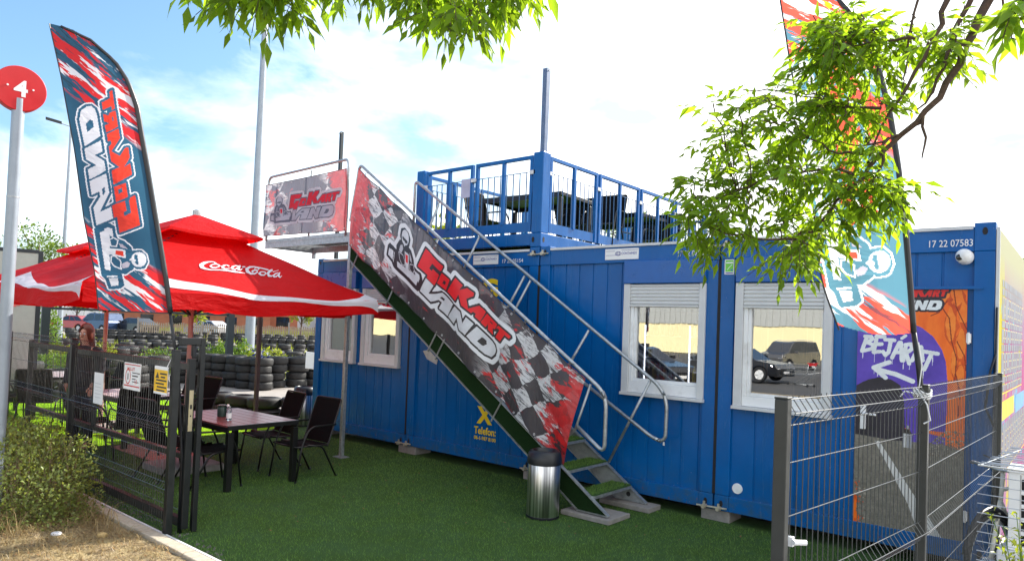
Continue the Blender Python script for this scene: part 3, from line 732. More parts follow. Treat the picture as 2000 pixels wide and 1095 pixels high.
# number plates and lettering on the beams
def lettering(body, x, z, h, w, root, off, mat=None, y=.0015, bold=.004, name='lettering', **k):
    o = flat_text(name, body, (x, y, z), (1, 0, 0), (0, 0, 1), h, mat or M['white'], None, bold=bold, width=w, **k); return fixpart(o, root, off)
lettering('17 22 05154', -.64, ZT - .195, .052, .36, c2, o2)
lettering('17 22 07980', 1.955, ZT - .195, .062, .34, c3, o3)
lettering('17 22 07583', 4.405, ZT - .200, .062, .33, c4, o4)
for root, off, x0, x1 in ((c2, o2, -1.18, -.72), (c3, o3, 1.0, 1.455)):
    s = MB(); s.box(x0, -.004, ZT - .205, x1, .006, ZT - .075); pl = s.build('maker_plate', M['white'], None); fixpart(pl, root, off)
    t = lettering('CONTAINEX', x0 + (x1-x0)*.50, ZT - .148, .030, (x1-x0)*.46, root, off, y=-.0055, mat=pmat('navy_print', (.05, .05, .30), .5) if 'navy_print' not in MATS else MATS['navy_print'], bold=.01)
    s = MB()
    for zz in (ZT - .155, ZT - .105):
        s.add([(x0 + .01, -.0055, zz), (x0 + (x1-x0)*(.46 if zz < ZT-.13 else .30), -.0055, zz), (x0 + (x1-x0)*(.46 if zz < ZT-.13 else .30), -.0055, zz + .004), (x0 + .01, -.0055, zz + .004)], [(0,1,2,3)])
    s.add([(x0 + (x1-x0)*.50, -.0055, zz + .008), (x1 - .01, -.0055, zz + .008), (x1 - .01, -.0055, zz + .012), (x0 + (x1-x0)*.50, -.0055, zz + .012)], [(0,1,2,3)])
    for k in range(4):
        cx_, cz_ = x0 + (x1-x0)*.40, ZT - .134
        s.tube([(cx_ + (.012 + .009*k) * math.cos(a), -.0055, cz_ + .024 * math.sin(a)) for a in [2*math.pi*q/16 for q in range(17)]], .0016, 4)
    fixpart(s.build('maker_emblem', MATS['navy_print'], None, fixn=False), root, off)
# yellow column lettering on the second container, seen past the stair
for ch, z in (('G', 2.36), ('E', 1.99), ('N', 1.62), ('E', 1.26), ('E', .93), ('X', .62)):
    lettering(ch, -1.03 if ch != 'G' else -1.02, z, .27 if ch != 'X' else .24, .29, c2, o2, M['yellow'], y=.030, bold=.05)
lettering('Telefon:', -1.068, .475, .105, .40, c2, o2, M['yellow'], y=.030, bold=.025)
lettering('06-1-987 8100', -1.064, .398, .052, .40, c2, o2, M['yellow'], y=.030, bold=.02)
# small sticker on the corner post of the right container
cv = Canvas(.104, .16, .002); cv.a[:] = 1; cv.rect(.008, .028, .096, .152, 2); cv.rect(.014, .118, .090, .132, 1); cv.rect(.010, .008, .094, .020, 3); cv.stroke([(.03, .05), (.045, .07), (.08, .105)], .006, 1); cv.ell(.078, .048, .010, .010, 4)
MG = pmat('sticker_green', (.16, .55, .06), .5)
fixpart(cv.build('sticker', {1: M['white'], 2: MG, 3: MATS['navy_print'], 4: pmat('sticker_blue', (.04, .15, .5), .5)}, lambda u, v: (2.508 + u, -.006, 2.622 + v), None), c4, o4)
s = MB(); s.lathe([(0, -.012), (.052, -.012), (.056, .0), (.056, .04)], (2.70, .036, .375), 24, axis='y'); fixpart(s.build('vent_cap', M['white_frame'], None, smooth='angle'), c4, o4)
s = MB(); s.box(1.83, .028, .705, 1.85, .034, .745); fixpart(s.build('paint_chip', M['white'], None), c3, o3)
# ---- mural door
PW, PH = .87, 2.20
D = dict(
 B1=[(.082,1.763),(.04,1.628)], B2=[(.065,1.765),(.117,1.765),(.13,1.744),(.086,1.707),(.137,1.689),(.132,1.653),(.04,1.626)],
 E1=[(.167,1.774),(.141,1.619)], E2=[(.161,1.766),(.23,1.769)], E3=[(.156,1.696),(.206,1.699)], E4=[(.141,1.622),(.195,1.629)],
 J1=[(.237,1.742),(.311,1.738)], J2=[(.284,1.737),(.266,1.626),(.24,1.597),(.22,1.63)],
 A1=[(.296,1.579),(.354,1.719),(.366,1.72),(.376,1.556)], A2=[(.319,1.628),(.372,1.631)], A3=[(.372,1.758),(.403,1.784)],
 R1=[(.407,1.701),(.388,1.557)], R2=[(.403,1.701),(.445,1.71),(.46,1.67),(.41,1.626),(.436,1.533)],
 A4=[(.457,1.561),(.511,1.686),(.528,1.687),(.542,1.567)], A5=[(.477,1.603),(.53,1.613)],
 T1=[(.552,1.648),(.657,1.633)], T2=[(.613,1.637),(.555,1.487)])
cv = Canvas(PW, PH, .0035)
cv.a[:] = 1
rr = random.Random(4)
def blob(cx, cy, w, h, idx, n=14, jag=.25):
    cv.poly([(cx + w * math.cos(2*math.pi*k/n) * (1 + rr.uniform(-jag, jag)), cy + h * math.sin(2*math.pi*k/n) * (1 + rr.uniform(-jag, jag))) for k in range(n)], idx)
for (cx, cy, w, h) in ((.80, 2.12, .07, .10), (.86, 1.98, .06, .13), (.70, 2.14, .06, .07), (.76, 1.88, .05, .18), (.84, 1.70, .05, .16), (.79, 1.55, .03, .14), (.58, 2.13, .07, .05), (.84, 1.42, .04, .12)): blob(cx, cy, w, h, 10); blob(cx - .01, cy + .015, w * .72, h * .8, 11)
for pts in ([(.66, 2.2), (.68, 2.05), (.74, 1.95), (.76, 1.75), (.80, 1.6), (.79, 1.4)], [(.77, 2.2), (.79, 2.05), (.84, 1.93), (.87, 1.86)], [(.80, 1.75), (.86, 1.62), (.87, 1.5)], [(.80, 1.45), (.83, 1.3), (.82, 1.1)], [(.72, 2.1), (.66, 2.0), (.60, 1.97)]): cv.stroke(pts, .008, 12)
circ = [(0, 2.02), (.15, 2.0), (.30, 1.96), (.44, 1.90), (.53, 1.86), (.62, 1.784), (.69, 1.668), (.72, 1.564), (.735, 1.395), (.734, 1.13), (.73, .95), (0, .95)]
cv.poly(circ, 2)
cv.poly([(0, 1.30), (.05, 1.335), (.106, 1.365), (.194, 1.392), (.294, 1.378), (.37, 1.33), (.40, 1.2), (.41, 1.0), (.42, .80), (0, .78)], 3)
cv.poly([(.42, .86), (.46, .98), (.56, .93), (.73, .90), (.73, .80), (.4, .80)], 2)
cv.poly([(0, .845), (.30, .825), (.55, .835), (.73, .84), (.87, .80), (.87, 0), (0, 0)], 4)
for k in range(260): x, y = rr.uniform(.55, .87), rr.uniform(.72, .98) ; y = min(y, 1.02 - abs(.8 - x)); blob(x, y, rr.uniform(.004, .013), rr.uniform(.003, .008), rr.choice([5, 6, 6, 4]), 7)
for k in range(150): x = abs(rr.gauss(0, .06)); y = rr.uniform(0, .45) - x; blob(x, max(0, y), rr.uniform(.004, .012), rr.uniform(.004, .011), rr.choice([5, 6, 10, 4]), 7)
for k in range(5): blob(rr.uniform(0, .03), rr.uniform(.04, .30), rr.uniform(.012, .03), rr.uniform(.03, .06), rr.choice([1, 10]), 9)
cv.poly([(.168, .80), (.205, .805), (.47, .40), (.735, .0), (.545, .0), (.45, .27)], 7)
cv.poly([(.735, .0), (.87, .0), (.87, .02), (.70, .16)], 4)
# spray can
cv.rect(.396, .775, .468, .905, 13); cv.rect(.41, .775, .43, .905, 7); cv.poly([(.396, .905), (.468, .905), (.452, .94), (.412, .94)], 12 if False else 14); cv.rect(.420, .94, .444, .972, 13); cv.stroke([(.396, .905), (.468, .905)], .008, 14)
for k, ps in D.items():
    cv.stroke(ps, .034 if k != 'A3' else .026, 8)
for x, y, l in ((.05, 1.62, .06), (.15, 1.61, .08), (.24, 1.59, .06), (.30, 1.57, .05), (.39, 1.55, .07), (.44, 1.53, .05), (.55, 1.48, .07), (.18, 1.45, .05), (.15, 1.46, .04), (.62, 1.60, .07)): cv.stroke([(x, y), (x - .002, y - l)], .005, 8)
cv.stroke([(.150, 1.475), (.22, 1.452), (.33, 1.428), (.465, 1.375)], .042, 8); cv.stroke([(.275, 1.535), (.145, 1.478), (.245, 1.392)], .040, 8)
cv2 = cv
draw_logo(cv, .10, 1.955, .64, layers=(3, 3, 9, 8, 5), wo_=.028, wd=.012, kart=False)
def shade_tex(name, a, b_, sc, stretch=(1, 1, 1), rough=.35):
    m, nb, b = newmat(name); f = nb.noise(sc, nb.mapv(nb.coords(), sc=stretch), 7, .65)
    nb.t.links.new(nb.mix(nb.step(f, .35, .65), a, b_), b.inputs['Base Color']); b.inputs['Roughness'].default_value = rough; return m
dm = {1: shade_tex('mural_orange', (.80, .105, .006), (.95, .20, .012), 7, (1, 1, .35)), 2: shade_tex('mural_violet', (.065, .030, .34), (.13, .07, .55), 2.5), 3: shade_tex('mural_dark_tunnel', (.008, .008, .02), (.02, .018, .04), 4),
      4: shade_tex('mural_road', (.13, .12, .10), (.24, .225, .19), 40), 5: pmat('mural_stone_pale', (.38, .34, .27), .5), 6: pmat('mural_stone_brown', (.13, .10, .07), .5), 7: pmat('mural_road_line', (.62, .62, .60), .4),
      8: pmat('mural_spray_white', (.74, .78, .80), .45, var=.12, vs_=14), 9: M['bn_red'], 10: shade_tex('mural_rock_shadow', (.50, .045, .004), (.74, .10, .006), 9), 11: shade_tex('mural_rock_light', (.80, .15, .012), (.90, .26, .03), 9), 12: pmat('mural_rock_crack', (.20, .015, .004), .5), 13: pmat('mural_can_grey', (.30, .31, .34), .4), 14: M['bn_dark']}
s = MB(); s.box(3.83, .012, .25, 4.70, .05, 2.45); door = s.build('door', M['dark_in'], None); fixpart(door, c4, o4)
mu = cv.build('door_mural', dm, lambda u, v: (3.83 + u, .0105, .25 + v), None, maxrun=40); mu.parent = door
s = MB(); s.box(3.785, -.015, 2.455, 4.82, .05, 2.482); fixpart(s.build('rain_strip', M['blue'], None), c4, o4)
for z in (.45, 1.98):
    s = MB(); s.tube([(4.715, -.004, z), (4.715, -.004, z + .10)], .010, 8); s.box(4.70, -.006, z + .01, 4.735, .03, z + .09)
    fixpart(s.build('hinge', M['white_frame'], None), c4, o4)
s = MB(); s.box(3.875, -.02, 1.15, 3.92, .012, 1.37); s.tube(round_path([(3.90, -.02, 1.30), (3.90, -.065, 1.30), (4.02, -.065, 1.295)], .02), .010, 8)
hd = s.build('door_handle', M['white_frame'], None, bevel=.004); hd.parent = door
# dome camera
cam_r = empty('security_camera', (4.68, .0, 2.735), 'white dome security camera on the rightmost container above the door', 'camera')
s = MB(); s.lathe([(.0, .045), (.062, .045), (.066, .02), (.066, -.02), (.060, -.035)], (0, 0, 0), 28, axis='y'); s.build('mount', M['white_frame'], cam_r, smooth='angle')
s = MB(); n = 14
s.lathe([(.001 + .064 * math.sin(math.pi * k / n), -.07 - .064 * math.cos(math.pi * k / n)) for k in range(n + 1)], (0, 0, 0), 28, axis='y'); s.build('housing', M['white_frame'], cam_r, smooth=True)
s = MB(); s.lathe([(0, -.006), (.020, -.004), (.027, 0), (.027, .02)], (-.026, -.125, -.012), 20, axis='y'); s.build('lens', M['glass_dark'], cam_r, smooth='angle')
# thin roof slab trims of the right container (raised casting seen over the edge)
# foundation blocks
for i, (x, w) in enumerate(((-4.82, .30), (-2.62, .38), (-.16, .30), (2.31, .32), (4.6, .3))):
    s = MB(); s.box(x, .02, -.02, x + w, .35, ZB - .004)
    tag(s.build('foundation_block', M['concrete'], bevel=.01), ['concrete block under the left end of the leftmost container', 'concrete block under the joint of the two left containers', 'concrete block under the container joint by the steel bin', 'concrete block under the joint of the two right containers', 'concrete block under the door container corner'][i], 'block', 'foundation blocks under the containers')

# ================================================================ UPPER TERRACE (frame over the second container)
dk = empty('roof_terrace', (-1.2, 0, ZT), 'blue steel roof terrace with barred railing on top of the containers', 'terrace')
doff = Vector((1.2, 0, -ZT))
def dpart(mb, name, mat, **k): o = mb.build(name, mat, None, **k); o.parent = dk; o.location = doff; return o
TZ = 4.29
for (x, y) in ((-.165, 0), (-2.43, 0), (-.165, 5.89), (-2.43, 5.89)):
    s = MB(); s.box(x, y, ZT + .19, x + .165, y + .165, TZ); s.box(x - .004, y - .004, ZT + .004, x + .169, y + .169, ZT + .188)
    dpart(s, 'corner_post', M['blue'], bevel=.008)
s = MB(); s.box(-2.26, .012, ZT + .03, -.17, .13, ZT + .19); s.box(-.14, .17, ZT + .03, -.008, 5.88, ZT + .185); s.box(-2.42, .17, ZT + .03, -2.30, 5.88, ZT + .185); s.box(-2.26, 5.93, ZT + .03, -.17, 6.04, ZT + .19)
dpart(s, 'base_beam', M['blue'], bevel=.005)
s = MB(); s.box(-2.28, .14, ZT + .10, -.15, 5.92, ZT + .14); dpart(s, 'terrace_floor', M['turf_lit_tint'])  # floor turf takes the tint with sunlight painted in
s = MB()
for x, z in ((-.12, ZT + .1), (-2.38, ZT + .1)): oval_y(s, x, z, .022, .038, -.007)
for y in (.06,): s.add([(.006, y + .022 * math.cos(a), ZT + .10 + .038 * math.sin(a)) for a in [2*math.pi*k/16 for k in range(16)]], [tuple(range(16))])
dpart(s, 'casting_hole', M['gap'], fixn=False)
def rail_panel(a, b, sub=2, kick=True):
    """railing module between points a and b (x,y)"""
    ax, ay = a; bx, by = b; f = MB(); w = .045
    P = lambda t, z: (ax + (bx-ax)*t, ay + (by-ay)*t, z)
    L = math.hypot(bx-ax, by-ay); e = w/2/L
    z0, z1 = ZT + .21, TZ - .03
    for t in (e, 1 - e): f.bar(P(t, z0 + .0), P(t, z1 - w), w)
    for k in range(1, sub): f.bar(P(k/sub, z0 + .12), P(k/sub, z1 - w), w)
    f.bar(P(0, z1 - w/2), P(1, z1 - w/2), w)
    dpart(f, 'railing_frame', M['blue'])
    if kick: f = MB(); f.bar(P(e*2, z0 + .07), P(1 - e*2, z0 + .07), .012, .13); dpart(f, 'kick_plate', M['blue'])
    g = MB(); n = int(round(L * 9.2))
    g.tube([P(e*2, z1 - .215), P(1 - e*2, z1 - .215)], .006, 6)
    for k in range(1, n): g.tube([P(k/n, z0 + .13), P(k/n, z1 - .215)], .0078, 6)
    dpart(g, 'railing_bars', M['darkpost'] if False else MATS['bar_blue'], fixn=False)
MATS['bar_blue'] = pmat('dark_blue_bars', (.03, .10, .22), .45)
for a, b in (((-2.235, .04), (-1.275, .04)), ((-1.22, .04), (-.19, .04))): rail_panel(a, b)
ys = [.20, 1.36, 1.415, 2.585, 2.64, 3.80, 3.855, 5.0, 5.055, 5.86]
for k in range(0, 10, 2): rail_panel((-.045, ys[k]), (-.045, ys[k+1])); rail_panel((-2.39, ys[k]), (-2.39, ys[k+1]), kick=False)
for a, b in (((-2.235, 6.0), (-1.275, 6.0)), ((-1.22, 6.0), (-.19, 6.0))): rail_panel(a, b, kick=False)
for y in (1.388, 2.612, 3.83, .185): dpart(MB().box(-.075, y - .04, TZ - .285, -.015, y + .04, TZ - .235), 'rail_bracket', M['alu_grey'])
for x in (-1.248, -.18, -2.25): dpart(MB().box(x - .045, .0, TZ - .285, x + .045, .07, TZ - .235), 'rail_bracket', M['alu_grey'])
s = MB(); s.box(-1.50, .02, 3.80, -1.30, .024, 4.07); o = s.build('notice_sheet', pmat('lilac_paper', (.42, .42, .55), .7)); tag(o, 'pale lilac paper sheet tied high on the terrace railing', 'notice')
s = MB(); s.box(-1.36, 5.96, 3.30, -1.16, 5.965, 3.62); tag(s.build('notice_sign', M['white']), 'small white prohibition sign on the far terrace railing', 'notice')
# poles
def pole(name, x, y, z0, z1, r, mat, label, cat='pole', n=10, square=False, group=None):
    s = MB()
    if square: s.box(x - r, y - r, z0, x + r, y + r, z1)
    else: s.tube([(x, y, z0), (x, y, z1)], r, n)
    return tag(s.build(name, mat, smooth=False if square else 'angle'), label, cat, group)
BP = pmat('blue_grey_post', (.10, .15, .26), .45)
p = pole('roof_pole', -.048, .06, TZ, 5.40, .035, BP, 'slim blue grey pole rising from the terrace corner post', square=True)
s = MB(); s.tube([(-.09, .06, 5.37), (0, .06, 5.37)], .008, 6); s.build('cross_pin', M['galv'], p)
p = pole('roof_pole', -4.53, .10, ZT, 5.24, .026, M['darkpost'], 'slim dark pole behind the stair landing railing', square=True)
s = MB(); s.tube([(-4.56, .06, 5.21), (-4.49, .06, 5.21)], .008, 6); s.build('cross_pin', M['galv'], p)

# ================================================================ STAIR
st = empty('metal_stair', (0, -.93, 0), 'galvanised outdoor stair with turf treads rising left along the containers', 'stairs')
soff = Vector((0, .93, 0))
def spart(mb, name, mat, **k): o = mb.build(name, mat, None, **k); o.parent = st; o.location = soff; return o
YN, YF = -.94, -.15
# side view (x,z): upper edge (1.745,.10)-(-2.58,3.02), lower edge (1.36,.06)-(-2.76,2.88)
def strg(y, name, clad):
    poly = [(1.745, .065), (1.36, .065), (-2.74, 2.84), (-2.74, 3.05), (-2.60, 3.03)]
    s = MB(); s.prism(poly, y - .006, y + .006); o = spart(s, 'stringer', M['turf_riser'] if clad else M['galv'])
    f = MB()
    for (a, b) in (((1.745, .072), (-2.60, 3.028)), ((1.36, .072), (-2.74, 2.85))):
        f.bar((a[0], y - .004, a[1]), (b[0], y - .004, b[1]), .05, .010, up=(.56, 0, .83))
    f.bar((1.745, y - .004, .068), (1.36, y - .004, .068), .05, .008)
    f2 = f.build('flange', M['galv'], o); 
    return o
strg(YN, 'stringer', True)
sf = strg(YF, 'stringer', False); sf.data.materials[0] = M['galv_dull']
s = MB(); oval_y(s, 1.515, .135, .028, .028, YF - .0075); h = s.build('stringer_hole', M['gap'], sf, fixn=False)
# treads: 13 risers over the flight
NT = 14; slope = (3.05 - .1) / (1.745 + 2.62)
for k in range(1, NT):
    z = 3.06 * k / NT + .02; xf = 1.745 - (z - .1) / slope + .02
    s = MB(); s.box(xf - .27, YN + .008, z - .032, xf, YF - .008, z - .004); t = spart(s, 'tread', M['galv'])
    s = MB(); s.box(xf - .265, YN + .02, z - .003, xf - .012, YF - .012, z + .010); tt = s.build('turf_mat', M['turf'], t)
    if k <= 6:
        bl = blades('turf_pile', 1500, (xf - .262, xf - .014, YN + .022, YF - .014), .022, .004, M['turfblade'], k, .8, z0=z + .010); bl.parent = t
# handrails
def hr(y, pts, name='handrail', r=.021):
    s = MB(); s.tube([(a, y, b) for a, b in pts], r, 10); return spart(s, name, M['galv'], smooth=True)
def path2(pts, r=.09, closed=False): return [(p[0], p[2]) for p in round_path([(a, 0, b) for a, b in pts], r, closed)]
hr(YN + .01, path2([(-2.80, 3.42), (-2.80, 3.42), (-2.63, 4.24), (1.60, 1.355), (1.66, 1.25), (1.66, .70), (1.30, .945)], .10)[1:])
hr(YN + .01, [(1.46, 1.40), (1.285, .90), (.98, .60 + .02)], 'brace', .014)
for x in (-.95, .55):
    z = 1.255 + (1.60 - x) * .682 + .08; hr(YN + .01, [(x, z), (x - .42, z - .83)], 'brace', .014)
hr(YF, path2([(-2.30, 3.20), (-2.30, 4.115), (1.86, 1.385), (1.955, 1.22), (1.95, .77), (1.80, .80), (.815, 1.36)], .10), r=.021)
for a, b in (((1.74, 1.43), (1.24, .45)), ((.90, 1.97), (.30, 1.02)), ((-.02, 2.58), (-.60, 1.66)), ((-.12, 2.64), (-.70, 1.74)), ((-.94, 3.20), (-1.50, 2.30)), ((-1.76, 3.74), (-2.25, 2.80))): hr(YF, [a, b], 'brace', .017)
# joint brackets and braces on the near stringer
def nbrace(x, w=.010):
    z = .10 + (1.745 - x) * slope; s = MB(); s.tube([(x, YN - .022, z + .02), (x - .16, YN - .022, z - .24)], w, 8); spart(s, 'brace', M['galv'])
for x in (-2.50, -1.72, -.86, -.72, .27, .90): nbrace(x, .011 if x != .90 else .005)
s = MB(); s.prism([(-1.12, 1.62), (-1.04, 1.52), (-.86, 1.46), (-.84, 1.52), (-1.0, 1.64)], YN - .012, YN - .006); spart(s, 'joint_plate', M['galv'])
# landing
LX0, LX1, LZ = -5.06, -2.78, 3.26
s = MB(); s.box(LX0, YN, LZ - .13, LX1, YN + .03, LZ); s.box(LX0, YN - .012, LZ - .145, LX1, YN + .03, LZ - .132); s.box(LX0, YN - .008, LZ - .055, LX1, YN - .001, LZ - .045)
s.box(LX0, YN + .031, LZ - .13, LX0 + .04, .0, LZ - .02); s.box(LX1 - .04, YN + .031, LZ - .13, LX1, .0, LZ - .02); s.box(LX0 + .04, -.04, LZ - .13, LX1 - .04, .0, LZ - .02)
spart(s, 'landing_frame', M['galv'])
s = MB()
for k in range(34):
    x = LX0 + .06 + k * .0655
    s.box(x, YN + .035, LZ - .035, x + .008, -.045, LZ - .012)
for k in range(6): s.box(LX0 + .045, YN + .12 + k * .13, LZ - .032, LX1 - .045, YN + .126 + k * .13, LZ - .014)
spart(s, 'landing_grating', M['galv_dull'])
s = MB(); s.box(LX0 + .5, YN + .06, LZ - .012, LX1 - .04, -.06, LZ - .006); spart(s, 'landing_light_sheet', pmat('orange_light_tint', (.35, .06, .03), .9))  # sheet added for the orange patches of light through the perforated landing
hr(YN, path2([(LX0 + .03, LZ - .02), (LX0 + .03, 4.30), (LX1 - .10, 4.345), (LX1 - .10, LZ - .05)], .10))
hr(YN + .06, [(LX0 + 1.15, LZ), (LX0 + 1.15, 4.30)], 'brace', .016)
# support post with holes
s = MB(); s.box(-2.80, YN - .01, .01, -2.745, YN + .045, LZ - .13); sp = spart(s, 'support_post', M['galv'], bevel=.004)
s = MB()
for k in range(13): oval_y(s, -2.772, .25 + k * .22 + (.04 if k % 2 else 0), .006, .006, YN - .0115)
s.build('post_hole', M['gap'], sp, fixn=False)
s = MB(); s.box(-2.87, YN - .06, .0, -2.68, YN + .09, .012); spart(s, 'base_plate', M['galv_dull'])
s = MB(); s.bar((-2.46, YN + .03, LZ - .12), (-2.46, YN + .03, 3.0), .04); s.bar((-5.0, -.03, LZ - .13), (-5.0, -.03, ZT), .05); s.bar((-3.0, -.03, LZ - .13), (-3.0, -.03, ZT), .05); spart(s, 'landing_leg', M['galv_dull'])
for i, (a, b, c_, d) in enumerate(((1.20, 1.80, -1.03, -.60), (1.22, 1.86, -.30, -.035))):
    s = MB(); s.box(a, c_, .004, b, d, .052 if i == 0 else .058); tag(s.build('paving_slab', M['concrete'], bevel=.006), ['grey paving slab under the front foot of the metal stair', 'grey paving slab under the rear foot of the stair beside the container'][i], 'slab', 'paving slabs under the stair')
# banners ---------------------------------------------------------
def banner(name, corners, mat, label, wav, nx=70, ny=16, off=0., logo=None, sag=None):
    """corners bl, br, tr, tl as (x,z) on the plane y"""
    bl, br, tr, tl = [np.array(c, float) for c in corners]; y = YN - .03 + off
    Lx = np.linalg.norm(br - bl); Ly = np.linalg.norm(tl - bl)
    def pos(u, v, o=0.):
        p = bl*(1-u)*(1-v) + br*u*(1-v) + tr*u*v + tl*(1-u)*v
        if sag: p = p + np.array(sag(u, v))
        return (float(p[0]), y - wav(u, v) - o, float(p[1]))
    mb = MB(); mb.uv = []
    for j in range(ny + 1):
        for i in range(nx + 1): u, v = i/nx, j/ny; mb.v.append(pos(u, v)); mb.uv.append((u * Lx, v * Ly))
    for j in range(ny):
        for i in range(nx): a = j*(nx+1)+i; mb.f.append((a, a+1, a+nx+2, a+nx+1)); mb.m.append(0)
    o = mb.build(name, mat, smooth=True, fixn=False); tag(o, label, 'banner')
    return o, pos, Lx, Ly
wv = lambda u, v: .018 * math.sin(u * 31 + v * 5) * (1 - v) ** .5 + .010 * math.sin(u * 23 + v * 3) * (1 - v * .6) + .012 * math.sin(u * 9 - v * 2.2) + .02 * math.sin(v * math.pi) + .012 * abs(math.sin(u * 12)) * (1 - v)
def scallop(u, v): return (0, -.022 * math.sin(u * 8 * math.pi) ** 2 * v - 0.0 + .025 * math.sin(u * 11 * math.pi) ** 2 * (1 - v) * .6)
b1, pos1, L1, H1 = banner('stair_banner', [(-2.74, 3.06), (1.175, .50), (1.425, 1.46), (-2.62, 4.175)], M['banner_stair'], 'long printed kart track banner tied along the stair railing', wv, 110, 22, sag=scallop)
cv = Canvas(L1, H1, .0055)
# logo placed by (u,v) metres in banner space
draw_logo(cv, 0, 0, 1., layers=(1, 2, 3, 4, 5), wo_=.082, wd=.027, rot=lambda x, y: ((.20 + .563 * x) * L1, (.160 + 1.50 * y) * H1))
cv.build('word_mark', {1: M['bn_white'], 2: M['bn_dark'], 3: M['bn_red'], 4: M['bn_white'] if False else M['bn_grey'] if False else pmat('banner_silver', (.60, .62, .65), .35), 5: M['bn_grey']}, lambda a, b: pos1(a / L1, b / H1, .006), b1, maxrun=10)
wv2 = lambda u, v: .02 * math.sin(u * 26 + v * 6) * (1 - v) + .012 * math.sin(u * 17) * (1 - v) + .010 * math.sin(u * 5 + v * 2)
b2, pos2, L2, H2 = banner('landing_banner', [(-5.075, 3.31), (-2.84, 3.28), (-2.875, 4.20), (-5.06, 4.17)], M['banner_plat'], 'short printed kart track banner on the stair landing railing', wv2, 40, 12)
cv = Canvas(L2, H2, .005)
draw_logo(cv, 0, 0, 1., layers=(1, 2, 3, 4, 5), wo_=.055, wd=.016, rot=lambda x, y: ((.065 + .871 * x) * L2, (.12 + 1.356 * y) * H2))
cv.build('word_mark', {1: cloth('plat_white', (.62, .60, .66), .3), 2: cloth('plat_dark', (.14, .15, .20), .2), 3: cloth('plat_red', (.70, .035, .06), .3), 4: cloth('plat_silver', (.46, .46, .54), .3), 5: cloth('plat_grey', (.25, .26, .33), .2)}, lambda a, b: pos2(a / L2, b / H2, .006), b2, maxrun=10)
# cable ties at the top hems
s = MB()
for k in range(12):
    u = .04 + k * .083; p = pos1(u, 1.0); s.tube([(p[0], p[1] - .008, p[2] - .03), (p[0] + .01, p[1] - .01, p[2] + .03), (p[0] + .02, p[1] + .04, p[2] + .035)], .004, 5)
s.build('cable_tie', M['black_plastic'], b1)
for pp, bb_, nn in ((pos1, b1, 13), (pos2, b2, 7)):
    s = MB()
    for k in range(nn):
        for v_ in (.04, .96):
            p = pp(.02 + .96 * k / (nn - 1), v_, .004); s.tube([(p[0] + .011*math.cos(a), p[1], p[2] + .011*math.sin(a)) for a in [2*math.pi*q/10 for q in range(10)]], .003, 5, closed=True)
    e_ = s.build('hem_eyelets', M['alu_grey'], bb_); e_['kind'] = 'stuff'
    s = MB(); s.tube([pp(k / 60, .008, .002) for k in range(61)], .004, 5); s.tube([pp(k / 60, .992, .002) for k in range(61)], .004, 5); s.build('hem', M['bn_dark'], bb_)
# steel bin
def bin_(x, y, h, r, label):
    t = empty('litter_bin', (x, y, 0), label, 'bin', 'steel litter bins')
    s = MB(); s.lathe([(r*.93, .012), (r*.96, .02), (r*.96, h*.80), (r*.95, h*.805)], n=40); s.lathe([(0, .0), (r*.90, .0), (r*.93, .012)], n=40); s.build('body', M['steel_brushed'], t, smooth='angle')
    s = MB(); s.lathe([(r*.985, .004), (r*.985, .024), (r*.95, .028)], n=40); s.build('base_ring', M['black_plastic'], t, smooth='angle')
    s = MB(); s.lathe([(r*.97, h*.79), (r*1.03, h*.80), (r*1.03, h*.86), (r*.96, h*.95), (r*.88, h*.985), (r*.74, h), (r*.70, h*.985), (r*.66, h*.93), (0, h*.90)], n=40); s.build('lid', M['black_plastic'], t, smooth='angle')
    return t
bin_(1.125, -1.245, .70, .178, 'brushed steel bin with black lid at the foot of the stair')
bin_(-5.69, .38, .72, .20, 'brushed steel bin with black lid behind the black chairs by the left container')
# ================================================================ FENCES
def wire_panel(A, B, zb, zt, folds, bulge, mat, pitch=.05, r=.0021, hgap=.2, flat=False):
    """welded mesh: verticals every pitch, horizontals every hgap; V folds at given heights, bulging towards `bulge`"""
    A = Vector((A[0], A[1], 0)); B = Vector((B[0], B[1], 0)); d = B - A; L = d.length; d.normalize(); bu = Vector((bulge[0], bulge[1], 0))
    prof = [(0, zt)]
    for z in sorted(folds, reverse=True): prof += [(0, z + .05), (.035, z), (0, z - .05)]
    prof.append((0, zb)); prof = [p for p in prof if p[1] <= zt + 1e-6]
    def off(z):
        for (o1, z1), (o2, z2) in zip(prof[:-1], prof[1:]):
            if z2 <= z <= z1 and z1 > z2: return o1 + (o2 - o1) * (z1 - z) / (z1 - z2)
        return 0
    if not flat and folds and abs(max(folds) + .06 - zt) < .2:
        pass
    v = MB(); n = int(L / pitch)
    for k in range(n + 1):
        p = A + d * (k * pitch + (L - n * pitch) / 2)
        if flat: v.tube([p + Vector((0, 0, zt)), p + Vector((0, 0, zb))], r, 4)
        else: v.tube([p + bu * o + Vector((0, 0, z)) for o, z in prof], r, 4)
    zs = [zt - .012]
    for z in folds: zs += [z, z - .05] + ([z + .05] if z + .05 < zt - .03 else [])
    z = zb + .05
    while z < zt - .05:
        if all(abs(z - q) > .09 for q in zs): zs.append(z)
        z += hgap
    for z in zs:
        o = 0 if flat else off(z)
        v.tube([A + bu * (o + r) + Vector((0, 0, z)), B + bu * (o + r) + Vector((0, 0, z))], r * 1.15, 4)
    return v
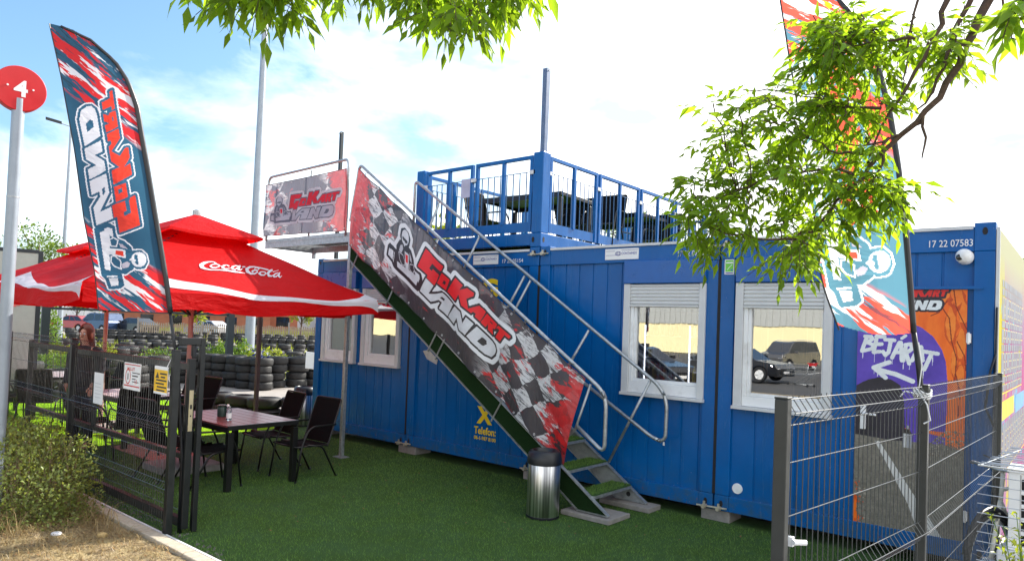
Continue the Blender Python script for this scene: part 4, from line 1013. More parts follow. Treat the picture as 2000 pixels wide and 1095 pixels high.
def fence(name, label, pts, h, folds, bulge, posts, pw=.06, mat=None, wmat=None, group=None, **k):
    t = empty(name, (pts[0][0], pts[0][1], 0), label, 'fence', group); off = Vector((-pts[0][0], -pts[0][1], 0))
    for (x, y) in posts:
        s = MB(); s.box(x - pw/2, y - pw/2, -.03, x + pw/2, y + pw/2, h + .01); s.box(x - pw/2 - .002, y - pw/2 - .002, h + .0105, x + pw/2 + .002, y + pw/2 + .002, h + .018)
        o = s.build('post', mat or M['anthracite'], t, bevel=.004); o.location = off
    for a, b in zip(pts[:-1], pts[1:]):
        o = wire_panel(a, b, .06, h + .018, folds, bulge, wmat, **k).build('wire_panel', wmat or M['wire'], t, fixn=False); o.location = off
    return t
FX = [-.743, -3.24, -5.60, -8.10]
f1 = fence('wire_fence', 'black wire mesh fence with posts behind the dry bush', [(x, -4.29) for x in FX], 1.64, (1.60, .98, .42), (0, -1), [(x, -4.29) for x in FX])
f2 = fence('wire_fence', 'grey wire mesh fence with wide post in front of the mural door', [(4.66, -4.50), (4.86, -2.95), (4.965, -.42)], 1.742, (1.700, 1.00, .40), (1, -.1), [(4.66, -4.53), (4.86, -2.95), (4.97, -.40)], pw=.048, mat=M['grey_post'])
f2p = [c for c in f2.children if c.name.startswith('post')][0]
s = MB(); s.box(4.655, -4.46, 1.20, 4.685, -4.44, 1.235); s.tube([(4.69, -4.47, 1.22), (4.72, -4.42, 1.215)], .010, 8); o = s.build('latch', M['white_frame'], f2); o.location = Vector((-4.66, 4.50, 0))
# wire cage before the outdoor unit
cg = empty('wire_cage', (5.06, -2.55, 0), 'pale wire mesh cage around the outdoor unit at the right edge', 'cage')
def cgp(mb, name, mat): o = mb.build(name, mat, cg, fixn=False); o.location = Vector((-5.06, 2.55, 0)); return o
s = MB()
for k in range(24): s.tube([(5.055, -2.48, .06 + .052 * k), (6.2, -2.52, .06 + .052 * k)], .0024, 4)
for k in range(5): s.tube([(5.25 + .25 * k, -2.50, .05), (5.25 + .25 * k, -2.50, 1.29)], .0026, 4)
cgp(s, 'front_mesh', M['wire_l'])
s = MB()
for k in range(22): s.tube([(5.055 + .004 * k, -2.48 + .045 * k, 1.31 + .008 * math.sin(k)), (6.2, -2.50 + .046 * k, 1.31)], .0026, 4)
for k in range(6): s.tube([(5.07 + .22 * k, -2.49, 1.314), (5.20 + .22 * k, -1.52, 1.314)], .0026, 4)
s.tube([(5.055, -2.48, 1.31), (6.2, -2.52, 1.31)], .005, 6)
cgp(s, 'top_mesh', M['wire_l'])

# sliding gate leaf behind the left fence
gt = empty('sliding_gate', (-.767, -4.137, 0), 'dark framed sliding gate leaf with brass lock beside the grass', 'gate'); goff = Vector((.767, 4.137, 0))
def gp(mb, name, mat, par=None, **k):
    o = mb.build(name, mat, par or gt, **k)
    if par is None: o.location = goff
    return o
for b_ in ((-.800, -4.165, .04, -.740, -4.105, 1.575), (-5.26, -4.160, .04, -5.20, -4.110, 1.56), (-3.02, -4.158, .711, -2.97, -4.112, 1.469)): gp(MB().box(*b_), 'stile', M['anthracite'], bevel=.004)
for b_ in ((-5.199, -4.162, .05, -.801, -4.108, .13), (-5.199, -4.160, .66, -.801, -4.110, .71), (-5.199, -4.160, 1.47, -.801, -4.110, 1.53)): gp(MB().box(*b_), 'rail', M['anthracite'], bevel=.003)
s = wire_panel((-5.18, -4.135), (-.82, -4.135), .14, 1.46, (), (0, -1), None, pitch=.25, r=.0026, hgap=.66, flat=True); gp(s, 'gate_infill', M['wire'], fixn=False)
s = MB(); s.box(-.742, -4.155, .92, -.736, -4.118, 1.29); lk = gp(s, 'lock_plate', pmat('brass_lock_plate', (.55, .47, .30), .4, .7))
s = MB(); s.box(-.7365, -4.145, 1.12, -.7345, -4.128, 1.16); s.box(-.7365, -4.142, 1.05, -.7345, -4.131, 1.065); s.build('keyhole', M['gap'], lk)
s = MB(); s.tube(round_path([(-.77, -4.10, 1.20), (-.77, -4.04, 1.22), (-.77, -4.03, 1.05), (-.77, -4.10, 1.02)], .03), .006, 6); gp(s, 'cable_loop', M['black_plastic'])
pt = empty('gate_portal', (-.75, -3.98, 0), 'dark steel catch portal of the sliding gate behind the black post', 'gate post'); po = Vector((.75, 3.98, 0))
s = MB(); s.box(-.775, -4.075, 0, -.725, -4.03, 1.765); s.box(-.775, -4.26, 1.70, -.725, -4.0755, 1.765); o = s.build('portal_frame', M['anthracite'], pt, bevel=.004); o.location = po
s = MB(); s.tube([(-.75, -4.13, 1.60), (-.75, -4.13, 1.699)], .022, 10); o = s.build('guide_roller', M['black_plastic'], pt); o.location = po
# papers on the fence
def sign_sheet(name, x0, x1, z0, z1, y, draw, mats, label, tilt=0.):
    w, h = x1 - x0, z1 - z0; cv = Canvas(w, h, .003); cv.a[:] = 1; draw(cv, w, h)
    t = empty(name, (x0, y, z0), label, 'sign', 'signs on the wire fence')
    s = MB(); s.box(0, .001, 0, w, .004, h); s.build('backing', M['white'], t)
    cv.build('print', mats, lambda u, v: (u, -.001, v + tilt * u), t, maxrun=30); return t
def d1(cv, w, h):
    cv.rect(0, 0, w, .012, 2)
def d2(cv, w, h):
    cv.rect(.01, h - .022, w - .01, h - .012, 2); cv.rect(.01, .03, w - .01, .042, 2)
    cv.tris([[(x * .052 + .07, y * .044 + h - .072) for x, y in t] for t in text_tris('MELLET', 1, .02)], 2)
    cv.ell(.095, h * .48, .06, .075, 2); cv.ell(.095, h * .48, .047, .062, 1); cv.rect(.085, h * .36, .105, h * .60, 3)
    for k, w_ in enumerate((.17, .13, .08, .15)): cv.rect(.19, h * .62 - k * .028, .19 + w_, h * .62 - k * .028 + .010, 3)
    cv.tris([[(x * .05 + .24, y * .05 + .065) for x, y in t] for t in text_tris('1.5', 1, .03)], 2)
def d3(cv, w, h):
    cv.rect(0, .02, w, h - .03, 2); cv.poly([(.02, h - .11), (.065, h - .05), (.10, h - .11)], 3)
    for k, (a, b) in enumerate(((.11, .25), (.13, .22), (.04, .25), (.03, .20), (.06, .25), (.05, .22))): cv.rect(a, h - .072 - k * .030, b, h - .058 - k * .030, 3)
sign_sheet('paper_sign', -2.44, -2.20, 1.02, 1.34, -4.345, lambda c, w, h: [c.rect(.03, h*.2 + k*.035, w*.8, h*.2 + k*.035 + .008, 2) for k in range(5)], {1: M['white'], 2: M['alu_grey']}, 'plain white sheet on the wire fence, leftmost of its signs')
sign_sheet('warning_sign', -1.70, -1.33, 1.235, 1.49, -4.345, d2, {1: M['white'], 2: M['signred'], 3: M['bn_dark']}, 'white rule sign with red lettering and red circle on the wire fence')
sign_sheet('warning_sign', -1.03, -.765, 1.25, 1.50, -4.345, d3, {1: M['white'], 2: pmat('sign_yellow', (.85, .50, .01), .4), 3: M['bn_dark']}, 'yellow warning sign beside the black gate post')

# ================================================================ FEATHER FLAGS
def feather(name, base, rv, edge, left, pole, label, mat, anchor, su, sv, sleeve=.030, wavef=None, lean=-.19, cuts=None, cols=('fl_teal', 'fl_red')):
    t = empty(name, (base[0], base[1], 0), label, 'flag', 'tall feather flags')
    rx, ry = rv; nxn, nyn = -ry, rx                       # unit vector pointing away from the viewer side
    e = sorted(edge, key=lambda p: p[1]); l = sorted(left, key=lambda p: p[1])
    ez = [p[1] for p in e]; es = [p[0] for p in e]; lz = [p[1] for p in l]; ls = [p[0] for p in l]
    z0, z1 = max(ez[0], lz[0]) , min(ez[-1], lz[-1])
    bottom = cuts
    wv_ = wavef or (lambda s, z: .020 * math.sin(s * 9 + z * 2.1) + .012 * math.sin(z * 5.3 + s * 4))
    def P(s, z, o=0.):
        w = wv_(s, z) - o
        return (rx * s + nxn * w, ry * s + nyn * w, z)
    o_s, o_z = -1.3, 1.90; cv = Canvas(1.6, 2.55, .005)
    jj = (np.arange(cv.ny) + .5) * cv.r + o_z; ii = (np.arange(cv.nx) + .5) * cv.r + o_s
    lo = np.interp(jj, lz, ls)[:, None] - .002; hi = np.interp(jj, ez, es)[:, None] + .002
    uu = np.clip((ii[None, :] - lo) / np.maximum(hi - lo, .01), 0, 1)
    zb_ = z0 + (bottom(uu) if bottom else 0 * uu)
    outside = (ii[None, :] < lo) | (ii[None, :] > hi) | (jj[:, None] < zb_) | (jj[:, None] > z1)
    cv.a[:] = 6
    e1 = Vector((lean, 1)).normalized(); e2 = Vector((e1.y, -e1.x))
    a0 = Vector(anchor) - (e1 * (.03 * su) + e2 * (.09 * sv))
    def rot(x, y): q = a0 + e1 * (x * su) + e2 * (y * sv); return (q.x - o_s, q.y - o_z)
    draw_logo(cv, 0, 0, 1.0, layers=(1, 2, 3, 4, 5), wo_=.030, wd=.019, rot=rot)
    cv.a[outside] = 0
    cl = cv.build('flag_cloth', {1: M['fl_white'], 2: M[cols[0]], 3: M[cols[1]], 4: M['fl_white'], 5: M['fl_pale'], 6: mat}, lambda u, v: P(u + o_s, v + o_z), t, maxrun=8, uv=lambda u, v: (u + o_s, v + o_z))
    cl.data.polygons.foreach_set('use_smooth', [True] * len(cl.data.polygons))
    # hems and sleeve
    s = MB(); s.tube([P(np.interp(z0 + (z1-z0)*k/40, ez, es) , z0 + (z1-z0)*k/40) for k in range(41)], [sleeve * (.9 if k < 30 else .9 - .05 * (k - 30)) for k in range(41)], 8); s.build('pole_sleeve', M['bn_dark'], cl, smooth=True)
    s = MB(); s.tube([P(np.interp(z0 + (z1-z0)*k/40, lz, ls), z0 + (z1-z0)*k/40) for k in range(41)], .005, 5); s.build('hem', M['bn_dark'], cl)
    s = MB(); s.tube([P(x, z) for x, z in pole], [.014] * (len(pole) - 1) + [.020], 8); s.build('flag_pole', M['black_plastic'], t, smooth=True)
    return t
M['flagL'] = flag_mat('flag_print_left', 2.24, 3.16, .72, (.025, .09, .16), (.045, .15, .24), (.75, .02, .05), (.70, .05, .03))
M['flagR'] = flag_mat('flag_print_right', 2.14, 2.90, .72, (.075, .19, .26), (.12, .28, .36), (.80, .06, .05), (.80, .13, .08))
feather('feather_flag', (-.80, -4.22), (.42153, .90681),
        [(-1.138,4.386),(-.979,4.382),(-.844,4.328),(-.643,4.166),(-.537,4.005),(-.455,3.79),(-.41,3.56),(-.365,3.345),(-.285,2.941),(-.221,2.625),(-.15,2.262),(-.104,1.985)],
        [(-1.138,4.384),(-1.033,3.956),(-.911,3.358),(-.806,2.751),(-.709,2.316),(-.662,1.963)],
        [(-.110,2.0),(-.052,1.665),(-.001,1.296),(.05,.70),(.06,.0)], 'tall teal and red feather flag tied to the left wire fence', M['flagL'], (-.62, 2.17), 1.79, .98, sleeve=.026, cols=('fl_navy', 'fl_deepred'))
feather('feather_flag', (4.85, -2.95), (.98714, .15987),
        [(-.72,4.36),(-.60,4.22),(-.51,4.06),(-.442,3.903),(-.321,3.719),(-.241,3.489),(-.178,3.225),(-.13,2.911),(-.093,2.604),(-.063,2.273),(-.042,2.02)],
        [(-.86,4.36),(-.80,4.15),(-.763,3.97),(-.71,3.655),(-.644,3.283),(-.58,2.889),(-.532,2.592),(-.514,2.387),(-.478,2.242),(-.40,2.03)],
        [(-.042,2.03),(-.015,1.84),(.006,1.626),(.008,1.09),(.010,.0)], 'tall teal and red feather flag behind the leafy branch at right', M['flagR'], (-.42, 2.16), 1.62, .86, sleeve=.017, cols=('fl_grey', 'fl_red'),
        wavef=lambda s, z: .022 * math.sin(s * 14 + z * 2.0) * (1 + .8 * max(0, 2.6 - z)) , lean=-.21, cuts=lambda u: -.03 * np.sin(u * math.pi) + .03 * (1 - u))
s = MB()
for k in range(3): s.tube([( -.80 + .035*math.cos(a) - .03, -4.25 + .03*math.sin(a), 1.60 + .012*k + .01*math.sin(a*2)) for a in [2*math.pi*q/14 for q in range(15)]], .005, 5)
s.tube([(-.83, -4.28, 1.60), (-.86, -4.31, 1.50), (-.84, -4.31, 1.42)], .004, 5)
tag(s.build('rope_tie', M['white']), 'white cord knot holding the flag pole on the left fence', 'cord')
s = MB()
for k in range(3): s.tube([(4.855 + .04*math.cos(a), -2.96 + .04*math.sin(a), 1.70 + .012*k + .012*math.sin(a*2)) for a in [2*math.pi*q/14 for q in range(15)]], .005, 5)
s.tube([(4.86, -3.0, 1.70), (4.885, -3.01, 1.66), (4.90, -3.0, 1.58), (4.87, -3.0, 1.56)], .004, 5); s.tube([(4.84, -3.0, 1.71), (4.78, -3.0, 1.72), (4.76, -3.0, 1.69)], .004, 5); s.tube([(4.84, -2.98, 1.72), (4.855, -2.99, 1.86), (4.835, -2.98, 1.98)], .003, 5)
tag(s.build('rope_tie', M['white']), 'white cord knot holding the flag pole on the right fence', 'cord')

# ================================================================ PARASOLS
def canopy(cx, cy, hx, hy, ze, zp, label, band, mast_h=None, writing=None, seedp=0.):
    t = empty('parasol', (cx, cy, 0), label, 'parasol', 'large red parasols')
    def Z(x, y):
        m_ = max(abs(x) / hx, abs(y) / hy); k = min(abs(x) / hx, abs(y) / hy) / max(m_, 1e-6)
        return zp - (zp - ze) * m_ ** .93 - .055 * m_ * (1 - k ** 2) * (1 if m_ > .2 else 0) + .012 * math.sin(x * 7 + seedp) * m_ * (1 - k) + .010 * math.sin(y * 6 + x * 3) * m_
    N = 48; mb = MB()
    for j in range(N + 1):
        for i in range(N + 1):
            x, y = hx * (2*i/N - 1), hy * (2*j/N - 1); mb.v.append((x, y, Z(x, y)))
    for j in range(N):
        for i in range(N): a = j*(N+1)+i; mb.f.append((a, a+1, a+N+2, a+N+1)); mb.m.append(0)
    cl = mb.build('canopy_cloth', M['red_cloth'], t, smooth=True)
    # valance flaps
    for sx, sy, L in ((1, 0, hy), (-1, 0, hy), (0, 1, hx), (0, -1, hx)):
        v = MB(); n = 60
        for k in range(n + 1):
            q = -L + 2 * L * k / n
            px, py = (sx * hx, q) if sx else (q, sy * hy)
            z = Z(px, py); wob = .018 * math.sin(q * 5 + seedp) ; d = .185 + .012 * math.sin(q * 3.1 + sx)
            for m_ in range(4):
                f = m_ / 3; v.v.append((px + sx * (.006 + wob * f), py + sy * (.006 + wob * f), z - d * f))
        for k in range(n):
            for m_ in range(3): a = k*4+m_; v.f.append((a, a+4, a+5, a+1)); v.m.append(0)
        v.build('valance', M['red_cloth'], t, smooth=True)
    # white ribbons following the lower edge
    for sx, sy, L in ((1, 0, hy), (-1, 0, hy), (0, 1, hx), (0, -1, hx)):
        v = MB(); n = 80; fx = [b[0] for b in band]; lo = [b[1] for b in band]; hi = [b[2] for b in band]
        def face(q, t_):          # q along the edge, t_ metres up the slope (negative: down the flap)
            if t_ >= 0:
                f = 1 - t_ / (hx if sx else hy); e = f
                x, y = (sx * hx * f, q * min(1, f * L / max(abs(q), 1e-6)) if abs(q) > f * L else q) if sx else ((q if abs(q) < f * L else math.copysign(f * L, q)), sy * hy * f)
                return (x + sx * .004, y + sy * .004, Z(x, y) + .007)
            x, y = (sx * hx, q) if sx else (q, sy * hy)
            wob = .018 * math.sin(q * 5 + seedp) * min(1, -t_ / .185)
            return (x + sx * (.013 + wob), y + sy * (.013 + wob), Z(x, y) + t_)
        NB_ = 7
        for k in range(n + 1):
            q = -L + 2 * L * k / n; u = k / n if (sx == 1 or sy == -1) else 1 - k / n
            a, b = np.interp(u, fx, lo), np.interp(u, fx, hi)
            for m_ in range(NB_ + 1): v.v.append(face(q, a + (b - a) * m_ / NB_))
        for k in range(n):
            for m_ in range(NB_): a = k*(NB_+1)+m_; v.f.append((a, a+NB_+1, a+NB_+2, a+1)); v.m.append(0)
        v.build('white_ribbon', M['white_cloth'], t, smooth=True)
    # vent cap
    s = MB(); h = .60; zc = zp + .07
    ps = [(h, -h), (h, h), (-h, h), (-h, -h)]
    v0 = [(0, 0, zc)]
    n = 12; ring = []
    for a, b in zip(ps, ps[1:] + ps[:1]):
        for k in range(n): f = k / n; x, y = a[0]+(b[0]-a[0])*f, a[1]+(b[1]-a[1])*f; ring.append((x, y, zc - .27 - .03 * math.sin(f * math.pi)))
    mid = [(x * .5, y * .5, zc - .125 - .01) for x, y, z in ring]
    R_ = len(ring); s.add(v0 + mid + ring, [(0, 1 + i, 1 + (i+1) % R_) for i in range(R_)] + [(1 + i, 1 + R_ + i, 1 + R_ + (i+1) % R_, 1 + (i+1) % R_) for i in range(R_)])
    s.add(ring + [(x * 1.0, y * 1.0, z - .035) for x, y, z in ring], [(i, R_ + i, R_ + (i+1) % R_, (i+1) % R_) for i in range(R_)])
    s.build('vent_cap', M['red_cloth'], t, smooth='angle')
    s = MB(); s.tube([(0, 0, 0), (0, 0, zp - .02)], .032, 14); s.build('mast', M['pinkmast'], t, smooth='angle')
    s = MB(); s.lathe([(0, 0), (.05, 0), (.05, .06), (.02, .075), (0, .08)], (0, 0, zc - .02), 12); s.build('finial', M['galv'], t)
    for i, (x, y) in enumerate(((hx, hy), (hx, -hy), (-hx, hy), (-hx, -hy), (hx, 0), (-hx, 0), (0, hy), (0, -hy))):
        s = MB(); s.bar((0, 0, zp - .06), (x * .985, y * .985, Z(x, y) - .03), .022, .03); s.build('rib', M['darkpost'], t)
    for i, (x, y) in enumerate(((hx, hy), (hx, -hy), (-hx, hy), (-hx, -hy))):
        s = MB(); s.bar((0, 0, 1.95), (x * .5, y * .5, (zp - .06 + Z(x, y)) / 2 - .02), .018, .022); s.build('strut', M['darkpost'], t)
    s = MB(); s.box(-.36, -.36, .0, .36, .36, .09); s.build('base_block', M['concrete'], t, bevel=.01)
    if writing: writing(t, Z, hx)
    return t
COCA = [[(465,205,34),(430,168,14),(390,164,18),(330,168,30),(255,192,58),(205,235,74),(215,275,62),(270,312,36),(370,335,22),(520,335,22),(680,345,26),(820,362,38),(920,372,24),(1015,385,6)],
 [(400,222,18),(368,258,34),(398,288,28),(460,290,22),(518,265,24),(530,238,20),(485,216,18),(420,220,22)], [(530,255,14),(585,258,14)],
 [(700,248,28),(665,226,14),(605,243,34),(588,285,46),(635,314,28),(700,300,14),(760,285,12)],
 [(885,240,16),(825,236,22),(772,265,40),(772,308,34),(822,316,24),(880,270,22),(912,232,20)], [(918,240,34),(882,305,42),(915,326,22),(968,292,10)], [(968,258,26),(1008,254,26)],
 [(1485,328,24),(1350,288,22),(1200,254,22),(1105,260,36),(1052,300,60),(1062,345,60),(1130,390,34),(1210,392,28),(1262,362,24),(1255,330,18),(1205,322,20),(1165,345,42)],
 [(1300,300,14),(1270,322,12),(1215,312,12),(1205,286,12),(1250,274,12),(1300,300,14)],
 [(1330,362,26),(1302,390,38),(1340,420,28),(1400,425,22),(1438,396,22),(1418,366,18),(1360,358,20),(1330,362,24)],
 [(1440,405,12),(1505,385,18),(1575,345,16),(1568,328,16),(1520,345,32),(1480,390,46),(1500,440,42),(1560,452,22),(1605,430,14)], [(1590,372,14),(1705,350,8)],
 [(1700,400,16),(1642,410,22),(1602,440,32),(1612,468,26),(1660,466,20),(1712,420,18)], [(1732,400,24),(1708,455,36),(1740,486,20),(1782,458,8)]]
def coca(t, Z, hx):
    # script lettering along the +X slope: u runs towards +Y, v runs up the slope
    y0, y1 = -3.42 + 2.93, -1.83 + 2.93
    cv = Canvas(2.0, .72, .0035)
    for st_ in COCA: cv.stroke([(x / 1000., .70 - y / 1000. , w / 1000.) for x, y, w in st_], .02, 1)
    # corner points on the slope measured from the parasol centre: (y, x-distance from the ridge line)
    BL, BR_, TR, TL = (-.749, 1.496), (.577, 1.349), (1.095, .497), (-.433, .78)
    def mp(u, v):
        u, v = u / 2.0, v / .70; a = [(BL[i]*(1-u)*(1-v) + BR_[i]*u*(1-v) + TR[i]*u*v + TL[i]*(1-u)*v) for i in (0, 1)]
        return (a[1], a[0], Z(a[1], a[0]) + .012)
    cv.build('script_lettering', {1: M['white_cloth']}, mp, t, maxrun=8)
canopy(-3.35, -2.93, 1.525, 1.775, 2.25, 3.20, 'large red square parasol with white script lettering beside the stair',
       [(0, .16, .42), (.12, .12, .32), (.3, .05, .19), (.5, -.01, .08), (.68, -.03, .015), (.82, -.05, .01), (.92, -.07, .04), (.97, -.10, .12), (1, -.16, .22)], writing=coca)
canopy(-7.15, -2.55, 1.55, 1.75, 2.26, 3.16, 'large red square parasol with a wavy white band, farther from the stair',
       [(0, -.12, .30), (.08, -.13, .12), (.2, -.02, .10), (.35, .12, .24), (.5, .24, .46), (.62, .26, .56), (.75, .12, .42), (.88, -.02, .22), (1, -.10, .10)], seedp=2.)
s = MB(); s.box(-5.05, -1.02, 0, -4.99, -.96, 2.12); tag(s.build('steel_post', pmat('brown_steel_post', (.10, .075, .07), .5), bevel=.004), 'brown square steel post between the parasols and the left container', 'post')

# ================================================================ TABLES AND CHAIRS
def table(cx, cy, lx, ly, label, top, z0=0., rz=0.):
    t = empty('dining_table', (cx, cy, z0), label, 'table', 'slatted dining tables', rz)
    s = MB(); n = 7; w = ly / n
    for k in range(n): s.box(-lx/2 + .03, -ly/2 + k*w + .003, .722, lx/2 - .03, -ly/2 + (k+1)*w - .003, .740)
    s.build('tabletop', top, t, bevel=.002)
    s = MB(); s.box(-lx/2, -ly/2 - .001, .69, -lx/2 + .029, ly/2 + .001, .742); s.box(lx/2 - .029, -ly/2 - .001, .69, lx/2, ly/2 + .001, .742); s.box(-lx/2 + .03, -ly/2 - .001, .66, lx/2 - .03, -ly/2 + .025, .7215); s.box(-lx/2 + .03, ly/2 - .025, .66, lx/2 - .03, ly/2 + .001, .7215)
    s.build('table_frame', M['chair_metal'], t, bevel=.003)
    for x in (-1, 1):
        for y in (-1, 1): s = MB(); a, b = x * (lx/2 - .035), y * (ly/2 - .035); s.box(a - .033, b - .033, 0, a + .033, b + .033, .66); s.build('leg', M['chair_metal'], t, bevel=.003)
    return t
def chair_proto():
    """faces +X; origin on the floor under the seat"""
    t = empty('sling_chair', (0, 0, 0), 'x', 'chair', 'black sling chairs')
    m_ = M['chair_metal']; W = .26
    s = MB(); n = 8
    prof = [(.24, .415), (.20, .435), (.0, .42), (-.16, .405), (-.21, .42)]
    s.add([(x, y, z) for y in (-W + .02, W - .02) for x, z in prof] + [(x, y, z - .008) for y in (-W + .02, W - .02) for x, z in prof],
          [(i, i+1, 6+i, 5+i) for i in range(4)] + [(10+i, 15+i, 16+i, 11+i) for i in range(4)] + [(i, 10+i, 11+i, i+1) for i in range(4)] + [(5+i, 6+i, 16+i, 15+i) for i in range(4)] + [(0, 5, 15, 10), (4, 14, 19, 9)])
    s.build('seat', M['sling'], t, smooth='angle')
    prof = [(-.205, .43), (-.245, .55), (-.305, .76), (-.375, .955)]
    s = MB(); s.add([(x, y, z) for y in (-W + .02, W - .02) for x, z in prof] + [(x - .009, y, z - .003) for y in (-W + .02, W - .02) for x, z in prof],
          [(i, i+1, 5+i, 4+i) for i in range(3)] + [(8+i, 12+i, 13+i, 9+i) for i in range(3)] + [(i, 8+i, 9+i, i+1) for i in range(3)] + [(4+i, 5+i, 13+i, 12+i) for i in range(3)] + [(0, 4, 12, 8), (3, 11, 15, 7)])
    s.build('backrest', M['sling'], t, smooth='angle')
    s = MB()
    s.tube(round_path([(.25, -W + .01, .425), (-.20, -W + .01, .41), (-.385, -W + .01, .965), (-.385, W - .01, .965), (-.20, W - .01, .41), (.25, W - .01, .425)], .04), .011, 7)
    s.tube([(.235, -W, .415), (.235, W, .415)], .010, 7); s.tube([(-.19, -W, .40), (-.19, W, .40)], .010, 7)
    s.build('frame', m_, t, smooth=True)
    for y in (-W - .012, W + .012):
        s = MB(); s.tube(round_path([(.27, y, 0), (.20, y, .44), (.10, y, .655), (-.20, y, .66), (-.285, y, .66)], .09), .012, 7); s.build('armrest', m_, t, smooth=True)
        s = MB(); s.tube(round_path([(-.33, y, 0), (-.10, y, .40), (.12, y, .44)], .05), .012, 7); s.build('leg', m_, t, smooth=True)
    s = MB()
    for y in (-W - .012, W + .012):
        for x in (.27, -.33): s.tube([(x, y, 0.001), (x, y, .025)], .015, 8)
    s.build('foot_cap', M['black_plastic'], t); return t
proto = chair_proto(); used_ = [False]
def chair(x, y, face, label, z=0.):
    o = proto if not used_[0] else copy_tree(proto); used_[0] = True
    o.location = (x, y, z); o.rotation_euler = (0, 0, R(face)); o['label'] = label; return o
table(-2.60, -2.70, 1.46, .90, 'reddish slatted table with two bottles by the black gate', M['planks'])
chair(-2.06, -2.06, -88, 'black sling chair nearest the blue container, backrest towards the wall')
chair(-2.90, -2.02, -94, 'black sling chair at the far side of the reddish table, left of its neighbour')
chair(-2.36, -3.10, 84, 'black sling chair at the near side of the reddish table beside the gate')
chair(-3.02, -3.22, 95, 'black sling chair behind the gate at the left end of the reddish table')
table(-5.75, -2.62, 1.46, .90, 'pale slatted table behind the rule sign on the fence', M['planks_pale'], rz=R(3))
for x, y, f, l in ((-5.35, -3.35, 80, 'black sling chair in front of the pale table, on its fence side'), (-5.4, -1.9, -85, 'black sling chair behind the pale table, right one'), (-6.2, -1.85, -95, 'black sling chair behind the pale table, left one'), (-4.65, -3.05, 170, 'black sling chair at the end of the pale table turned to it')): chair(x, y, f, l)
table(-9.6, -2.55, 1.46, .90, 'pale slatted table farthest left near the hedge', M['planks_pale'], rz=R(-4))
for x, y, f, l in ((-9.1, -3.3, 78, 'black sling chair before the farthest left table, right one'), (-9.9, -3.35, 95, 'black sling chair before the farthest left table, left one'), (-9.2, -1.8, -88, 'black sling chair behind the farthest left table, right one'), (-10.1, -1.8, -96, 'black sling chair behind the farthest left table, left one'), (-8.2, -3.15, 150, 'black sling chair leaning back between the two left tables'), (-7.7, -2.6, 175, 'black sling chair turned to the farthest left table')): chair(x, y, f, l)
DZ = ZT + .145
table(-1.0, 1.15, 1.46, .90, 'dark table on the roof terrace behind its corner post', M['darkpost'], z0=DZ, rz=R(4))
table(-.85, 3.25, 1.46, .90, 'dark table on the roof terrace behind the side railing', M['darkpost'], z0=DZ, rz=R(-3))
for x, y, f, l in ((-1.85, 1.05, 0, 'sling chair on the roof terrace at the left end of its first table'), (-.35, .90 + 1.12, -80, 'sling chair on the roof terrace right behind the corner post'), (-.80, 2.05, -92, 'sling chair on the roof terrace, second behind the corner post'), (-.42, 4.05, -86, 'sling chair on the roof terrace beside the leafy branch'), (-1.0, 4.15, -92, 'sling chair on the roof terrace, farthest from the corner'), (-1.15, 2.5, 88, 'sling chair on the roof terrace between its two tables')): chair(x, y, f, l, DZ)
# bottles on the near table
s = MB(); s.lathe([(0, 0), (.05, 0), (.053, .02), (.053, .105), (.050, .112), (.055, .115), (.055, .135), (.045, .142), (0, .142)], (-2.66, -2.82, .7405), 24)
tag(s.build('jar', pmat('dark_green_jar', (.02, .045, .035), .3), smooth='angle'), 'dark green lidded jar on the reddish table', 'jar')
bt = empty('sauce_bottle', (-2.30, -2.92, .7405), 'clear plastic bottle with tilted cap on the reddish table', 'bottle')
s = MB(); s.lathe([(0, 0), (.028, 0), (.031, .01), (.031, .12), (.024, .14), (.014, .15), (.014, .165), (0, .165)], n=18); s.build('body', M['clear'], bt, smooth='angle')
s = MB(); s.lathe([(.0315, .03), (.0315, .09)], n=18); s.build('sticker', M['white'], bt, fixn=False)
s = MB(); s.lathe([(0, 0), (.016, 0), (.016, .02), (.004, .035), (0, .035)], n=12); o = s.build('cap', M['white'], bt); o.location = (-.022, 0, .160); o.rotation_euler = (0, R(-35), 0)
# striped mat
s = MB()
for k in range(9): s.box(-5.35 + k * .155, -3.05, .012, -5.35 + k * .155 + .13, -2.35, .03)
tag(s.build('striped_mat', pmat('terracotta_mat', (.42, .17, .14), .8)), 'reddish slatted mat on the turf under the parasol', 'mat')

# ================================================================ PERSON by the fence
per = empty('person', (-5.50, -3.40, 0), 'person with long auburn hair in dark clothes standing behind the wire fence', 'person', rz=R(38))
def skinned(name, nodes, edges, mat, parent, sub=2, root=0):
    me = bpy.data.meshes.new(name); me.from_pydata([n[0] for n in nodes], edges, []); o = bpy.data.objects.new(name, me); link(o, parent); me.materials.append(mat)
    sk = o.modifiers.new('skin', 'SKIN'); sk.use_smooth_shade = True
    d = me.skin_vertices[0].data if me.skin_vertices else None
    if d is None:
        bpy.context.view_layer.update()
    for i, n in enumerate(nodes):
        r = n[1] if isinstance(n[1], tuple) else (n[1], n[1]); me.skin_vertices[0].data[i].radius = r
    me.skin_vertices[0].data[root].use_root = True
    sb = o.modifiers.new('sub', 'SUBSURF'); sb.levels = sub; sb.render_levels = sub
    return o
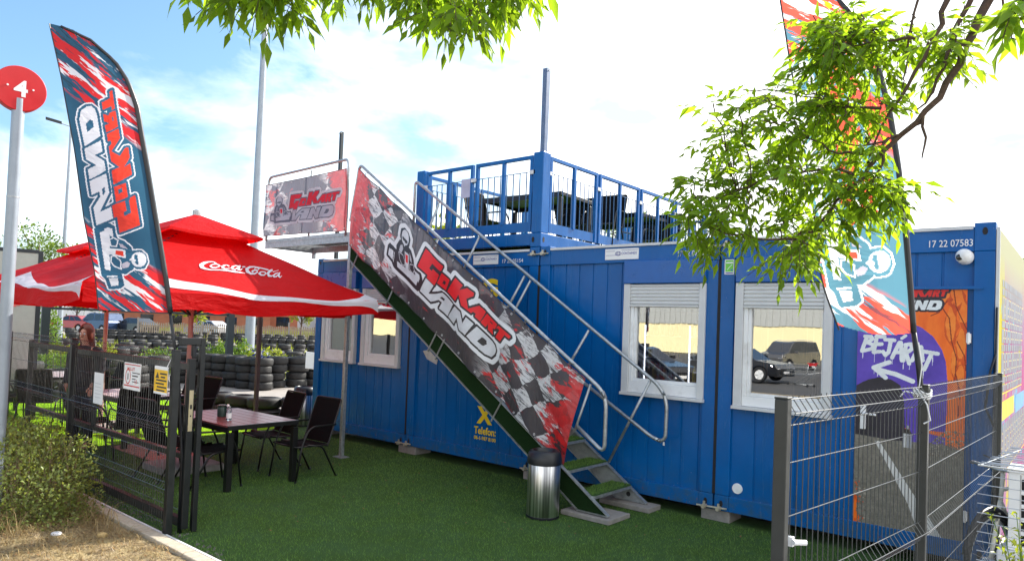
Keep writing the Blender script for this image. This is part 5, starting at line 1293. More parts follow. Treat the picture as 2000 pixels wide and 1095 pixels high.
# local frame: faces -Y
def _n(x, y, z, r): return ((x, y, z), r)
nodes = [_n(0,0,.95,(.155,.11)), _n(0,.0,1.08,(.135,.095)), _n(0,0,1.25,(.15,.10)), _n(0,.01,1.40,(.135,.085)), _n(0,.01,1.46,(.052,.050)), _n(0,-.005,1.525,(.050,.052)), _n(0,-.012,1.585,(.068,.080)), _n(0,-.005,1.66,(.080,.098)), _n(0,.005,1.735,(.055,.07)),
 _n(-.17,.01,1.40,.055), _n(-.215,.03,1.15,.042), _n(-.205,-.06,.93,.030), _n(.17,.01,1.40,.055), _n(.215,.03,1.15,.042), _n(.19,-.08,.95,.030),
 _n(-.09,0,.86,.092), _n(-.10,-.01,.50,.058), _n(-.10,.02,.09,.040), _n(-.10,-.13,.04,.034), _n(.09,0,.86,.092), _n(.10,-.03,.50,.058), _n(.11,.0,.09,.040), _n(.12,-.15,.04,.034),
 _n(-.20,-.10,.86,(.024,.034)), _n(.185,-.12,.88,(.024,.034))]
edges = [(0,1),(1,2),(2,3),(3,4),(4,5),(5,6),(6,7),(7,8),(3,9),(9,10),(10,11),(3,12),(12,13),(13,14),(0,15),(15,16),(16,17),(17,18),(0,19),(19,20),(20,21),(21,22),(11,23),(14,24)]
body = skinned('body', nodes, edges, M['skin'], per)
fn = []; fe = []
for hx_, hy_, hz_, sg in ((-.20, -.10, .86, -1), (.185, -.12, .88, 1)):
    for k, (dx, L_) in enumerate(((-.024, .062), (-.008, .072), (.008, .068), (.024, .054))):
        b = len(fn); fn += [_n(hx_ + dx * .6, hy_, hz_ - .01, .009), _n(hx_ + dx, hy_ - .008, hz_ - .05, .0085), _n(hx_ + dx, hy_ - .022, hz_ - .05 - L_ * .5, .008), _n(hx_ + dx, hy_ - .012, hz_ - .05 - L_, .006)]; fe += [(b, b+1), (b+1, b+2), (b+2, b+3)]
        if k == 0: b = len(fn); fn += [_n(hx_ - sg*.01, hy_ - .01, hz_ + .01, .011), _n(hx_ - sg*.035, hy_ - .03, hz_ - .02, .010), _n(hx_ - sg*.038, hy_ - .035, hz_ - .055, .007)]; fe += [(b, b+1), (b+1, b+2)]
hand = skinned('fingers', fn, fe, M['skin'], body, 1)
for i, nn in enumerate(fn):
    if not any(i == e[1] for e in fe): hand.data.skin_vertices[0].data[i].use_root = True
# clothing: lofted rings follow the body
def loft(name, rings, mat, parent, n=20, cap=True):
    """rings: (x, y, z, rx, ry)"""
    s = MB(); vs_ = []
    for (x, y, z, rx, ry) in rings:
        for j in range(n): a = 2*math.pi*j/n; vs_.append((x + rx*math.cos(a), y + ry*math.sin(a), z + .003*math.sin(3*a + z*20)))
    fs = [(i*n+j, i*n+(j+1) % n, (i+1)*n+(j+1) % n, (i+1)*n+j) for i in range(len(rings)-1) for j in range(n)]
    if cap: fs += [tuple(range(n-1, -1, -1)), tuple((len(rings)-1)*n + j for j in range(n))]
    s.add(vs_, fs); return s.build(name, mat, parent, smooth=True)
sh_ = loft('shirt', [(0,0,.90,.185,.135),(0,0,1.0,.172,.125),(0,0,1.12,.158,.118),(0,-.005,1.26,.180,.135),(0,.0,1.38,.185,.120),(0,.005,1.44,.135,.09),(0,.008,1.475,.068,.064)], M['cloth_dark'], per)
for sg, el, wr in ((-1, (-.235, .03, 1.15), (-.215, -.07, .93)), (1, (.235, .03, 1.15), (.20, -.09, .95))):
    s = MB(); s.tube([(sg*.12, .005, 1.425), (sg*.185, .01, 1.395), ((sg*.215), .02, 1.28), el, ((el[0]+wr[0])/2, (el[1]+wr[1])/2, (el[2]+wr[2])/2), wr], [.055, .066, .060, .054, .048, .042], 12); s.build('sleeve', M['cloth_dark'], sh_, smooth=True)
tr0 = loft('trousers', [(0,0,.80,.178,.128),(0,0,.88,.178,.130),(0,0,.98,.160,.118)], pmat('dark_trousers', (.015, .017, .03), .9), per)
for sg in (-1, 1): s = MB(); s.tube([(sg*.085, 0, .90), (sg*.092, -.005, .70), (sg*.10, -.02, .50), (sg*.10, .01, .12), (sg*.102, .015, .07)], [.10, .094, .074, .058, .056], 14); s.build('trouser_leg', MATS['dark_trousers'], tr0, smooth=True)
# hair: a cap over the skull and a curtain down to the shoulders
s = MB(); n = 20; vs_ = []; prof = [(1.37,.10,.045,.05),(1.46,.105,.055,.05),(1.54,.100,.075,.035),(1.62,.098,.100,.018),(1.69,.094,.108,.010),(1.745,.076,.092,.008),(1.785,.042,.055,.008),(1.80,.008,.01,.01)]
for (z, rx, ry, yo) in prof:
    for j in range(n + 1):
        lim = .62 if z < 1.70 else (.30 if z < 1.73 else 0.0); a = -math.pi/2 + lim + (2*math.pi - 2*lim) * j/n
        vs_.append((rx*math.cos(a)*(1 + .03*math.sin(a*9)), yo + ry*math.sin(a)*(1 + .03*math.sin(a*11)), z))
s.add(vs_, [(i*(n+1)+j, i*(n+1)+j+1, (i+1)*(n+1)+j+1, (i+1)*(n+1)+j) for i in range(len(prof)-1) for j in range(n)]); s.build('hair', M['hair'], per, smooth=True)
s = MB()
s.lathe([(0, 0), (.012, .002), (.010, .018), (0, .026)], (0, -.095, 1.592), 8)                                       # nose
s.prism([(-.008, -.118), (.008, -.118), (.007, -.09), (-.007, -.09)], 1.592, 1.635, 'z'); nose = s.build('nose', M['skin'], per, smooth=True)
for x in (-.031, .031):
    s = MB(); s.lathe([(0, -.008), (.011, -.006), (.015, 0), (.011, .006)], (x, -.086, 1.640), 12, axis='y'); e_ = s.build('eye', M['white'], per, smooth=True)
    s = MB(); s.lathe([(0, -.003), (.0065, -.002), (.0065, .001)], (x, -.093, 1.640), 10, axis='y'); s.build('iris', M['bn_dark'], e_)
    s = MB(); s.tube([(x - .018, -.088, 1.660), (x, -.096, 1.666), (x + .018, -.086, 1.660)], .0035, 5); s.build('eyebrow', M['hair'], per)
s = MB(); s.tube([(-.024, -.086, 1.560), (-.01, -.096, 1.565), (0, -.098, 1.563), (.01, -.096, 1.565), (.024, -.086, 1.560)], [.003, .006, .006, .006, .003], 6); s.build('mouth', pmat('lips', (.42, .12, .10), .5), per, smooth=True)

# ================================================================ ROUND NUMBER SIGN
sg = empty('round_sign', (-2.22, -5.20, 0), 'round red sign with a white number four on a tall pole', 'sign')
s = MB(); s.tube([(0, 0, -.5), (0, 0, 3.93)], .052, 18); s.build('pole', M['pole'], sg, smooth='angle')
dn = Vector((5.53 + 2.22, -7.16 + 5.20)).normalized()           # disc faces the parking side
ang = math.atan2(dn.y, dn.x) + R(10)
head = MB(); head.lathe([(0, -.045), (.205, -.045), (.21, -.04), (.21, .040), (.205, .045), (0, .045)], n=48, axis='x'); h = head.build('disc', M['signred'], sg, smooth='angle'); h.location = (0, 0, 4.02); h.rotation_euler = (0, 0, ang)
tt = flat_text('number', '4', (.0465, -.052, -.075), (0, 1, 0), (0, 0, 1), .155, M['white'], h, bold=.03, width=.11)
s = MB()
for y in (-.10, .10): s.lathe([(0, .0), (.009, .0), (.009, .0055), (0, .006)], (.045, y, .01), 10, axis='x')
s.build('bolt_head', M['white'], h)
s = MB(); s.tube([(0, 0, 3.0), (0, 0, 3.012)], .054, 18); s.build('pole_band', M['galv'], sg)
# ================================================================ TYRES
def tyre_mesh():
    s = MB(); r = .31; w = .205
    prof = [(.195, .025), (.205, .008), (.245, .0), (.285, .012), (.305, .035), (r, .06), (r, w - .06), (.305, w - .035), (.285, w - .012), (.245, w), (.205, w - .008), (.195, w - .025), (.21, w/2), (.195, .025)]
    s.lathe(prof, n=26)
    o = s.build('tyre', M['rubber'], None, smooth='angle', fixn=False); return o
ty0 = tyre_mesh(); ty_used = [False]; rt = random.Random(11); NTY = [0]
def tyre(x, y, z, label, group, tilt=0.):
    o = ty0 if not ty_used[0] else ty0.copy()
    if ty_used[0]: COL.objects.link(o)
    ty_used[0] = True; o.location = (x, y, z); s_ = rt.uniform(.87, 1.06); o.scale = (s_, s_, rt.uniform(1.0, 1.12)); o.rotation_euler = (rt.uniform(-.035, .035) + tilt, rt.uniform(-.035, .035), rt.uniform(0, 6.28))
    tag(o, label, 'tyre', group); NTY[0] += 1; return o
for i, (x, y) in enumerate([(-14.7, 2.3), (-14.19, 2.51), (-13.775, 2.644), (-13.356, 2.79), (-12.9, 2.95), (-12.40, 3.02), (-11.864, 3.118), (-12.25, 3.80), (-12.20, 4.45), (-12.25, 5.10), (-12.3, 5.75)]):
    for k in range(4): tyre(x + rt.uniform(-.03, .03), y + rt.uniform(-.03, .03), .215 * k + .0, 'black worn tyre in the four-high stacks beside the dusty track', 'tyres in the four-high stacks')
for i, (x, y) in enumerate([(-8.592, .006), (-7.95, -.10), (-7.36, .06), (-6.78, .22), (-6.35, .62), (-6.30, 1.22)]):
    for k in range(2): tyre(x, y, .215 * k, 'black worn tyre in the two-high row at the edge of the sunlit turf', 'tyres in the two-high row')
def polar(az, D): return (5.53 - D * math.sin(R(az)), -7.16 + D * math.cos(R(az)))
rows = [(76.5, 17.6, 66.6, 20.6, 4, 'nearest'), (75.5, 24, 62, 27, 4, 'second'), (75, 31, 54.5, 30, 3, 'third'), (74, 39, 54.5, 37, 3, 'fourth')]
rest = []
for (a0, D0, a1, D1, h, nm) in rows:
    p, q = Vector(polar(a0, D0)), Vector(polar(a1, D1)); n = int((q - p).length / .66)
    for i in range(n + 1):
        f = i / max(1, n); wig = .9 * math.sin(f * 9 + D0) * (D0 > 22)
        d = (q - p).normalized(); c = p.lerp(q, f) + Vector((d.y, -d.x)) * wig
        hh = h - (rt.random() < .25)
        for k in range(hh): tyre(c.x + rt.uniform(-.04, .04), c.y + rt.uniform(-.04, .04), .215 * k, 'black worn tyre in the %s tyre row beyond the stacks' % nm, 'tyres of the %s row' % nm) if NTY[0] < 298 else rest.append((c.x, c.y, .215 * k))
for a0, D0, a1, D1, h in ((73, 35, 60, 36, 3), (74, 47, 54.5, 46, 3), (73, 53, 54.5, 52, 3), (73, 60, 54.5, 58, 3), (72, 70, 54.5, 68, 1), (71, 45, 62, 44, 2)):
    p, q = Vector(polar(a0, D0)), Vector(polar(a1, D1)); n = int((q - p).length / .68)
    for i in range(n + 1):
        c = p.lerp(q, i / n)
        for k in range(h): rest.append((c.x, c.y + .5 * math.sin(i * .5), .215 * k))
s = MB()
for x, y, z in rest: s.lathe([(.19, .01), (.28, .0), (.31, .05), (.31, .15), (.28, .20), (.19, .19)], (x, y, z), 10)
o = s.build('tyre_rows', M['rubber'], fixn=False); o['kind'] = 'stuff'
# chequered tape bundle on the stack
s = MB()
for k in range(26):
    x, y, z = -12.3 + rt.uniform(-.15, .35), 3.1 + rt.uniform(-.1, .35), .80 + rt.uniform(0, .28) * (k / 26); a = rt.uniform(0, 6.28)
    s.add([(x, y, z), (x + .09*math.cos(a), y + .09*math.sin(a), z + rt.uniform(-.03, .08)), (x + .05, y + .05, z + .09), (x - .03, y + .02, z + .06)], [(0, 1, 2, 3)], k % 2)
tag(s.build('barrier_tape', [M['white'], pmat('tape_blue', (.03, .04, .3), .5)], fixn=False), 'crumpled white and blue tape on top of the tyre stacks', 'tape')
x, y = polar(55.6, 17.6)
s = MB(); s.box(x - .28, y - .02, .76, x + .28, y + .02, 1.16); tag(s.build('blank_board', M['white'], bevel=.01), 'blank pale board standing on the tyre stacks by the container', 'board')

# ================================================================ FOLIAGE
def leafcloud(name, P_, D_, L, W, mat, parent=None, seed=0, fold=.25, jl=.35, curl=.15):
    """P_ base points (n,3), D_ directions (n,3); pointed leaves of two folded triangles pairs"""
    r = np.random.default_rng(seed); n = len(P_); P_ = np.asarray(P_, float); D_ = np.asarray(D_, float); D_ /= np.linalg.norm(D_, axis=1)[:, None]
    up = r.normal(0, .6, (n, 3)) + np.array([0, 0, 1.]); S = np.cross(D_, up); S /= np.linalg.norm(S, axis=1)[:, None]; N = np.cross(S, D_)
    l = (L * r.uniform(1 - jl, 1 + jl * .6, n))[:, None]; w = W * l / L
    v = np.empty((n, 6, 3))
    v[:, 0] = P_; v[:, 1] = P_ + D_*l*.38 + S*w*.5 + N*w*fold; v[:, 2] = P_ + D_*l*.42 ; v[:, 3] = P_ + D_*l*.38 - S*w*.5 + N*w*fold
    v[:, 4] = P_ + D_*l*.75 - N*l*curl*.4; v[:, 5] = P_ + D_*l - N*l*curl
    # faces: left (0,2,1) (1,2,4) (1,4,5)? keep slim tip
    f = np.array([[0, 2, 1], [1, 2, 4], [1, 4, 5], [0, 3, 2], [3, 4, 2], [3, 5, 4]]); F = (np.arange(n)[:, None, None] * 6 + f[None]).reshape(-1, 3)
    me = bpy.data.meshes.new(name); me.vertices.add(n * 6); me.vertices.foreach_set('co', v.reshape(-1)); m = len(F)
    me.loops.add(m * 3); me.loops.foreach_set('vertex_index', F.reshape(-1).astype(np.int32)); me.polygons.add(m); me.polygons.foreach_set('loop_start', np.arange(0, m*3, 3, dtype=np.int32)); me.polygons.foreach_set('loop_total', np.full(m, 3, dtype=np.int32))
    me.update(calc_edges=True); me.materials.append(mat)
    o = bpy.data.objects.new(name, me); link(o, parent); return o
RA= [(4.3, -4.55, 2.53), (4.19, -4.4, 2.64), (4.34, -4.44, 2.66), (4.32, -4.3, 2.8), (4.27, -4.3, 2.88), (4.39, -4.62, 2.88), (4.49, -4.61, 2.83), (4.32, -4.15, 3.08), (4.5, -4.45, 2.83), (4.54, -4.45, 2.92), (4.43, -4.0, 2.83), (4.57, -4.29, 2.86), (4.54, -4.07, 3.05), (4.64, -4.26, 3.08), (4.64, -4.16, 3.2), (4.76, -4.43, 3.14), (4.62, -4.17, 3.33), (4.68, -4.01, 3.4), (4.77, -4.2, 3.22), (4.7, -4.08, 3.15), (4.64, -4.14, 3.01), (4.69, -4.51, 2.61), (4.44, -4.15, 2.71), (4.4, -4.27, 2.64), (4.48, -4.43, 2.5), (4.47, -4.61, 2.48), (4.24, -4.16, 2.47), (4.22, -4.43, 2.44), (4.22, -4.26, 2.39), (4.38, -4.09, 2.45), (4.53, -4.15, 2.54), (4.58, -4.0, 2.5), (4.7, -4.3, 2.61), (4.67, -4.05, 2.79), (4.77, -4.24, 2.86), (4.6, -3.98, 2.88), (4.54, -4.04, 2.4), (4.66, -4.49, 2.27), (4.71, -4.45, 2.33), (4.8, -4.38, 2.45), (4.76, -3.92, 2.56), (4.9, -4.22, 2.54), (4.84, -4.12, 2.67), (4.82, -4.32, 2.61), (4.75, -4.21, 2.56), (4.94, -4.24, 2.59), (4.98, -4.26, 2.53), (4.84, -4.14, 2.77), (4.89, -4.13, 3.22), (4.94, -3.92, 3.25), (5.04, -4.04, 3.15), (5.05, -3.89, 3.11), (4.91, -3.96, 3.16), (4.78, -3.9, 3.23), (5.14, -4.04, 3.11), (5.14, -4.34, 3.08), (4.46, -4.08, 2.65), (4.65, -3.96, 2.48), (4.61, -4.0, 2.99), (4.54, -4.24, 2.46), (4.43, -4.18, 2.77)]
LA= [(3.36, -6.12, 3.0), (3.11, -5.94, 3.11), (3.24, -5.96, 3.09), (3.4, -5.98, 3.0), (3.52, -5.98, 2.98), (3.21, -5.74, 3.2), (3.18, -5.65, 3.22), (3.5, -6.0, 2.92), (3.15, -5.89, 3.05), (3.3, -6.02, 2.97), (3.5, -5.93, 2.96), (3.51, -5.79, 3.1), (3.32, -5.64, 3.23), (3.34, -5.53, 3.25), (3.69, -5.75, 3.08), (3.48, -5.55, 3.22), (3.76, -5.66, 3.08), (3.52, -5.43, 3.18), (3.69, -5.52, 3.06), (3.52, -5.3, 3.25), (3.52, -5.23, 3.19), (3.73, -5.36, 3.13), (3.6, -5.14, 3.21), (3.88, -5.35, 3.11), (3.99, -5.4, 3.1), (3.85, -5.18, 3.17), (3.92, -5.5, 2.95), (3.81, -5.49, 2.97), (3.87, -5.29, 3.06), (3.61, -5.4, 3.08), (4.03, -5.32, 3.15), (4.01, -5.41, 3.13), (3.41, -5.44, 3.3)]
BR= [[(5.9, -4.3, 3.95), (5.5, -4.15, 3.6), (5.23, -4.13, 3.25), (5.15, -4.14, 3.07), (5.1, -4.14, 2.96), (5.01, -4.16, 2.82), (4.89, -4.18, 2.71), (4.79, -4.21, 2.58), (4.68, -4.23, 2.44)], [(5.5, -4.15, 3.6), (5.25, -4.14, 3.45), (5.1, -4.14, 3.28), (5.07, -4.15, 3.16), (5.0, -4.16, 3.02), (4.92, -4.18, 2.87), (4.86, -4.19, 2.73)], [(5.5, -4.15, 3.6), (5.3, -4.13, 3.45), (5.18, -4.13, 3.28), (5.13, -4.14, 3.17), (5.1, -4.14, 3.06), (5.06, -4.15, 2.93), (5.01, -4.16, 2.87)], [(5.03, -4.16, 2.82), (4.96, -4.17, 2.78), (4.86, -4.19, 2.75), (4.75, -4.22, 2.77)], [(4.89, -4.18, 2.89), (4.82, -4.2, 2.9), (4.72, -4.22, 2.92)], [(5.0, -4.16, 3.15), (4.88, -4.18, 3.16), (4.78, -4.21, 3.15)], [(4.86, -4.19, 2.71), (4.75, -4.22, 2.72), (4.64, -4.25, 2.79)], [(4.79, -4.21, 2.64), (4.68, -4.24, 2.66), (4.53, -4.28, 2.63), (4.38, -4.34, 2.59), (4.25, -4.4, 2.53)], [(4.68, -4.23, 2.44), (4.6, -4.26, 2.38), (4.5, -4.29, 2.38), (4.37, -4.34, 2.4), (4.27, -4.39, 2.44)], [(5.2, -4.15, 3.5), (5.0, -4.16, 3.38), (4.98, -4.16, 3.18), (4.97, -4.17, 3.02), (4.96, -4.17, 2.96)], [(5.6, -4.2, 3.7), (5.35, -4.12, 3.45), (5.27, -4.12, 3.24), (5.3, -4.12, 3.12), (5.32, -4.12, 3.06)], [(4.92, -4.18, 2.77), (4.89, -4.18, 2.65), (4.84, -4.19, 2.53), (4.79, -4.2, 2.51)], [(5.03, -4.16, 2.85), (5.04, -4.15, 2.76), (5.03, -4.16, 2.68)]]
BL= [[(4.6, -4.7, 4.0), (4.2, -4.95, 3.55), (3.88, -5.28, 3.24), (3.84, -5.32, 3.13), (3.79, -5.37, 3.05), (3.75, -5.41, 3.01)], [(4.2, -4.95, 3.55), (3.85, -5.25, 3.38), (3.7, -5.47, 3.22), (3.71, -5.45, 3.11), (3.74, -5.42, 3.04)], [(3.85, -5.25, 3.38), (3.55, -5.65, 3.32), (3.34, -5.96, 3.16), (3.35, -5.94, 3.04), (3.35, -5.95, 2.95)]]
ash = empty('ash_tree', (7.4, -4.2, 0), 'ash tree beyond the right edge whose leafy branches hang over the scene', 'tree')
ao = Vector((-7.4, 4.2, 0))
s = MB(); s.tube([(7.4, -4.2, -.1), (7.38, -4.2, .6), (7.3, -4.22, 1.6), (7.15, -4.25, 2.6), (6.95, -4.25, 3.3)], [.19, .16, .14, .12, .10], 14); o = s.build('trunk', M['bark'], ash, smooth=True); o.location = ao
s = MB(); s.tube([(7.15, -4.25, 2.6), (6.9, -4.4, 3.4), (6.4, -4.5, 4.1), (5.6, -4.5, 4.35), (4.6, -4.7, 4.0)], [.09, .07, .055, .04, .022], 10); s.tube([(6.95, -4.25, 3.3), (6.5, -4.3, 3.8), (5.9, -4.3, 3.95)], [.09, .06, .035], 10)
s.tube([(6.95, -4.25, 3.3), (7.1, -4.0, 4.5), (7.4, -3.8, 5.8), (7.3, -3.6, 6.8)], [.09, .07, .05, .02], 8); s.tube([(7.1, -4.0, 4.5), (7.8, -4.4, 5.4), (8.3, -4.8, 6.2)], [.05, .035, .015], 8)
o = s.build('limb', M['bark'], ash, smooth=True); o.location = ao
rb = random.Random(5)
def crooked(pts, amp=.012):
    out = []
    for a, b in zip(pts[:-1], pts[1:]):
        a, b = Vector(a), Vector(b)
        for k in range(3): out.append(a.lerp(b, k/3) + Vector([rb.uniform(-amp, amp) for _ in range(3)]) * (k > 0))
    out.append(Vector(pts[-1])); return out
s = MB()
for i, b in enumerate(BR):
    pts = crooked(b); r0 = .021 if i == 0 else (.015 if i == 1 else (.014 if i == 2 else .007)); s.tube(pts, [max(.0025, r0 * (1 - .8 * k / len(pts))) for k in range(len(pts))], 7)
for b in BL:
    pts = crooked(b); s.tube(pts, [max(.0025, .013 * (1 - .8 * k / len(pts))) for k in range(len(pts))], 7)
# compound leaves hanging from twigs
segs = [(Vector(b[k]), Vector(b[k+1])) for b in BR for k in range(len(b)-1)]
def nearest(p, segs_):
    best = None
    for a, b in segs_:
        t = max(0, min(1, (p-a).dot(b-a) / max(1e-6, (b-a).length_squared))); q = a.lerp(b, t); d = (p-q).length
        if best is None or d < best[0]: best = (d, q)
    return best
LP, LD = [], []
def compound(base, d, length, npair, lf):
    """pinnate leaf: rachis with paired leaflets and an end one"""
    d = Vector(d).normalized(); side = d.cross(Vector((rb.uniform(-.3,.3), rb.uniform(-.3,.3), 1))).normalized(); pts = []
    p = Vector(base)
    for k in range(npair + 2):
        t = k / (npair + 1); q = p + d * (length * t) + Vector((0, 0, -.22 * length * t * t)); pts.append(q)
        if 1 <= k <= npair:
            for sg in (-1, 1):
                dd = (side * sg * rb.uniform(.7, 1.05) + d * rb.uniform(.45, .9) + Vector((rb.uniform(-.2,.2), rb.uniform(-.2,.2), -rb.uniform(.15, .75))))
                LP.append(tuple(q)); LD.append(tuple(dd))
    LP.append(tuple(pts[-1])); LD.append(tuple(d + Vector((0, 0, -.5)))); return pts
RA += [(4.62, -4.2, 3.26), (4.72, -4.1, 3.34), (4.80, -4.15, 3.30), (4.74, -4.2, 3.12), (4.85, -4.1, 3.05), (4.86, -4.2, 3.20), (4.66, -4.25, 2.92), (4.78, -4.15, 2.98), (4.88, -4.15, 2.92)]
for c in RA:
    c = Vector(c); d0, q0 = nearest(c, segs)
    s.tube(crooked([q0, q0.lerp(c, .5) + Vector((0, 0, .02)), c]), .0028, 5)
    for k in range(10):
        b = q0.lerp(c, rb.uniform(.35, 1.0)); d = Vector((rb.gauss(0, .7), rb.gauss(0, .7), rb.gauss(-.25, .45))) + (c - q0) * 2.0
        if d.length < .05: d = Vector((0, 0, -1))
        s.tube(compound(b + Vector((rb.uniform(-.03,.03), rb.uniform(-.03,.03), rb.uniform(-.03,.03))), d, rb.uniform(.09, .15), rb.choice((2, 3, 3)), 1), .0012, 4)
o = leafcloud('leaves', LP, LD, .070, .021, M['leaf'], ash, 2, curl=.12); o.location = ao
LA = [(x, y, z + .085) for x, y, z in LA]
LP, LD = [], []
segs2 = [(Vector(b[k]), Vector(b[k+1])) for b in BL for k in range(len(b)-1)]
for c in LA:
    c = Vector(c); d0, q0 = nearest(c, segs2); s.tube(crooked([q0, q0.lerp(c, .5) + Vector((0, 0, .03)), c]), .0025, 5)
    for k in range(8):
        b = c + Vector((rb.uniform(-.06,.06), rb.uniform(-.06,.06), rb.uniform(-.02,.08))); d = Vector((rb.gauss(0, .6), rb.gauss(0, .6), rb.gauss(-.55, .35)))
        s.tube(compound(b, d, rb.uniform(.08, .14), rb.choice((2, 3)), 1), .0012, 4)
o = leafcloud('leaves', LP, LD, .082, .026, M['leaf'], ash, 3, curl=.12); o.location = ao
LP, LD = [], []
for c in [(5.40, -4.85, 2.93), (5.36, -4.87, 2.90), (5.40, -4.80, 2.86), (5.43, -4.82, 2.98), (5.42, -4.7, 3.02)]:
    c = Vector(c); s.tube(crooked([(5.6, -4.5, 4.35), (5.52, -4.75, 3.6), (5.46, -4.82, 3.15), tuple(c)]), .003, 5)
    for k in range(4): s.tube(compound(c, Vector((rb.gauss(0, .6), rb.gauss(0, .6), rb.gauss(-.5, .3))), .10, 2, 1), .0012, 4)
# out-of-frame crown so the tree is whole from the side
for k in range(2600):
    a = rb.uniform(0, 6.28); z = rb.uniform(4.6, 7.4); rr_ = math.sqrt(rb.random()) * 1.6 * math.sin((z - 4.2) / 3.4 * math.pi) ** .5
    LP.append((7.5 + rr_ * math.cos(a), -3.9 + rr_ * math.sin(a), z)); LD.append((rb.gauss(0, 1), rb.gauss(0, 1), rb.gauss(-.4, .6)))
o = leafcloud('leaves', LP, LD, .085, .03, M['leaf'], ash, 4, curl=.12); o.location = ao
o = s.build('twigs', M['bark'], ash, fixn=False, smooth=True); o.location = ao

def bushcloud(name, box_, n, L, W, mat, label, cat='bush', group=None, seed=1, stems=0, stem_mat=None, shape=2.6, surf=.5, lumpy=.18, upb=.4, stemh=1.):
    """rounded box of leaves with an uneven outline; box_ = (x0,x1,y0,y1,z0,z1)"""
    r = np.random.default_rng(seed); x0, x1, y0, y1, z0, z1 = box_
    c = np.array([(x0+x1)/2, (y0+y1)/2, z0]); h = np.array([(x1-x0)/2, (y1-y0)/2, z1-z0])
    t = empty(name, (c[0], c[1], z0), label, cat, group)
    d = r.normal(size=(n, 3)); d[:, 2] = np.abs(d[:, 2]) * .9; nrm = (np.abs(d / 1.) ** shape).sum(1) ** (1/shape); d /= nrm[:, None]
    rad = r.uniform(0, 1, n) ** (surf * .5)
    f1, f2 = r.uniform(2, 4, 3), r.uniform(5, 8, 3)
    ph = r.uniform(0, 6, 2)
    bump = 1 + lumpy * (np.sin(d[:, 0]*f1[0]*h[0]*2.5 + ph[0]) * np.cos(d[:, 1]*f1[1]*h[1]*2.5) + .6 * np.sin(d[:, 0]*f2[0]*h[0]*2 + d[:, 2]*f2[2]*2 + ph[1]))
    P_ = d * (rad * bump)[:, None] * h
    D_ = d + r.normal(0, .8, (n, 3)) + np.array([0, 0, upb])
    leafcloud('foliage', P_, D_, L, W, mat, t, seed)
    if stems:
        s = MB(); q = random.Random(seed)
        for k in range(stems):
            a = (q.uniform(-.6, .6)*h[0], q.uniform(-.6, .6)*h[1], 0.); e = (a[0] + q.uniform(-.3, .3)*h[0], a[1] + q.uniform(-.3, .3)*h[1], h[2] * q.uniform(.6, .95) * stemh)
            m_ = ((a[0]+e[0])/2 + q.uniform(-.04, .04), (a[1]+e[1])/2 + q.uniform(-.04, .04), e[2] * .5)
            s.tube([a, m_, e], [.006, .004, .002], 5)
        s.build('stems', stem_mat or M['bark'], t, fixn=False)
    return t
# bush on the verge
b = bushcloud('verge_bush', (-3.9, -1.50, -5.50, -4.42, .0, .82), 19000, .034, .020, M['shrub'], 'small-leaved half dry bush on the dry verge before the wire fence', seed=3, stems=170, stem_mat=pmat('dry_stem', (.26, .19, .11), .8, var=.3, vs_=30), shape=3.0, surf=.65, lumpy=.12)
bushcloud('verge_bush', (-6.6, -3.9, -5.2, -4.55, .0, 1.0), 6000, .038, .020, M['shrub'], 'taller green bush at the left edge behind the half dry bush', seed=9, stems=60, shape=2.6, surf=.7)
rs = np.random.default_rng(12)
def vz(x, y): return .02 + .035 * math.sin(x * 2.1 + y) * math.sin(y * 2.7) + .02 * math.sin(x * 9 + 2 * y)
# dry grass: long curved straws at the bush foot and over the verge
def straws(n, area, hmin, hmax, seed, lean=.8):
    r = random.Random(seed); s = MB()
    for k in range(n):
        x, y = r.uniform(area[0], area[1]), r.uniform(area[2], area[3]); h = r.uniform(hmin, hmax); a = r.uniform(0, 6.28); l = h * r.uniform(.2, lean); w = .0026; g = vz(x, y) - .004
        p0 = Vector((x, y, g)); p1 = Vector((x + math.cos(a)*l*.35, y + math.sin(a)*l*.35, g + h*.7)); p2 = Vector((x + math.cos(a)*l, y + math.sin(a)*l, g + h * r.uniform(.7, 1.))); sd_ = Vector((-math.sin(a), math.cos(a), 0)) * w
        b = len(s.v); s.v += [tuple(p0 - sd_), tuple(p0 + sd_), tuple(p1 - sd_*.8), tuple(p1 + sd_*.8), tuple(p2)]; s.f += [(b, b+1, b+3, b+2), (b+2, b+3, b+4)]; s.m += [0, 0]
    return s
s = straws(1500, (-3.6, -1.7, -5.7, -4.5), .05, .34, 5); s2 = straws(9000, (-4.5, .4, -5.9, KY - .11), .008, .045, 6, lean=6); b0 = len(s.v); s.v += s2.v; s.f += [tuple(i + b0 for i in f) for f in s2.f]; s.m += s2.m
s2 = straws(3200, (-3.6, -.5, -6.0, -4.50), .015, .085, 18, lean=4); b0 = len(s.v); s.v += s2.v; s.f += [tuple(i + b0 for i in f) for f in s2.f]; s.m += s2.m
s2 = straws(900, (-3.4, -1.3, -5.75, -5.2), .05, .26, 19, lean=1.5); b0 = len(s.v); s.v += s2.v; s.f += [tuple(i + b0 for i in f) for f in s2.f]; s.m += s2.m
s2 = straws(260, (-2.3, -1.2, -4.75, -4.46), .03, .20, 8, lean=2.5); b0 = len(s.v); s.v += s2.v; s.f += [tuple(i + b0 for i in f) for f in s2.f]; s.m += s2.m
o = s.build('dry_grass', M['straw'], fixn=False); o['kind'] = 'stuff'
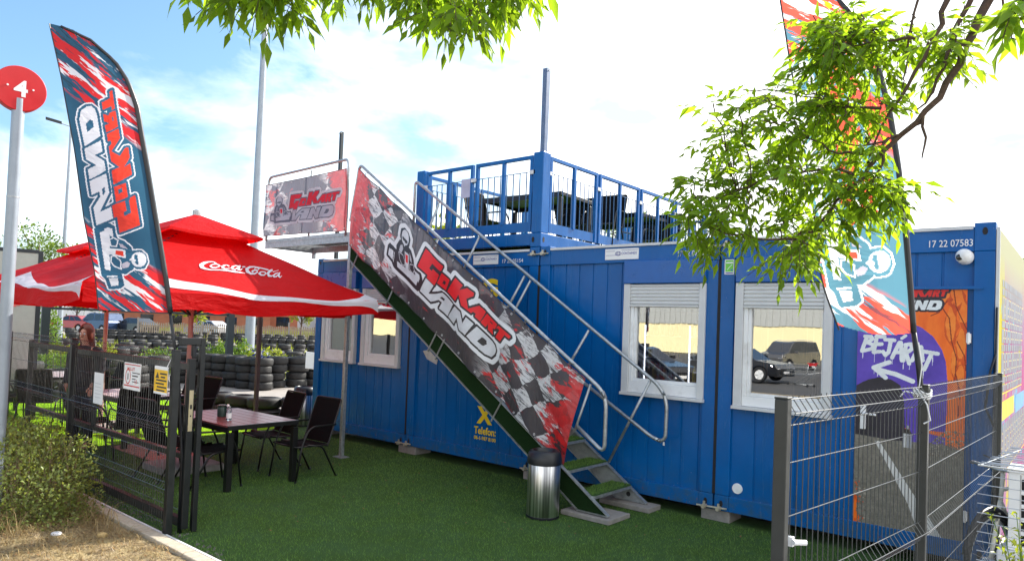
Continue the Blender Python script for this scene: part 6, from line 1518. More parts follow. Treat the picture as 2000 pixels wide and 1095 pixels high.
# fallen leaves, pebbles and litter on the verge
s = MB(); r = random.Random(3)
for k in range(900):
    x, y = r.uniform(-3, .3), r.uniform(-5.6, KY - .12); q = r.uniform(.006, .018); a = r.uniform(0, 6.28); z = vz(x, y) + .006
    s.add([(x, y, z), (x + q*math.cos(a), y + q*math.sin(a), z + .006), (x + 2*q*math.cos(a+.5), y + 2*q*math.sin(a+.5), z + .012), (x + q*math.cos(a+1.2), y + q*math.sin(a+1.2), z + .004)], [(0, 1, 2, 3)])
o = s.build('leaf_litter', pmat('brown_leaf_litter', (.20, .11, .04), .8, var=.4, vs_=30), fixn=False); o['kind'] = 'stuff'
def stone(x, y, rx, ry, rz_, mat, label):
    s = MB(); n = 12; ring = []
    r = random.Random(int(x * 100)); prof = [(0, 0), (.7, .05), (1, .4), (.85, .8), (.5, .98), (0, 1.0)]
    for p, z in prof:
        for j in range(n): a = 2*math.pi*j/n; k = 1 + .12 * math.sin(a * 2 + x) + .08 * math.sin(a * 5 + z * 4); ring.append((x + p*rx*k*math.cos(a), y + p*ry*k*math.sin(a), vz(x, y) - .006 + z*rz_))
    s.add(ring, [(i*n+j, i*n+(j+1) % n, (i+1)*n+(j+1) % n, (i+1)*n+j) for i in range(len(prof)-1) for j in range(n)])
    tag(s.build('stone', mat, smooth=True), label, 'stone')
stone(-1.02, -4.72, .052, .04, .045, pmat('ochre_stone', (.52, .36, .15), .8), 'ochre stone lying on the dry verge near the kerb')
stone(-1.30, -4.98, .055, .04, .03, pmat('pale_stone', (.62, .62, .64), .7), 'flat pale stone lying on the dry verge by the lower edge')
# hedge and plants of the track
hg = bushcloud('hedge', (-15.2, -14.3, -3.6, .2, .0, .78), 9000, .07, .04, M['hedge'], 'low clipped hedge along the far edge of the sunlit turf', 'hedge', seed=21, shape=6, surf=.5, lumpy=.04)
s = MB(); s.box(-14.3, -3.6, -.02, -14.2, .1, .09); tag(structure(s.build('terrace_kerb', M['concrete'])), kind='structure')
for i, (az, D_, w, h, m_, l) in enumerate(((62.6, 25.2, .50, .95, 'hedge', 'dark green round shrub behind the tyre stacks'), (61.0, 24.8, .55, .98, 'hedge', 'bright green shrub behind the tyre stacks, middle one'), (59.6, 24.4, .5, .85, 'yellowleaf', 'yellowish shrub behind the tyre stacks'), (58.4, 24.0, .42, .75, 'yellowleaf', 'low yellow flowering shrub behind the stacks, nearest the container'), (70.2, 23.0, .45, .95, 'yellowleaf', 'small yellow green shrub among the tyre rows at left'), (72.3, 22.8, .6, .95, 'yellowleaf', 'wide yellow green shrub among the tyre rows, farthest left'), (66.6, 26.0, .7, .7, 'hedge', 'low leafy shrub among the middle tyre rows'), (73.4, 26, .35, 2.3, 'hedge', 'slender young tree beside the grey billboard'))):
    x, y = polar(az, D_); bushcloud('track_shrub', (x - w, x + w, y - w, y + w, .0, h), 1500, .11, .05, M[m_], l, 'shrub', seed=30 + i, stems=20)
# long grassy strips between the rows
s = MB(); r = random.Random(9)
for (a0, D0, a1, D1, n) in ((75, 27.5, 55, 28.5, 500), (74, 43, 54.5, 42, 500), (73, 56, 54.5, 55, 600), (72, 76, 54, 76, 2500)):
    p, q = Vector(polar(a0, D0)), Vector(polar(a1, D1))
    for k in range(n):
        c = p.lerp(q, r.random()); x, y = c.x + r.gauss(0, .5), c.y + r.gauss(0, .5); h = r.uniform(.15, .6) * (1 + .8 * (D0 > 70)); a = r.uniform(0, 6.28); w = .035
        s.add([(x - w*math.cos(a), y - w*math.sin(a), 0), (x + w*math.cos(a), y + w*math.sin(a), 0), (x + r.uniform(-.1, .1), y + r.uniform(-.1, .1), h)], [(0, 1, 2)])
o = s.build('weed_strips', M['yellowleaf'], fixn=False); o['kind'] = 'stuff'

# ================================================================ BACKGROUND
def broadtree(x, y, h, cw, label, seed, n=2600, mat='fartree', L=.22, group='trees beyond the track', zc=.35):
    t = empty('deciduous_tree', (x, y, 0), label, 'tree', group); r = random.Random(seed); s = MB()
    s.tube([(0, 0, -.05), (.05, 0, h*.3), (-.05, .05, h*.6), (0, 0, h*.85)], [h*.022, h*.018, h*.011, h*.004], 9)
    P_, D_ = [], []
    for k in range(16):
        z0_ = h * r.uniform(.28, .62); a = r.uniform(0, 6.28); ln = cw * r.uniform(.45, .95); e = Vector((math.cos(a)*ln, math.sin(a)*ln, z0_ + h * r.uniform(.08, .34))); s.tube([(0, 0, z0_), (e.x*.5, e.y*.5, z0_ + (e.z - z0_) * .65), tuple(e)], [h*.008, h*.005, h*.002], 6)
        cr_ = cw * r.uniform(.22, .42)
        for q in range(n // 18):
            v = Vector((r.gauss(0, 1), r.gauss(0, 1), r.gauss(0, .8))); v = v.normalized() * cr_ * r.random() ** .45; P_.append(tuple(e + v)); D_.append(tuple(v + Vector((r.gauss(0, .3), r.gauss(0, .3), .1))))
    for q in range(n // 9):
        v = Vector((r.gauss(0, 1), r.gauss(0, 1), r.gauss(0, 1))).normalized() * r.random() ** .5; P_.append((v.x*cw*.5, v.y*cw*.5, h*.8 + v.z*h*.2)); D_.append((v.x, v.y, v.z + .2))
    s.build('trunk', M['bark'], t, fixn=False, smooth=True); leafcloud('crown', P_, D_, L, L*.5, M[mat], t, seed); return t
TR = [(74.2, 46, 6.6, 2.1, 'loose green tree rising behind the left parasol'), (76.3, 60, 7.0, 2.4, 'smaller green tree at the left edge behind the number sign'), (29.7, 27, 6.6, 1.7, 'green tree seen through the side railing of the roof terrace'), (46.0, 24, 5.7, 1.1, 'yellowish small tree seen through the front railing of the roof terrace'), (64.6, 52, 4.2, 1.2, 'young light green tree beyond the truss gantry'), (69.5, 88, 6.2, 3.2, 'dark broad tree behind the parked cars'), (67.5, 92, 5.4, 3.0, 'dark low tree right of the parked cars'), (71.8, 95, 5.2, 3.0, 'dark tree left behind the parked cars'), (56.6, 70, 4.5, 1.5, 'small light green tree before the white building'), (4.2, 60, 8.0, 3.0, 'distant tree behind the poster wall')]
for i, (az, D_, h, cw, l) in enumerate(TR):
    x, y = polar(az, D_); broadtree(x, y, h, cw, l, 50 + i, n=2600 if i < 4 else 1300, L=.20 if i < 4 else .38, mat='fartree' if i not in (3, 4, 8) else 'yellowleaf')
def lamp(az, D_, h, r, label, heads=True, cat='street lamp'):
    x, y = polar(az, D_); t = empty('street_lamp', (x, y, 0), label, cat); s = MB(); s.tube([(0, 0, 0), (0, 0, h * .4), (0, 0, h)], [r, r * .8, r * .5], 12); s.build('pole', M['pole'], t, smooth='angle')
    if heads:
        for sg in (-1, 1):
            a = R(az); dx, dy = math.cos(a), math.sin(a)
            s = MB(); s.tube([(0, 0, h - .05), (sg*.5*dx, sg*.5*dy, h + .06)], .03, 6); s.build('arm', M['pole'], t)
            s = MB(); s.add([(sg*(.45 + u*.75)*dx - dy*v*.15, sg*(.45 + u*.75)*dy + dx*v*.15, h + .04 + .10*w + u*.12) for u in (0, 1) for v in (-1, 1) for w in (0, 1)], [(0,1,3,2),(4,6,7,5),(0,4,5,1),(2,3,7,6),(0,2,6,4),(1,5,7,3)]); s.build('lamp_head', M['darkpost'], t)
    return t
lamp(60.35, 26, 15, .17, 'tall pale grey lamp pole behind the red parasol', heads=True)
lamp(72.75, 46, 12.2, .14, 'slim lamp pole with two lamp heads left of the feather flag')
lamp(21.4, 30, 9.0, .06, 'thin pale mast seen through the leafy branch', heads=False, cat='mast')
# billboard
x, y = polar(76.1, 16.6)
bb = empty('billboard', (x, y, 0), 'grey billboard with a red smear behind the left parasol', 'billboard', rz=R(73))
s = MB(); s.box(-3.2, -.05, .35, .55, .05, 3.05); s.build('panel', pmat('billboard_grey', (.36, .38, .35), .6, var=.06), bb)
s = MB(); s.box(.551, -.06, .0, .63, .06, 3.10); s.box(-3.2, -.06, 3.051, .55, .06, 3.12); s.build('board_frame', M['darkpost'], bb)
cv = Canvas(2.4, 1.6, .02); q = random.Random(2)
for k in range(16):
    p = (1.9 - k * .085, 1.35 - k * .07); cv.stroke([(p[0] + q.uniform(-.1, .1), p[1] + q.uniform(-.1, .1), q.uniform(.03, .22)), (p[0] - q.uniform(.1, .35), p[1] - q.uniform(.05, .25), .02)], .1, 1)
cv.build('red_smear', {1: pmat('faded_red_print', (.62, .12, .11), .6)}, lambda u, v: (-1.42 + u, -.056, .95 + v), bb)
# truss gantry
p, q = Vector(polar(73.6, 21.5)), Vector(polar(61.9, 22.5)); L_ = (q - p).length; az_ = math.atan2(q.y - p.y, q.x - p.x)
gn = empty('truss_gantry', (p.x, p.y, 0), 'dark blue steel truss gantry across the track', 'gantry', rz=az_)
s = MB(); n = 15; z0_, z1_ = 2.02, 2.26
for k in range(n): a, b = L_ * k / n, L_ * (k+1) / n; s.bar((a, 0, z0_), ((a+b)/2, 0, z1_), .04); s.bar(((a+b)/2, 0, z1_), (b, 0, z0_), .04)
s.build('lattice', M['darkpost'], gn)
s = MB(); s.bar((0, 0, z0_ - .03), (L_, 0, z0_ - .03), .06); s.bar((0, 0, z1_ + .03), (L_, 0, z1_ + .03), .06); s.build('chord', M['darkpost'], gn)
for xx in (0, L_ + .05): s = MB(); s.box(xx - .09, -.09, 0, xx + .09, .09, 2.26); s.build('post', M['darkpost'], gn)
# buildings far behind
def house(az, D_, w, d, h, label, mat, roof, rh=.8, win=4, rz=None, doors=True):
    x, y = polar(az, D_); t = empty('low_building', (x, y, 0), label, 'building', rz=R(az - 0 if rz is None else rz))
    s = MB(); s.box(-w/2, -d/2, 0, w/2, d/2, h); s.build('wall', mat, t)
    s = MB(); s.prism([(-d/2 - .4, h + .003), (d/2 + .4, h + .003), (d/2, h + rh * .25), (0, h + rh), (-d/2, h + rh * .25)], -w/2 - .4, w/2 + .4, 'x'); s.build('roof', roof, t)
    for k in range(win):
        xx = -w/2 + w * (k + .5) / win; s = MB(); s.box(xx - w/win*.22, -d/2 - .04, h*.35, xx + w/win*.22, -d/2 + .02, h*.78); s.build('window', M['glass_dark'], t)
    return t
house(64.6, 84, 16, 7, 2.3, 'low brown building with dark windows beyond the tyre rows', M['brown'], M['roof_red'], 1.0, 6)
house(60.2, 90, 10, 7, 2.6, 'red roofed brown pavilion beyond the picket fence', M['brown'], M['roof_red'], 1.1, 3)
house(56.3, 100, 11, 8, 4.2, 'plain white building right of the lamp pole', M['white_wall'], M['white_wall'], .15, 2)
house(53.9, 96, 5, 6, 5.4, 'narrow white building nearest the container edge', M['white_wall'], M['brown'], .3, 2)
house(70.6, 120, 30, 8, 5.5, 'long white hall far behind the parked cars', M['white_wall'], M['alu_grey'], .3, 8)
# picket fence beyond the track
p, q = Vector(polar(68, 58)), Vector(polar(53.5, 60)); d = q - p; L_ = d.length
pf = empty('picket_fence', (p.x, p.y, 0), 'long weathered picket fence beyond the tyre rows', 'fence', rz=math.atan2(d.y, d.x))
s = MB(); k = 0.
while k < L_: s.box(k, -.015, .05, k + .09, .015, 1.25 + .05 * math.sin(k * 7)); k += .15
s.box(0, .016, .35, L_, .05, .43); s.box(0, .016, .95, L_, .05, 1.03)
pk = s.build('pickets', pmat('weathered_wood', (.26, .21, .16), .9, var=.25, vs_=3), pf); pk['kind'] = 'stuff'
for k in range(8):
    s = MB(); s.box(k * L_ / 7 - .06, -.1, 0, k * L_ / 7 + .06, -.02, 1.6); s.build('post', M['concrete'], pf)
# far treeline
s_ = []; r = random.Random(31); P_, D_ = [], []
for k in range(15000):
    az = r.uniform(52, 80); D2 = 175 + r.uniform(-8, 8); x, y = polar(az, D2); top = 3.2 + 1.8 * math.sin(az * 1.7) + 1.1 * math.sin(az * 4.1) + r.uniform(0, .6); P_.append((x, y, r.uniform(0, max(1, top)))); D_.append((r.gauss(0, 1), r.gauss(0, 1), r.gauss(.2, 1)))
o = leafcloud('far_treeline', P_, D_, 1.1, .7, M['fartree'], None, 77); o['kind'] = 'stuff'

# ---------------------------------------------------------------- cars
def prof_car(kind):
    if kind == 'van': return dict(L=4.2, W=1.78, body=[(-2.1,.28),(-2.1,.75),(-2.02,.95),(-1.25,1.08),(2.02,1.10),(2.1,.9),(2.1,.28)], cab=[(-1.30,1.06),(-.62,1.66),(-.35,1.74),(1.85,1.72),(2.05,1.08)])
    return dict(L=4.3, W=1.78, body=[(-2.15,.26),(-2.15,.62),(-2.05,.80),(-1.05,.95),(1.75,.98),(2.1,.90),(2.15,.6),(2.15,.26)], cab=[(-1.1,.93),(-.35,1.38),(-.05,1.44),(1.05,1.42),(1.85,.96)])
def car(x, y, rz, kind, col, label, name='parked_car'):
    p = prof_car(kind); W = p['W']; t = empty(name, (x, y, 0), label, 'car', 'cars parked on the lot', rz=R(rz))
    cm = pmat('car_paint_' + col[0], col[1], .22, .3, var=.03, coat=.8)
    s = MB()
    def shell(poly, w0, w1, zlo, zhi):
        n = len(poly); wid = lambda z: (w0 + (w1 - w0) * min(1, max(0, (z - zlo) / (zhi - zlo)))) / 2
        L_ = [(a, -wid(b), b) for a, b in poly]; R__ = [(a, wid(b), b) for a, b in poly]
        s.add(L_ + R__, [tuple(range(n - 1, -1, -1)), tuple(range(n, 2*n))] + [(i, (i+1) % n, n + (i+1) % n, n + i) for i in range(n)])
    # body with wheel arches
    b = p['body']; xs_ = (-1.32, 1.32); low = []
    for xc in reversed(xs_): low += [(xc + .38*math.cos(a), .30 + .38*math.sin(a)) for a in [math.pi*k/8 for k in range(9)]]
    shell(b[:-1] + [b[-1]] + [q for q in low], W, W * .93, .3, 1.1)
    s.build('body', cm, t, bevel=.03)
    s = MB(); shell(p['cab'], W * .92, W * .74, .95, p['cab'][2][1]); s.build('cabin', cm, t, bevel=.03)
    s = MB(); c = p['cab']; top = c[2][1]
    f = lambda a, k: (a[0] + (0 - a[0]) * 0, a[1])
    wz0, wz1 = c[0][1] + .04, top - .09
    for sg in (-1, 1):
        w = lambda z: sg * ((W*.92 + (W*.74 - W*.92) * (z - .95) / (top - .95)) / 2 + .006)
        x0a = c[0][0] + .18; x0b = c[1][0] + .10; xe = c[3][0]; ee = c[4][0] - .16
        for (a, b2, c_, d_) in ((x0a, .18, .12, x0b + .02), (.26, ee - (.75 if kind != 'van' else .9), xe - .62 if kind != 'van' else xe - .85, .20), (ee - (.68 if kind != 'van' else .82), ee, xe - .02, xe - .56 if kind != 'van' else xe - .78)):
            s.add([(a, w(wz0), wz0), (b2, w(wz0), wz0), (c_, w(wz1), wz1), (d_, w(wz1), wz1)], [(0, 1, 2, 3)])
    s.build('side_window', M['glass_dark'], t, fixn=False)
    def scr(a, b2, off):
        s = MB(); wa = W*.40; wb = W*.35; l = (Vector((a[0], 0, a[1])), Vector((b2[0], 0, b2[1]))); n_ = (l[1]-l[0]).cross(Vector((0, 1, 0))).normalized() * off
        pa, pb = l[0].lerp(l[1], .10) + n_, l[0].lerp(l[1], .92) + n_; s.add([(pa.x, -wa, pa.z), (pa.x, wa, pa.z), (pb.x, wb, pb.z), (pb.x, -wb, pb.z)], [(0, 1, 2, 3)]); return s
    scr(c[0], c[1], -.012).build('windscreen', M['glass_dark'], t, fixn=False); scr(c[4], c[3], .012).build('rear_window', M['glass_dark'], t, fixn=False)
    for xc in xs_:
        for sg in (-1, 1):
            s = MB(); s.lathe([(.20, -.09), (.30, -.10), (.32, -.07), (.32, .07), (.30, .10), (.20, .09)], (xc, sg * (W/2 - .12), .32), 24, axis='y'); wl = s.build('wheel', M['rubber'], t, smooth='angle')
            s = MB(); s.lathe([(0, sg*.06), (.05, sg*.075), (.19, sg*.055), (.205, sg*.085)], (xc, sg * (W/2 - .12), .32), 24, axis='y')
            for k in range(5): a = k * 1.2566; s.bar((xc + .05*math.cos(a), sg*(W/2 - .04), .32 + .05*math.sin(a)), (xc + .19*math.cos(a), sg*(W/2 - .045), .32 + .19*math.sin(a)), .05, .02)
            s.build('rim', M['alu_grey'], wl, smooth='angle')
    for sg in (-1, 1):
        s = MB(); s.add([(-2.0 if kind == 'van' else -2.03, sg*.80, .90 if kind == 'van' else .76), (-2.125 if kind == 'van' else -2.17, sg*.55, .72 if kind == 'van' else .60), (-2.125 if kind == 'van' else -2.17, sg*.80, .70 if kind == 'van' else .60), (-1.8, sg*.895, .86 if kind == 'van' else .74)], [(0, 1, 2), (0, 2, 3)]); s.build('headlight', M['steel_brushed'], t, fixn=False)
        s = MB(); s.box(-.78, sg*W/2 - (.02 if sg > 0 else .18), 1.02, -.66, sg*W/2 + (.18 if sg > 0 else .02), 1.16); s.build('wing_mirror', cm, t, bevel=.02)
    s = MB(); s.box(-2.125 if kind == 'van' else -2.17, -.5, .36, -2.10, .5, .62); s.build('grille', M['black_plastic'], t)
    s = MB(); s.box(-2.135 if kind == 'van' else -2.18, -.26, .40, -2.12, .26, .51); s.build('number_plate', M['white'], t)
    if kind == 'van':
        for sg in (-1, 1): s = MB(); s.tube([(-.3, sg*.60, 1.76), (-.2, sg*.60, 1.80), (1.5, sg*.60, 1.79), (1.6, sg*.60, 1.74)], .018, 6); s.build('roof_rail', M['alu_grey'], t)
    return t
dark = ('dark_grey', (.085, .085, .090)); blk = ('black', (.010, .010, .012)); silv = ('silver', (.45, .46, .48)); redc = ('red', (.35, .02, .02)); bluec = ('blue', (.03, .06, .14))
# the lot across from the containers (seen reflected in the windows)
car(-8.7, -36.5, -78, 'van', dark, 'dark grey van parked before the yellow hall')
car(-6.6, -23.5, 186, 'car', blk, 'black car parked left of the dark grey van on the lot')
car(-3.4, -29.4, 75, 'van', blk, 'black high car parked right of the shopping trolley')
car(-20, -33, 95, 'car', silv, 'silver car parked on the lot opposite the left windows')
car(-25, -34, 88, 'van', bluec, 'blue van parked beside the silver car on the lot')
car(-7.3, -15.6, 200, 'car', blk, 'black car parked nearest the containers, opposite the cooler window')
x, y = polar(70.4, 74); car(x, y, 20, 'van', bluec, 'blue high car parked far behind the tyre rows at left')
x, y = polar(71.9, 76); car(x, y, 25, 'car', redc, 'red car parked far behind the tyre rows at left')
x, y = polar(68.2, 72); car(x, y, 15, 'car', blk, 'black car parked far behind the tyre rows')
x, y = polar(63.3, 70); car(x, y, 15, 'car', silv, 'silver car parked far behind the picket fence')
hl = empty('retail_hall', (-20, -66, 0), 'yellow retail hall with grey ribbed cladding across the parking lot', 'building')
s = MB(); s.box(-60, -12, 0, 40, 6, 2.9); s.build('wall', pmat('yellow_render', (.80, .70, .40), .8, var=.05, vs_=.4), hl)
s = MB(); k = -60.1
while k < 40: s.box(k, 6.0, 2.901, k + .42, 6.12, 12.2); s.box(k + .42, 5.9, 2.901, k + .60, 6.05, 12.2); k += .60
s.build('ribbed_cladding', pmat('grey_ribbed_cladding', (.40, .41, .39), .5, .2), hl)
s = MB(); s.box(-60.2, -12, 12.2, 40.2, 6.2, 12.5); s.build('roof', M['alu_grey'], hl)
s = MB(); s.add([(-30, -18, -.052), (20, -18, -.052), (20, -12, -.052), (-30, -12, -.052)], [(0, 1, 2, 3)]); structure(s.build('planting_strip', M['earth'], fixn=False))
s = MB()
for k in range(14): xx = -30 + k * 2.6; s.add([(xx, -38, -.052), (xx + .12, -38, -.052), (xx + .12, -33, -.052), (xx, -33, -.052)], [(0, 1, 2, 3)])
structure(s.build('parking_lines', M['white'], fixn=False))
# shopping trolley
tr_ = empty('shopping_trolley', (-3.75, -22.9, -.05), 'wire shopping trolley with red handle on the parking lot', 'trolley', rz=R(20))
s = MB()
for k in range(9):
    f = k / 8; s.tube([(-.45 + .9*f, -.24 - .04*f, .50), (-.47 + .95*f, -.27 - .04*f, .92), ], .004, 4); s.tube([(-.45 + .9*f, .24 + .04*f, .50), (-.47 + .95*f, .27 + .04*f, .92)], .004, 4); s.tube([(-.45 + .9*f, -.24 - .04*f, .50), (-.45 + .9*f, .24 + .04*f, .50)], .004, 4)
for z in (.50, .64, .78, .92):
    e = (z - .5) / .42; s.tube([(-.45 - .02*e, -.24 - .03*e, z), (.45 + .03*e, -.28 - .03*e, z), (.45 + .03*e, .28 + .03*e, z), (-.45 - .02*e, .24 + .03*e, z)], .006, 5, closed=True)
s.build('basket', M['galv'], tr_, fixn=False)
s = MB()
for y in (-.22, .22): s.tube(round_path([(-.45, y, .08), (-.05, y, .16), (.40, y, .45), (.52, y, .98)], .1), .013, 6); s.tube([(-.45, y, .08), (.45, y, .10)], .013, 6)
s.build('chassis', M['galv'], tr_, smooth=True)
s = MB(); s.tube([(.53, -.30, 1.0), (.53, .30, 1.0)], .022, 8); s.box(.50, -.22, .90, .54, .22, .99); s.build('handle', M['signred'], tr_)
for x in (-.45, .45):
    for y in (-.22, .22): s = MB(); s.lathe([(0, -.015), (.055, -.015), (.06, 0), (.055, .015), (0, .015)], (x, y, .06), 14, axis='y'); s.build('wheel', M['rubber'], tr_)

# ================================================================ INSIDE THE CONTAINER: drinks coolers
for i, (x0, l) in enumerate(((.62, 'dark drinks cooler with lit shelves behind the window, left one'), (1.30, 'dark drinks cooler with a white light strip behind the window, right one'))):
    fz = ZB + .205; t = empty('drinks_cooler', (x0 + .31, 1.65, fz), l, 'fridge', 'drinks coolers in the container'); W_ = .62
    s = MB(); s.box(-.31, .50, 0, .31, .54, 1.95); s.box(-.31, 0, 0, -.28, .50, 1.95); s.box(.28, 0, 0, .31, .50, 1.95); s.box(-.28, 0, 0, .28, .50, .18); s.box(-.28, 0, 1.78, .28, .50, 1.95); s.build('cabinet', M['black_plastic'], t)
    s = MB()
    for k in range(5): s.box(-.278, .04, .36 + .31 * k, .278, .48, .372 + .31 * k)
    s.build('shelf', M['alu_grey'], t)
    s = MB(); q = random.Random(i)
    for k in range(5):
        for j in range(7):
            s.lathe([(0, 0), (.028, 0), (.030, .02), (.030, .13), (.012, .19), (.012, .22), (0, .22)], (-.24 + .08 * j, .12, (.373 if k else .182) + (.31 * (k - 1) if k > 1 else 0) if k else .182), 8, m=q.randrange(4))
            s.lathe([(0, 0), (.028, 0), (.030, .02), (.030, .13), (.012, .19), (.012, .22), (0, .22)], (-.24 + .08 * j, .12, .373 + .31 * k), 8, m=q.randrange(4))
    bo = s.build('bottle_rows', [pmat('bottle_yellow_%d' % i, (.5, .4, .03), .3), pmat('bottle_brown_%d' % i, (.08, .03, .01), .2), pmat('bottle_clear_%d' % i, (.4, .5, .55), .2), pmat('bottle_red_%d' % i, (.3, .02, .02), .3)], t, fixn=False); bo['kind'] = 'stuff'
    s = MB(); s.box(-.279 if i == 0 else -.279, .015, .25, -.268, .03, 1.75)
    if i: s.box(.268, .015, .25, .279, .03, 1.75)
    s.build('light_strip', M['led'], t)

# ================================================================ RIGHT EDGE: poster wall, outdoor unit, bicycle
def poster_mat():
    m, nb, b = newmat('poster_colours'); c = nb.coords(); xyz = nb.n('ShaderNodeSeparateXYZ', {0: c}); Y, Z = xyz.outputs['Y'], xyz.outputs['Z']
    n1 = nb.noise(.8, c, 4, .6, .6); n2 = nb.noise(1.1, nb.mapv(c, loc=(3, 2, 1)), 4, .6, .4)
    o = nb.mix(nb.step(n1, .42, .58), (.32, .22, .34), (.42, .08, .22)); o = nb.mix(nb.step(nb.math('ADD', n2, nb.math('MULTIPLY', nb.step(Y, .7, 0.), .25)), .60, .66), o, (.52, .44, .02)); o = nb.mix(nb.step(nb.noise(1.6, nb.mapv(c, loc=(9, 1, 4)), 5, .7), .62, .65), o, (.10, .42, .60))
    o = nb.mix(nb.step(Z, 2.2, 2.8), o, (.42, .42, .26)); nb.t.links.new(o, b.inputs['Base Color']); b.inputs['Roughness'].default_value = .75; b.inputs['Specular IOR Level'].default_value = .1; return m
pw_ = empty('poster_wall', (4.915, 0.0, 0), 'colourful price poster covering the side of the rightmost container', 'poster')
s = MB(); s.box(4.906, .02, .18, 4.925, 5.9, 2.97); o = s.build('poster_panel', poster_mat(), pw_); o.location = (-4.915, 0, 0)
s = MB(); s.box(4.904, -.004, .18, 4.930, .019, 2.985); o = s.build('edge_profile', M['alu_grey'], pw_); o.location = (-4.915, 0, 0)
cv = Canvas(5.6, 2.75, .0125); q = random.Random(8)
def rowsof(y0, y1, x0, x1, n):
    for k in range(n):
        z = y1 - (y1 - y0) * (k + .5) / n; x = x0
        cv.rect(x0, z - .045, x1, z - .034, 2)
        while x < x1 - .1:
            w = q.uniform(.08, .30); cv.rect(x, z - .02, min(x + w, x1), z + .045, 1); x += w + .05
rowsof(1.35, 2.35, .22, 2.6, 14); rowsof(.62, 1.05, .15, 3.2, 7); cv.rect(.25, 1.10, 1.6, 1.28, 2); cv.rect(1.8, 1.08, 3.0, 1.26, 3)
o = cv.build('print', {1: pmat('poster_text_grey', (.20, .21, .24), .5), 2: M['yellow'], 3: pmat('poster_blue', (.10, .35, .65), .4)}, lambda u, v: (4.9265, .1 + u, .2 + v), pw_, maxrun=60); o.location = (-4.915, 0, 0)
s = MB(); s.tube([(4.915, -.03, 1.90), (4.88, -.04, 1.75), (4.85, -.05, 1.45), (4.91, -.04, 1.30), (4.93, -.04, 1.40)], .010, 6); s.tube([(4.918, -.02, 2.3), (4.914, -.03, 1.6), (4.92, -.02, .9), (4.91, -.03, .4)], .009, 6); s.tube([(4.84, -.03, 1.05), (4.93, -.04, 1.02)], .006, 6)
tag(s.build('cable', M['black_plastic'], smooth=True), 'black cable hanging at the right corner of the containers', 'cable')
ac = empty('outdoor_unit', (5.60, -.72, .50), 'white outdoor air conditioning unit on a grey base', 'air conditioner')
s = MB(); x0, x1, h = -.52, .50, .56
s.box(x0, -.16, 0, x0 + .075, .16, h); s.box(x1 - .075, -.16, 0, x1, .16, h); s.box(x0 + .0755, -.15, 0, x1 - .0755, .15, .03); s.box(x0 + .0755, -.15, h - .045, x1 - .0755, .15, h)
for k in range(1, 5): z = .03 + (h - .075) * k / 5; s.box(x0 + .0755, -.155, z - .014, x1 - .0755, -.12, z + .014)
s.build('casing', pmat('unit_white', (.88, .88, .87), .4, var=.02), ac, bevel=.004)
s = MB(); s.box(x0 + .0756, -.115, .031, x1 - .0756, .14, h - .046); s.build('grille', M['gap'], ac)
s = MB(); s.box(x0 - .012, -.175, h + .001, x1 + .012, .175, h + .022); s.build('top_plate', M['white_frame'], ac, bevel=.004)
s = MB(); s.box(5.02, -.95, .02, 6.2, -.5, .497); tag(s.build('unit_base', pmat('pale_base', (.70, .70, .71), .8), bevel=.01), 'pale grey block under the outdoor unit', 'base')
# bicycle
bk = empty('bicycle', (4.975, -.92, .04), 'bicycle parked beside the container corner, mostly behind the fence', 'bicycle', rz=R(72))
def wheel(xc):
    rr_ = .335; s = MB(); s.tube([(xc + rr_*math.cos(a), 0, .36 + rr_*math.sin(a)) for a in [2*math.pi*k/40 for k in range(40)]], .021, 8, closed=True); w = s.build('wheel', M['rubber'], bk, smooth=True)
    s = MB(); s.tube([(xc + .305*math.cos(a), 0, .36 + .305*math.sin(a)) for a in [2*math.pi*k/40 for k in range(40)]], .012, 6, closed=True)
    for k in range(18): a = 2*math.pi*k/18; s.tube([(xc, .02*(-1)**k, .36), (xc + .30*math.cos(a), 0, .36 + .30*math.sin(a))], .0015, 4)
    s.tube([(xc, -.04, .36), (xc, .04, .36)], .02, 8); s.build('rim', M['galv'], w)
    s = MB(); s.tube([(xc + .375*math.cos(a), 0, .36 + .375*math.sin(a)) for a in [math.pi*(.02 + .9*k/16) for k in range(17)]], .020, 6); s.build('mudguard', M['black_plastic'], bk, smooth=True)
wheel(0); wheel(1.05)
s = MB()
for a, b_ in (((.02, .36), (.16, .78)), ((.16, .78), (.52, .36)), ((.18, .86), (.66, .86)), ((.52, .36), (.68, .92)), ((.66, .86), (1.05, .36)), ((.52, .36), (1.05, .36))): s.tube([(a[0], 0, a[1]), (b_[0], 0, b_[1])], .016, 8)
s.tube([(.16, 0, .76), (.20, 0, 1.0)], .016, 8); s.build('frame', pmat('pale_bike_frame', (.6, .58, .5), .3), bk, smooth=True)
s = MB(); s.tube(round_path([(.34, -.28, 1.0), (.20, -.22, 1.03), (.18, 0, 1.0), (.20, .22, 1.03), (.34, .28, 1.0)], .06), .012, 7); s.build('handlebar', M['galv'], bk, smooth=True)
s = MB(); s.prism([(.54, .93), (.66, .95), (.86, .97), (.88, .93), (.68, .90)], -.07, .07); s.build('saddle', M['black_plastic'], bk, bevel=.02)
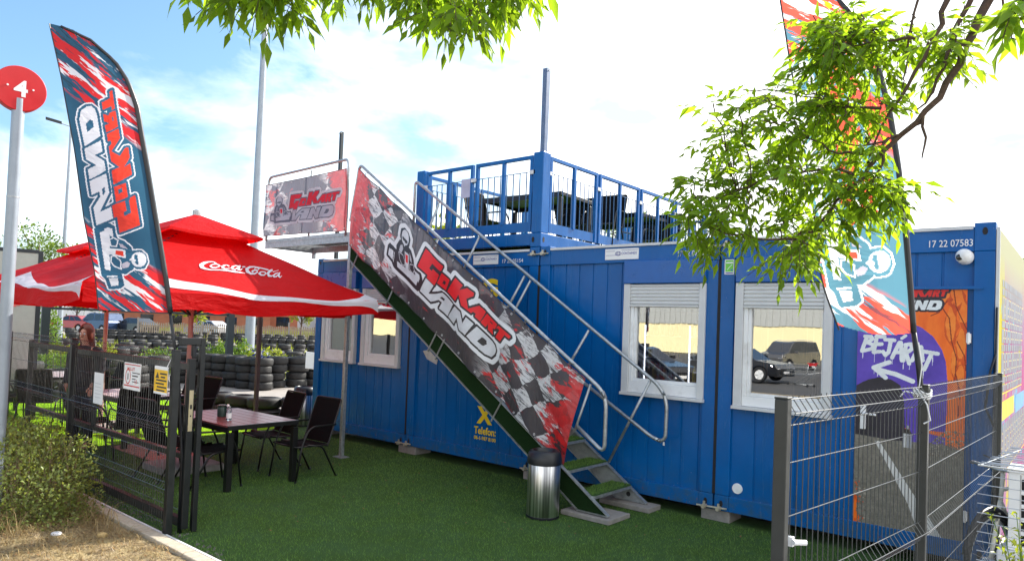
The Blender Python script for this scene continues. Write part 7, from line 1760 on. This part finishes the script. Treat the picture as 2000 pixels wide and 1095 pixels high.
s = MB(); s.lathe([(.0, -.02), (.09, -.02), (.09, .02), (0, .02)], (.52, 0, .36), 16, axis='y'); s.bar((.52, -.06, .36), (.44, -.06, .22), .02); s.bar((.52, .06, .36), (.60, .06, .50), .02); s.build('crank', M['galv'], bk)
# yellow-green weed growing through the cage
wd = empty('broom_weed', (5.30, -3.70, 0), 'sprawling yellow green weed in front of the wire cage', 'plant'); P_, D_ = [], []; r = random.Random(17); s = MB()
for (x, y, z) in [(5.241, -3.877, 1.364), (5.282, -3.873, 1.322), (5.321, -3.87, 1.378), (5.33, -3.87, 1.293), (5.299, -3.872, 1.219), (5.338, -3.869, 1.256), (5.26, -3.875, 1.191), (5.36, -3.85, 1.30), (5.40, -3.86, 1.2)]:
    z -= .03; e = Vector((x - 5.30, y + 3.70, z)); m_ = Vector((.05 + r.uniform(-.03, .03), r.uniform(-.05, .05), z * .6)); pts = [Vector((0, 0, 0)), m_, m_.lerp(e, .6) + Vector((0, 0, .04)), e]; s.tube(pts, [.004, .003, .002, .0012], 5)
    for k in range(15):
        f = r.uniform(.72, 1); p_ = m_.lerp(e, f) + Vector((r.gauss(0, .010), r.gauss(0, .010), r.gauss(0, .012))); P_.append(tuple(p_)); D_.append((r.gauss(0, 1), r.gauss(0, 1), r.gauss(.2, 1)))
s.build('stems', M['hedge'], wd, fixn=False); leafcloud('leaves', P_, D_, .026, .011, M['yellowleaf'], wd, 5)

# stray leaves and bits on the turf and door sill
s = MB(); r = random.Random(41)
for k in range(170):
    x, y = r.uniform(-4.5, 3.8), r.uniform(KY + .2, -.1); q = r.uniform(.008, .020); a = r.uniform(0, 6.28); z = .022
    s.add([(x, y, z), (x + q*math.cos(a), y + q*math.sin(a), z + .006), (x + 2*q*math.cos(a+.4), y + 2*q*math.sin(a+.4), z + .010), (x + q*math.cos(a+1.), y + q*math.sin(a+1.), z + .003)], [(0, 1, 2, 3)])
o = s.build('stray_leaves', MATS['brown_leaf_litter'], fixn=False); o['kind'] = 'stuff'
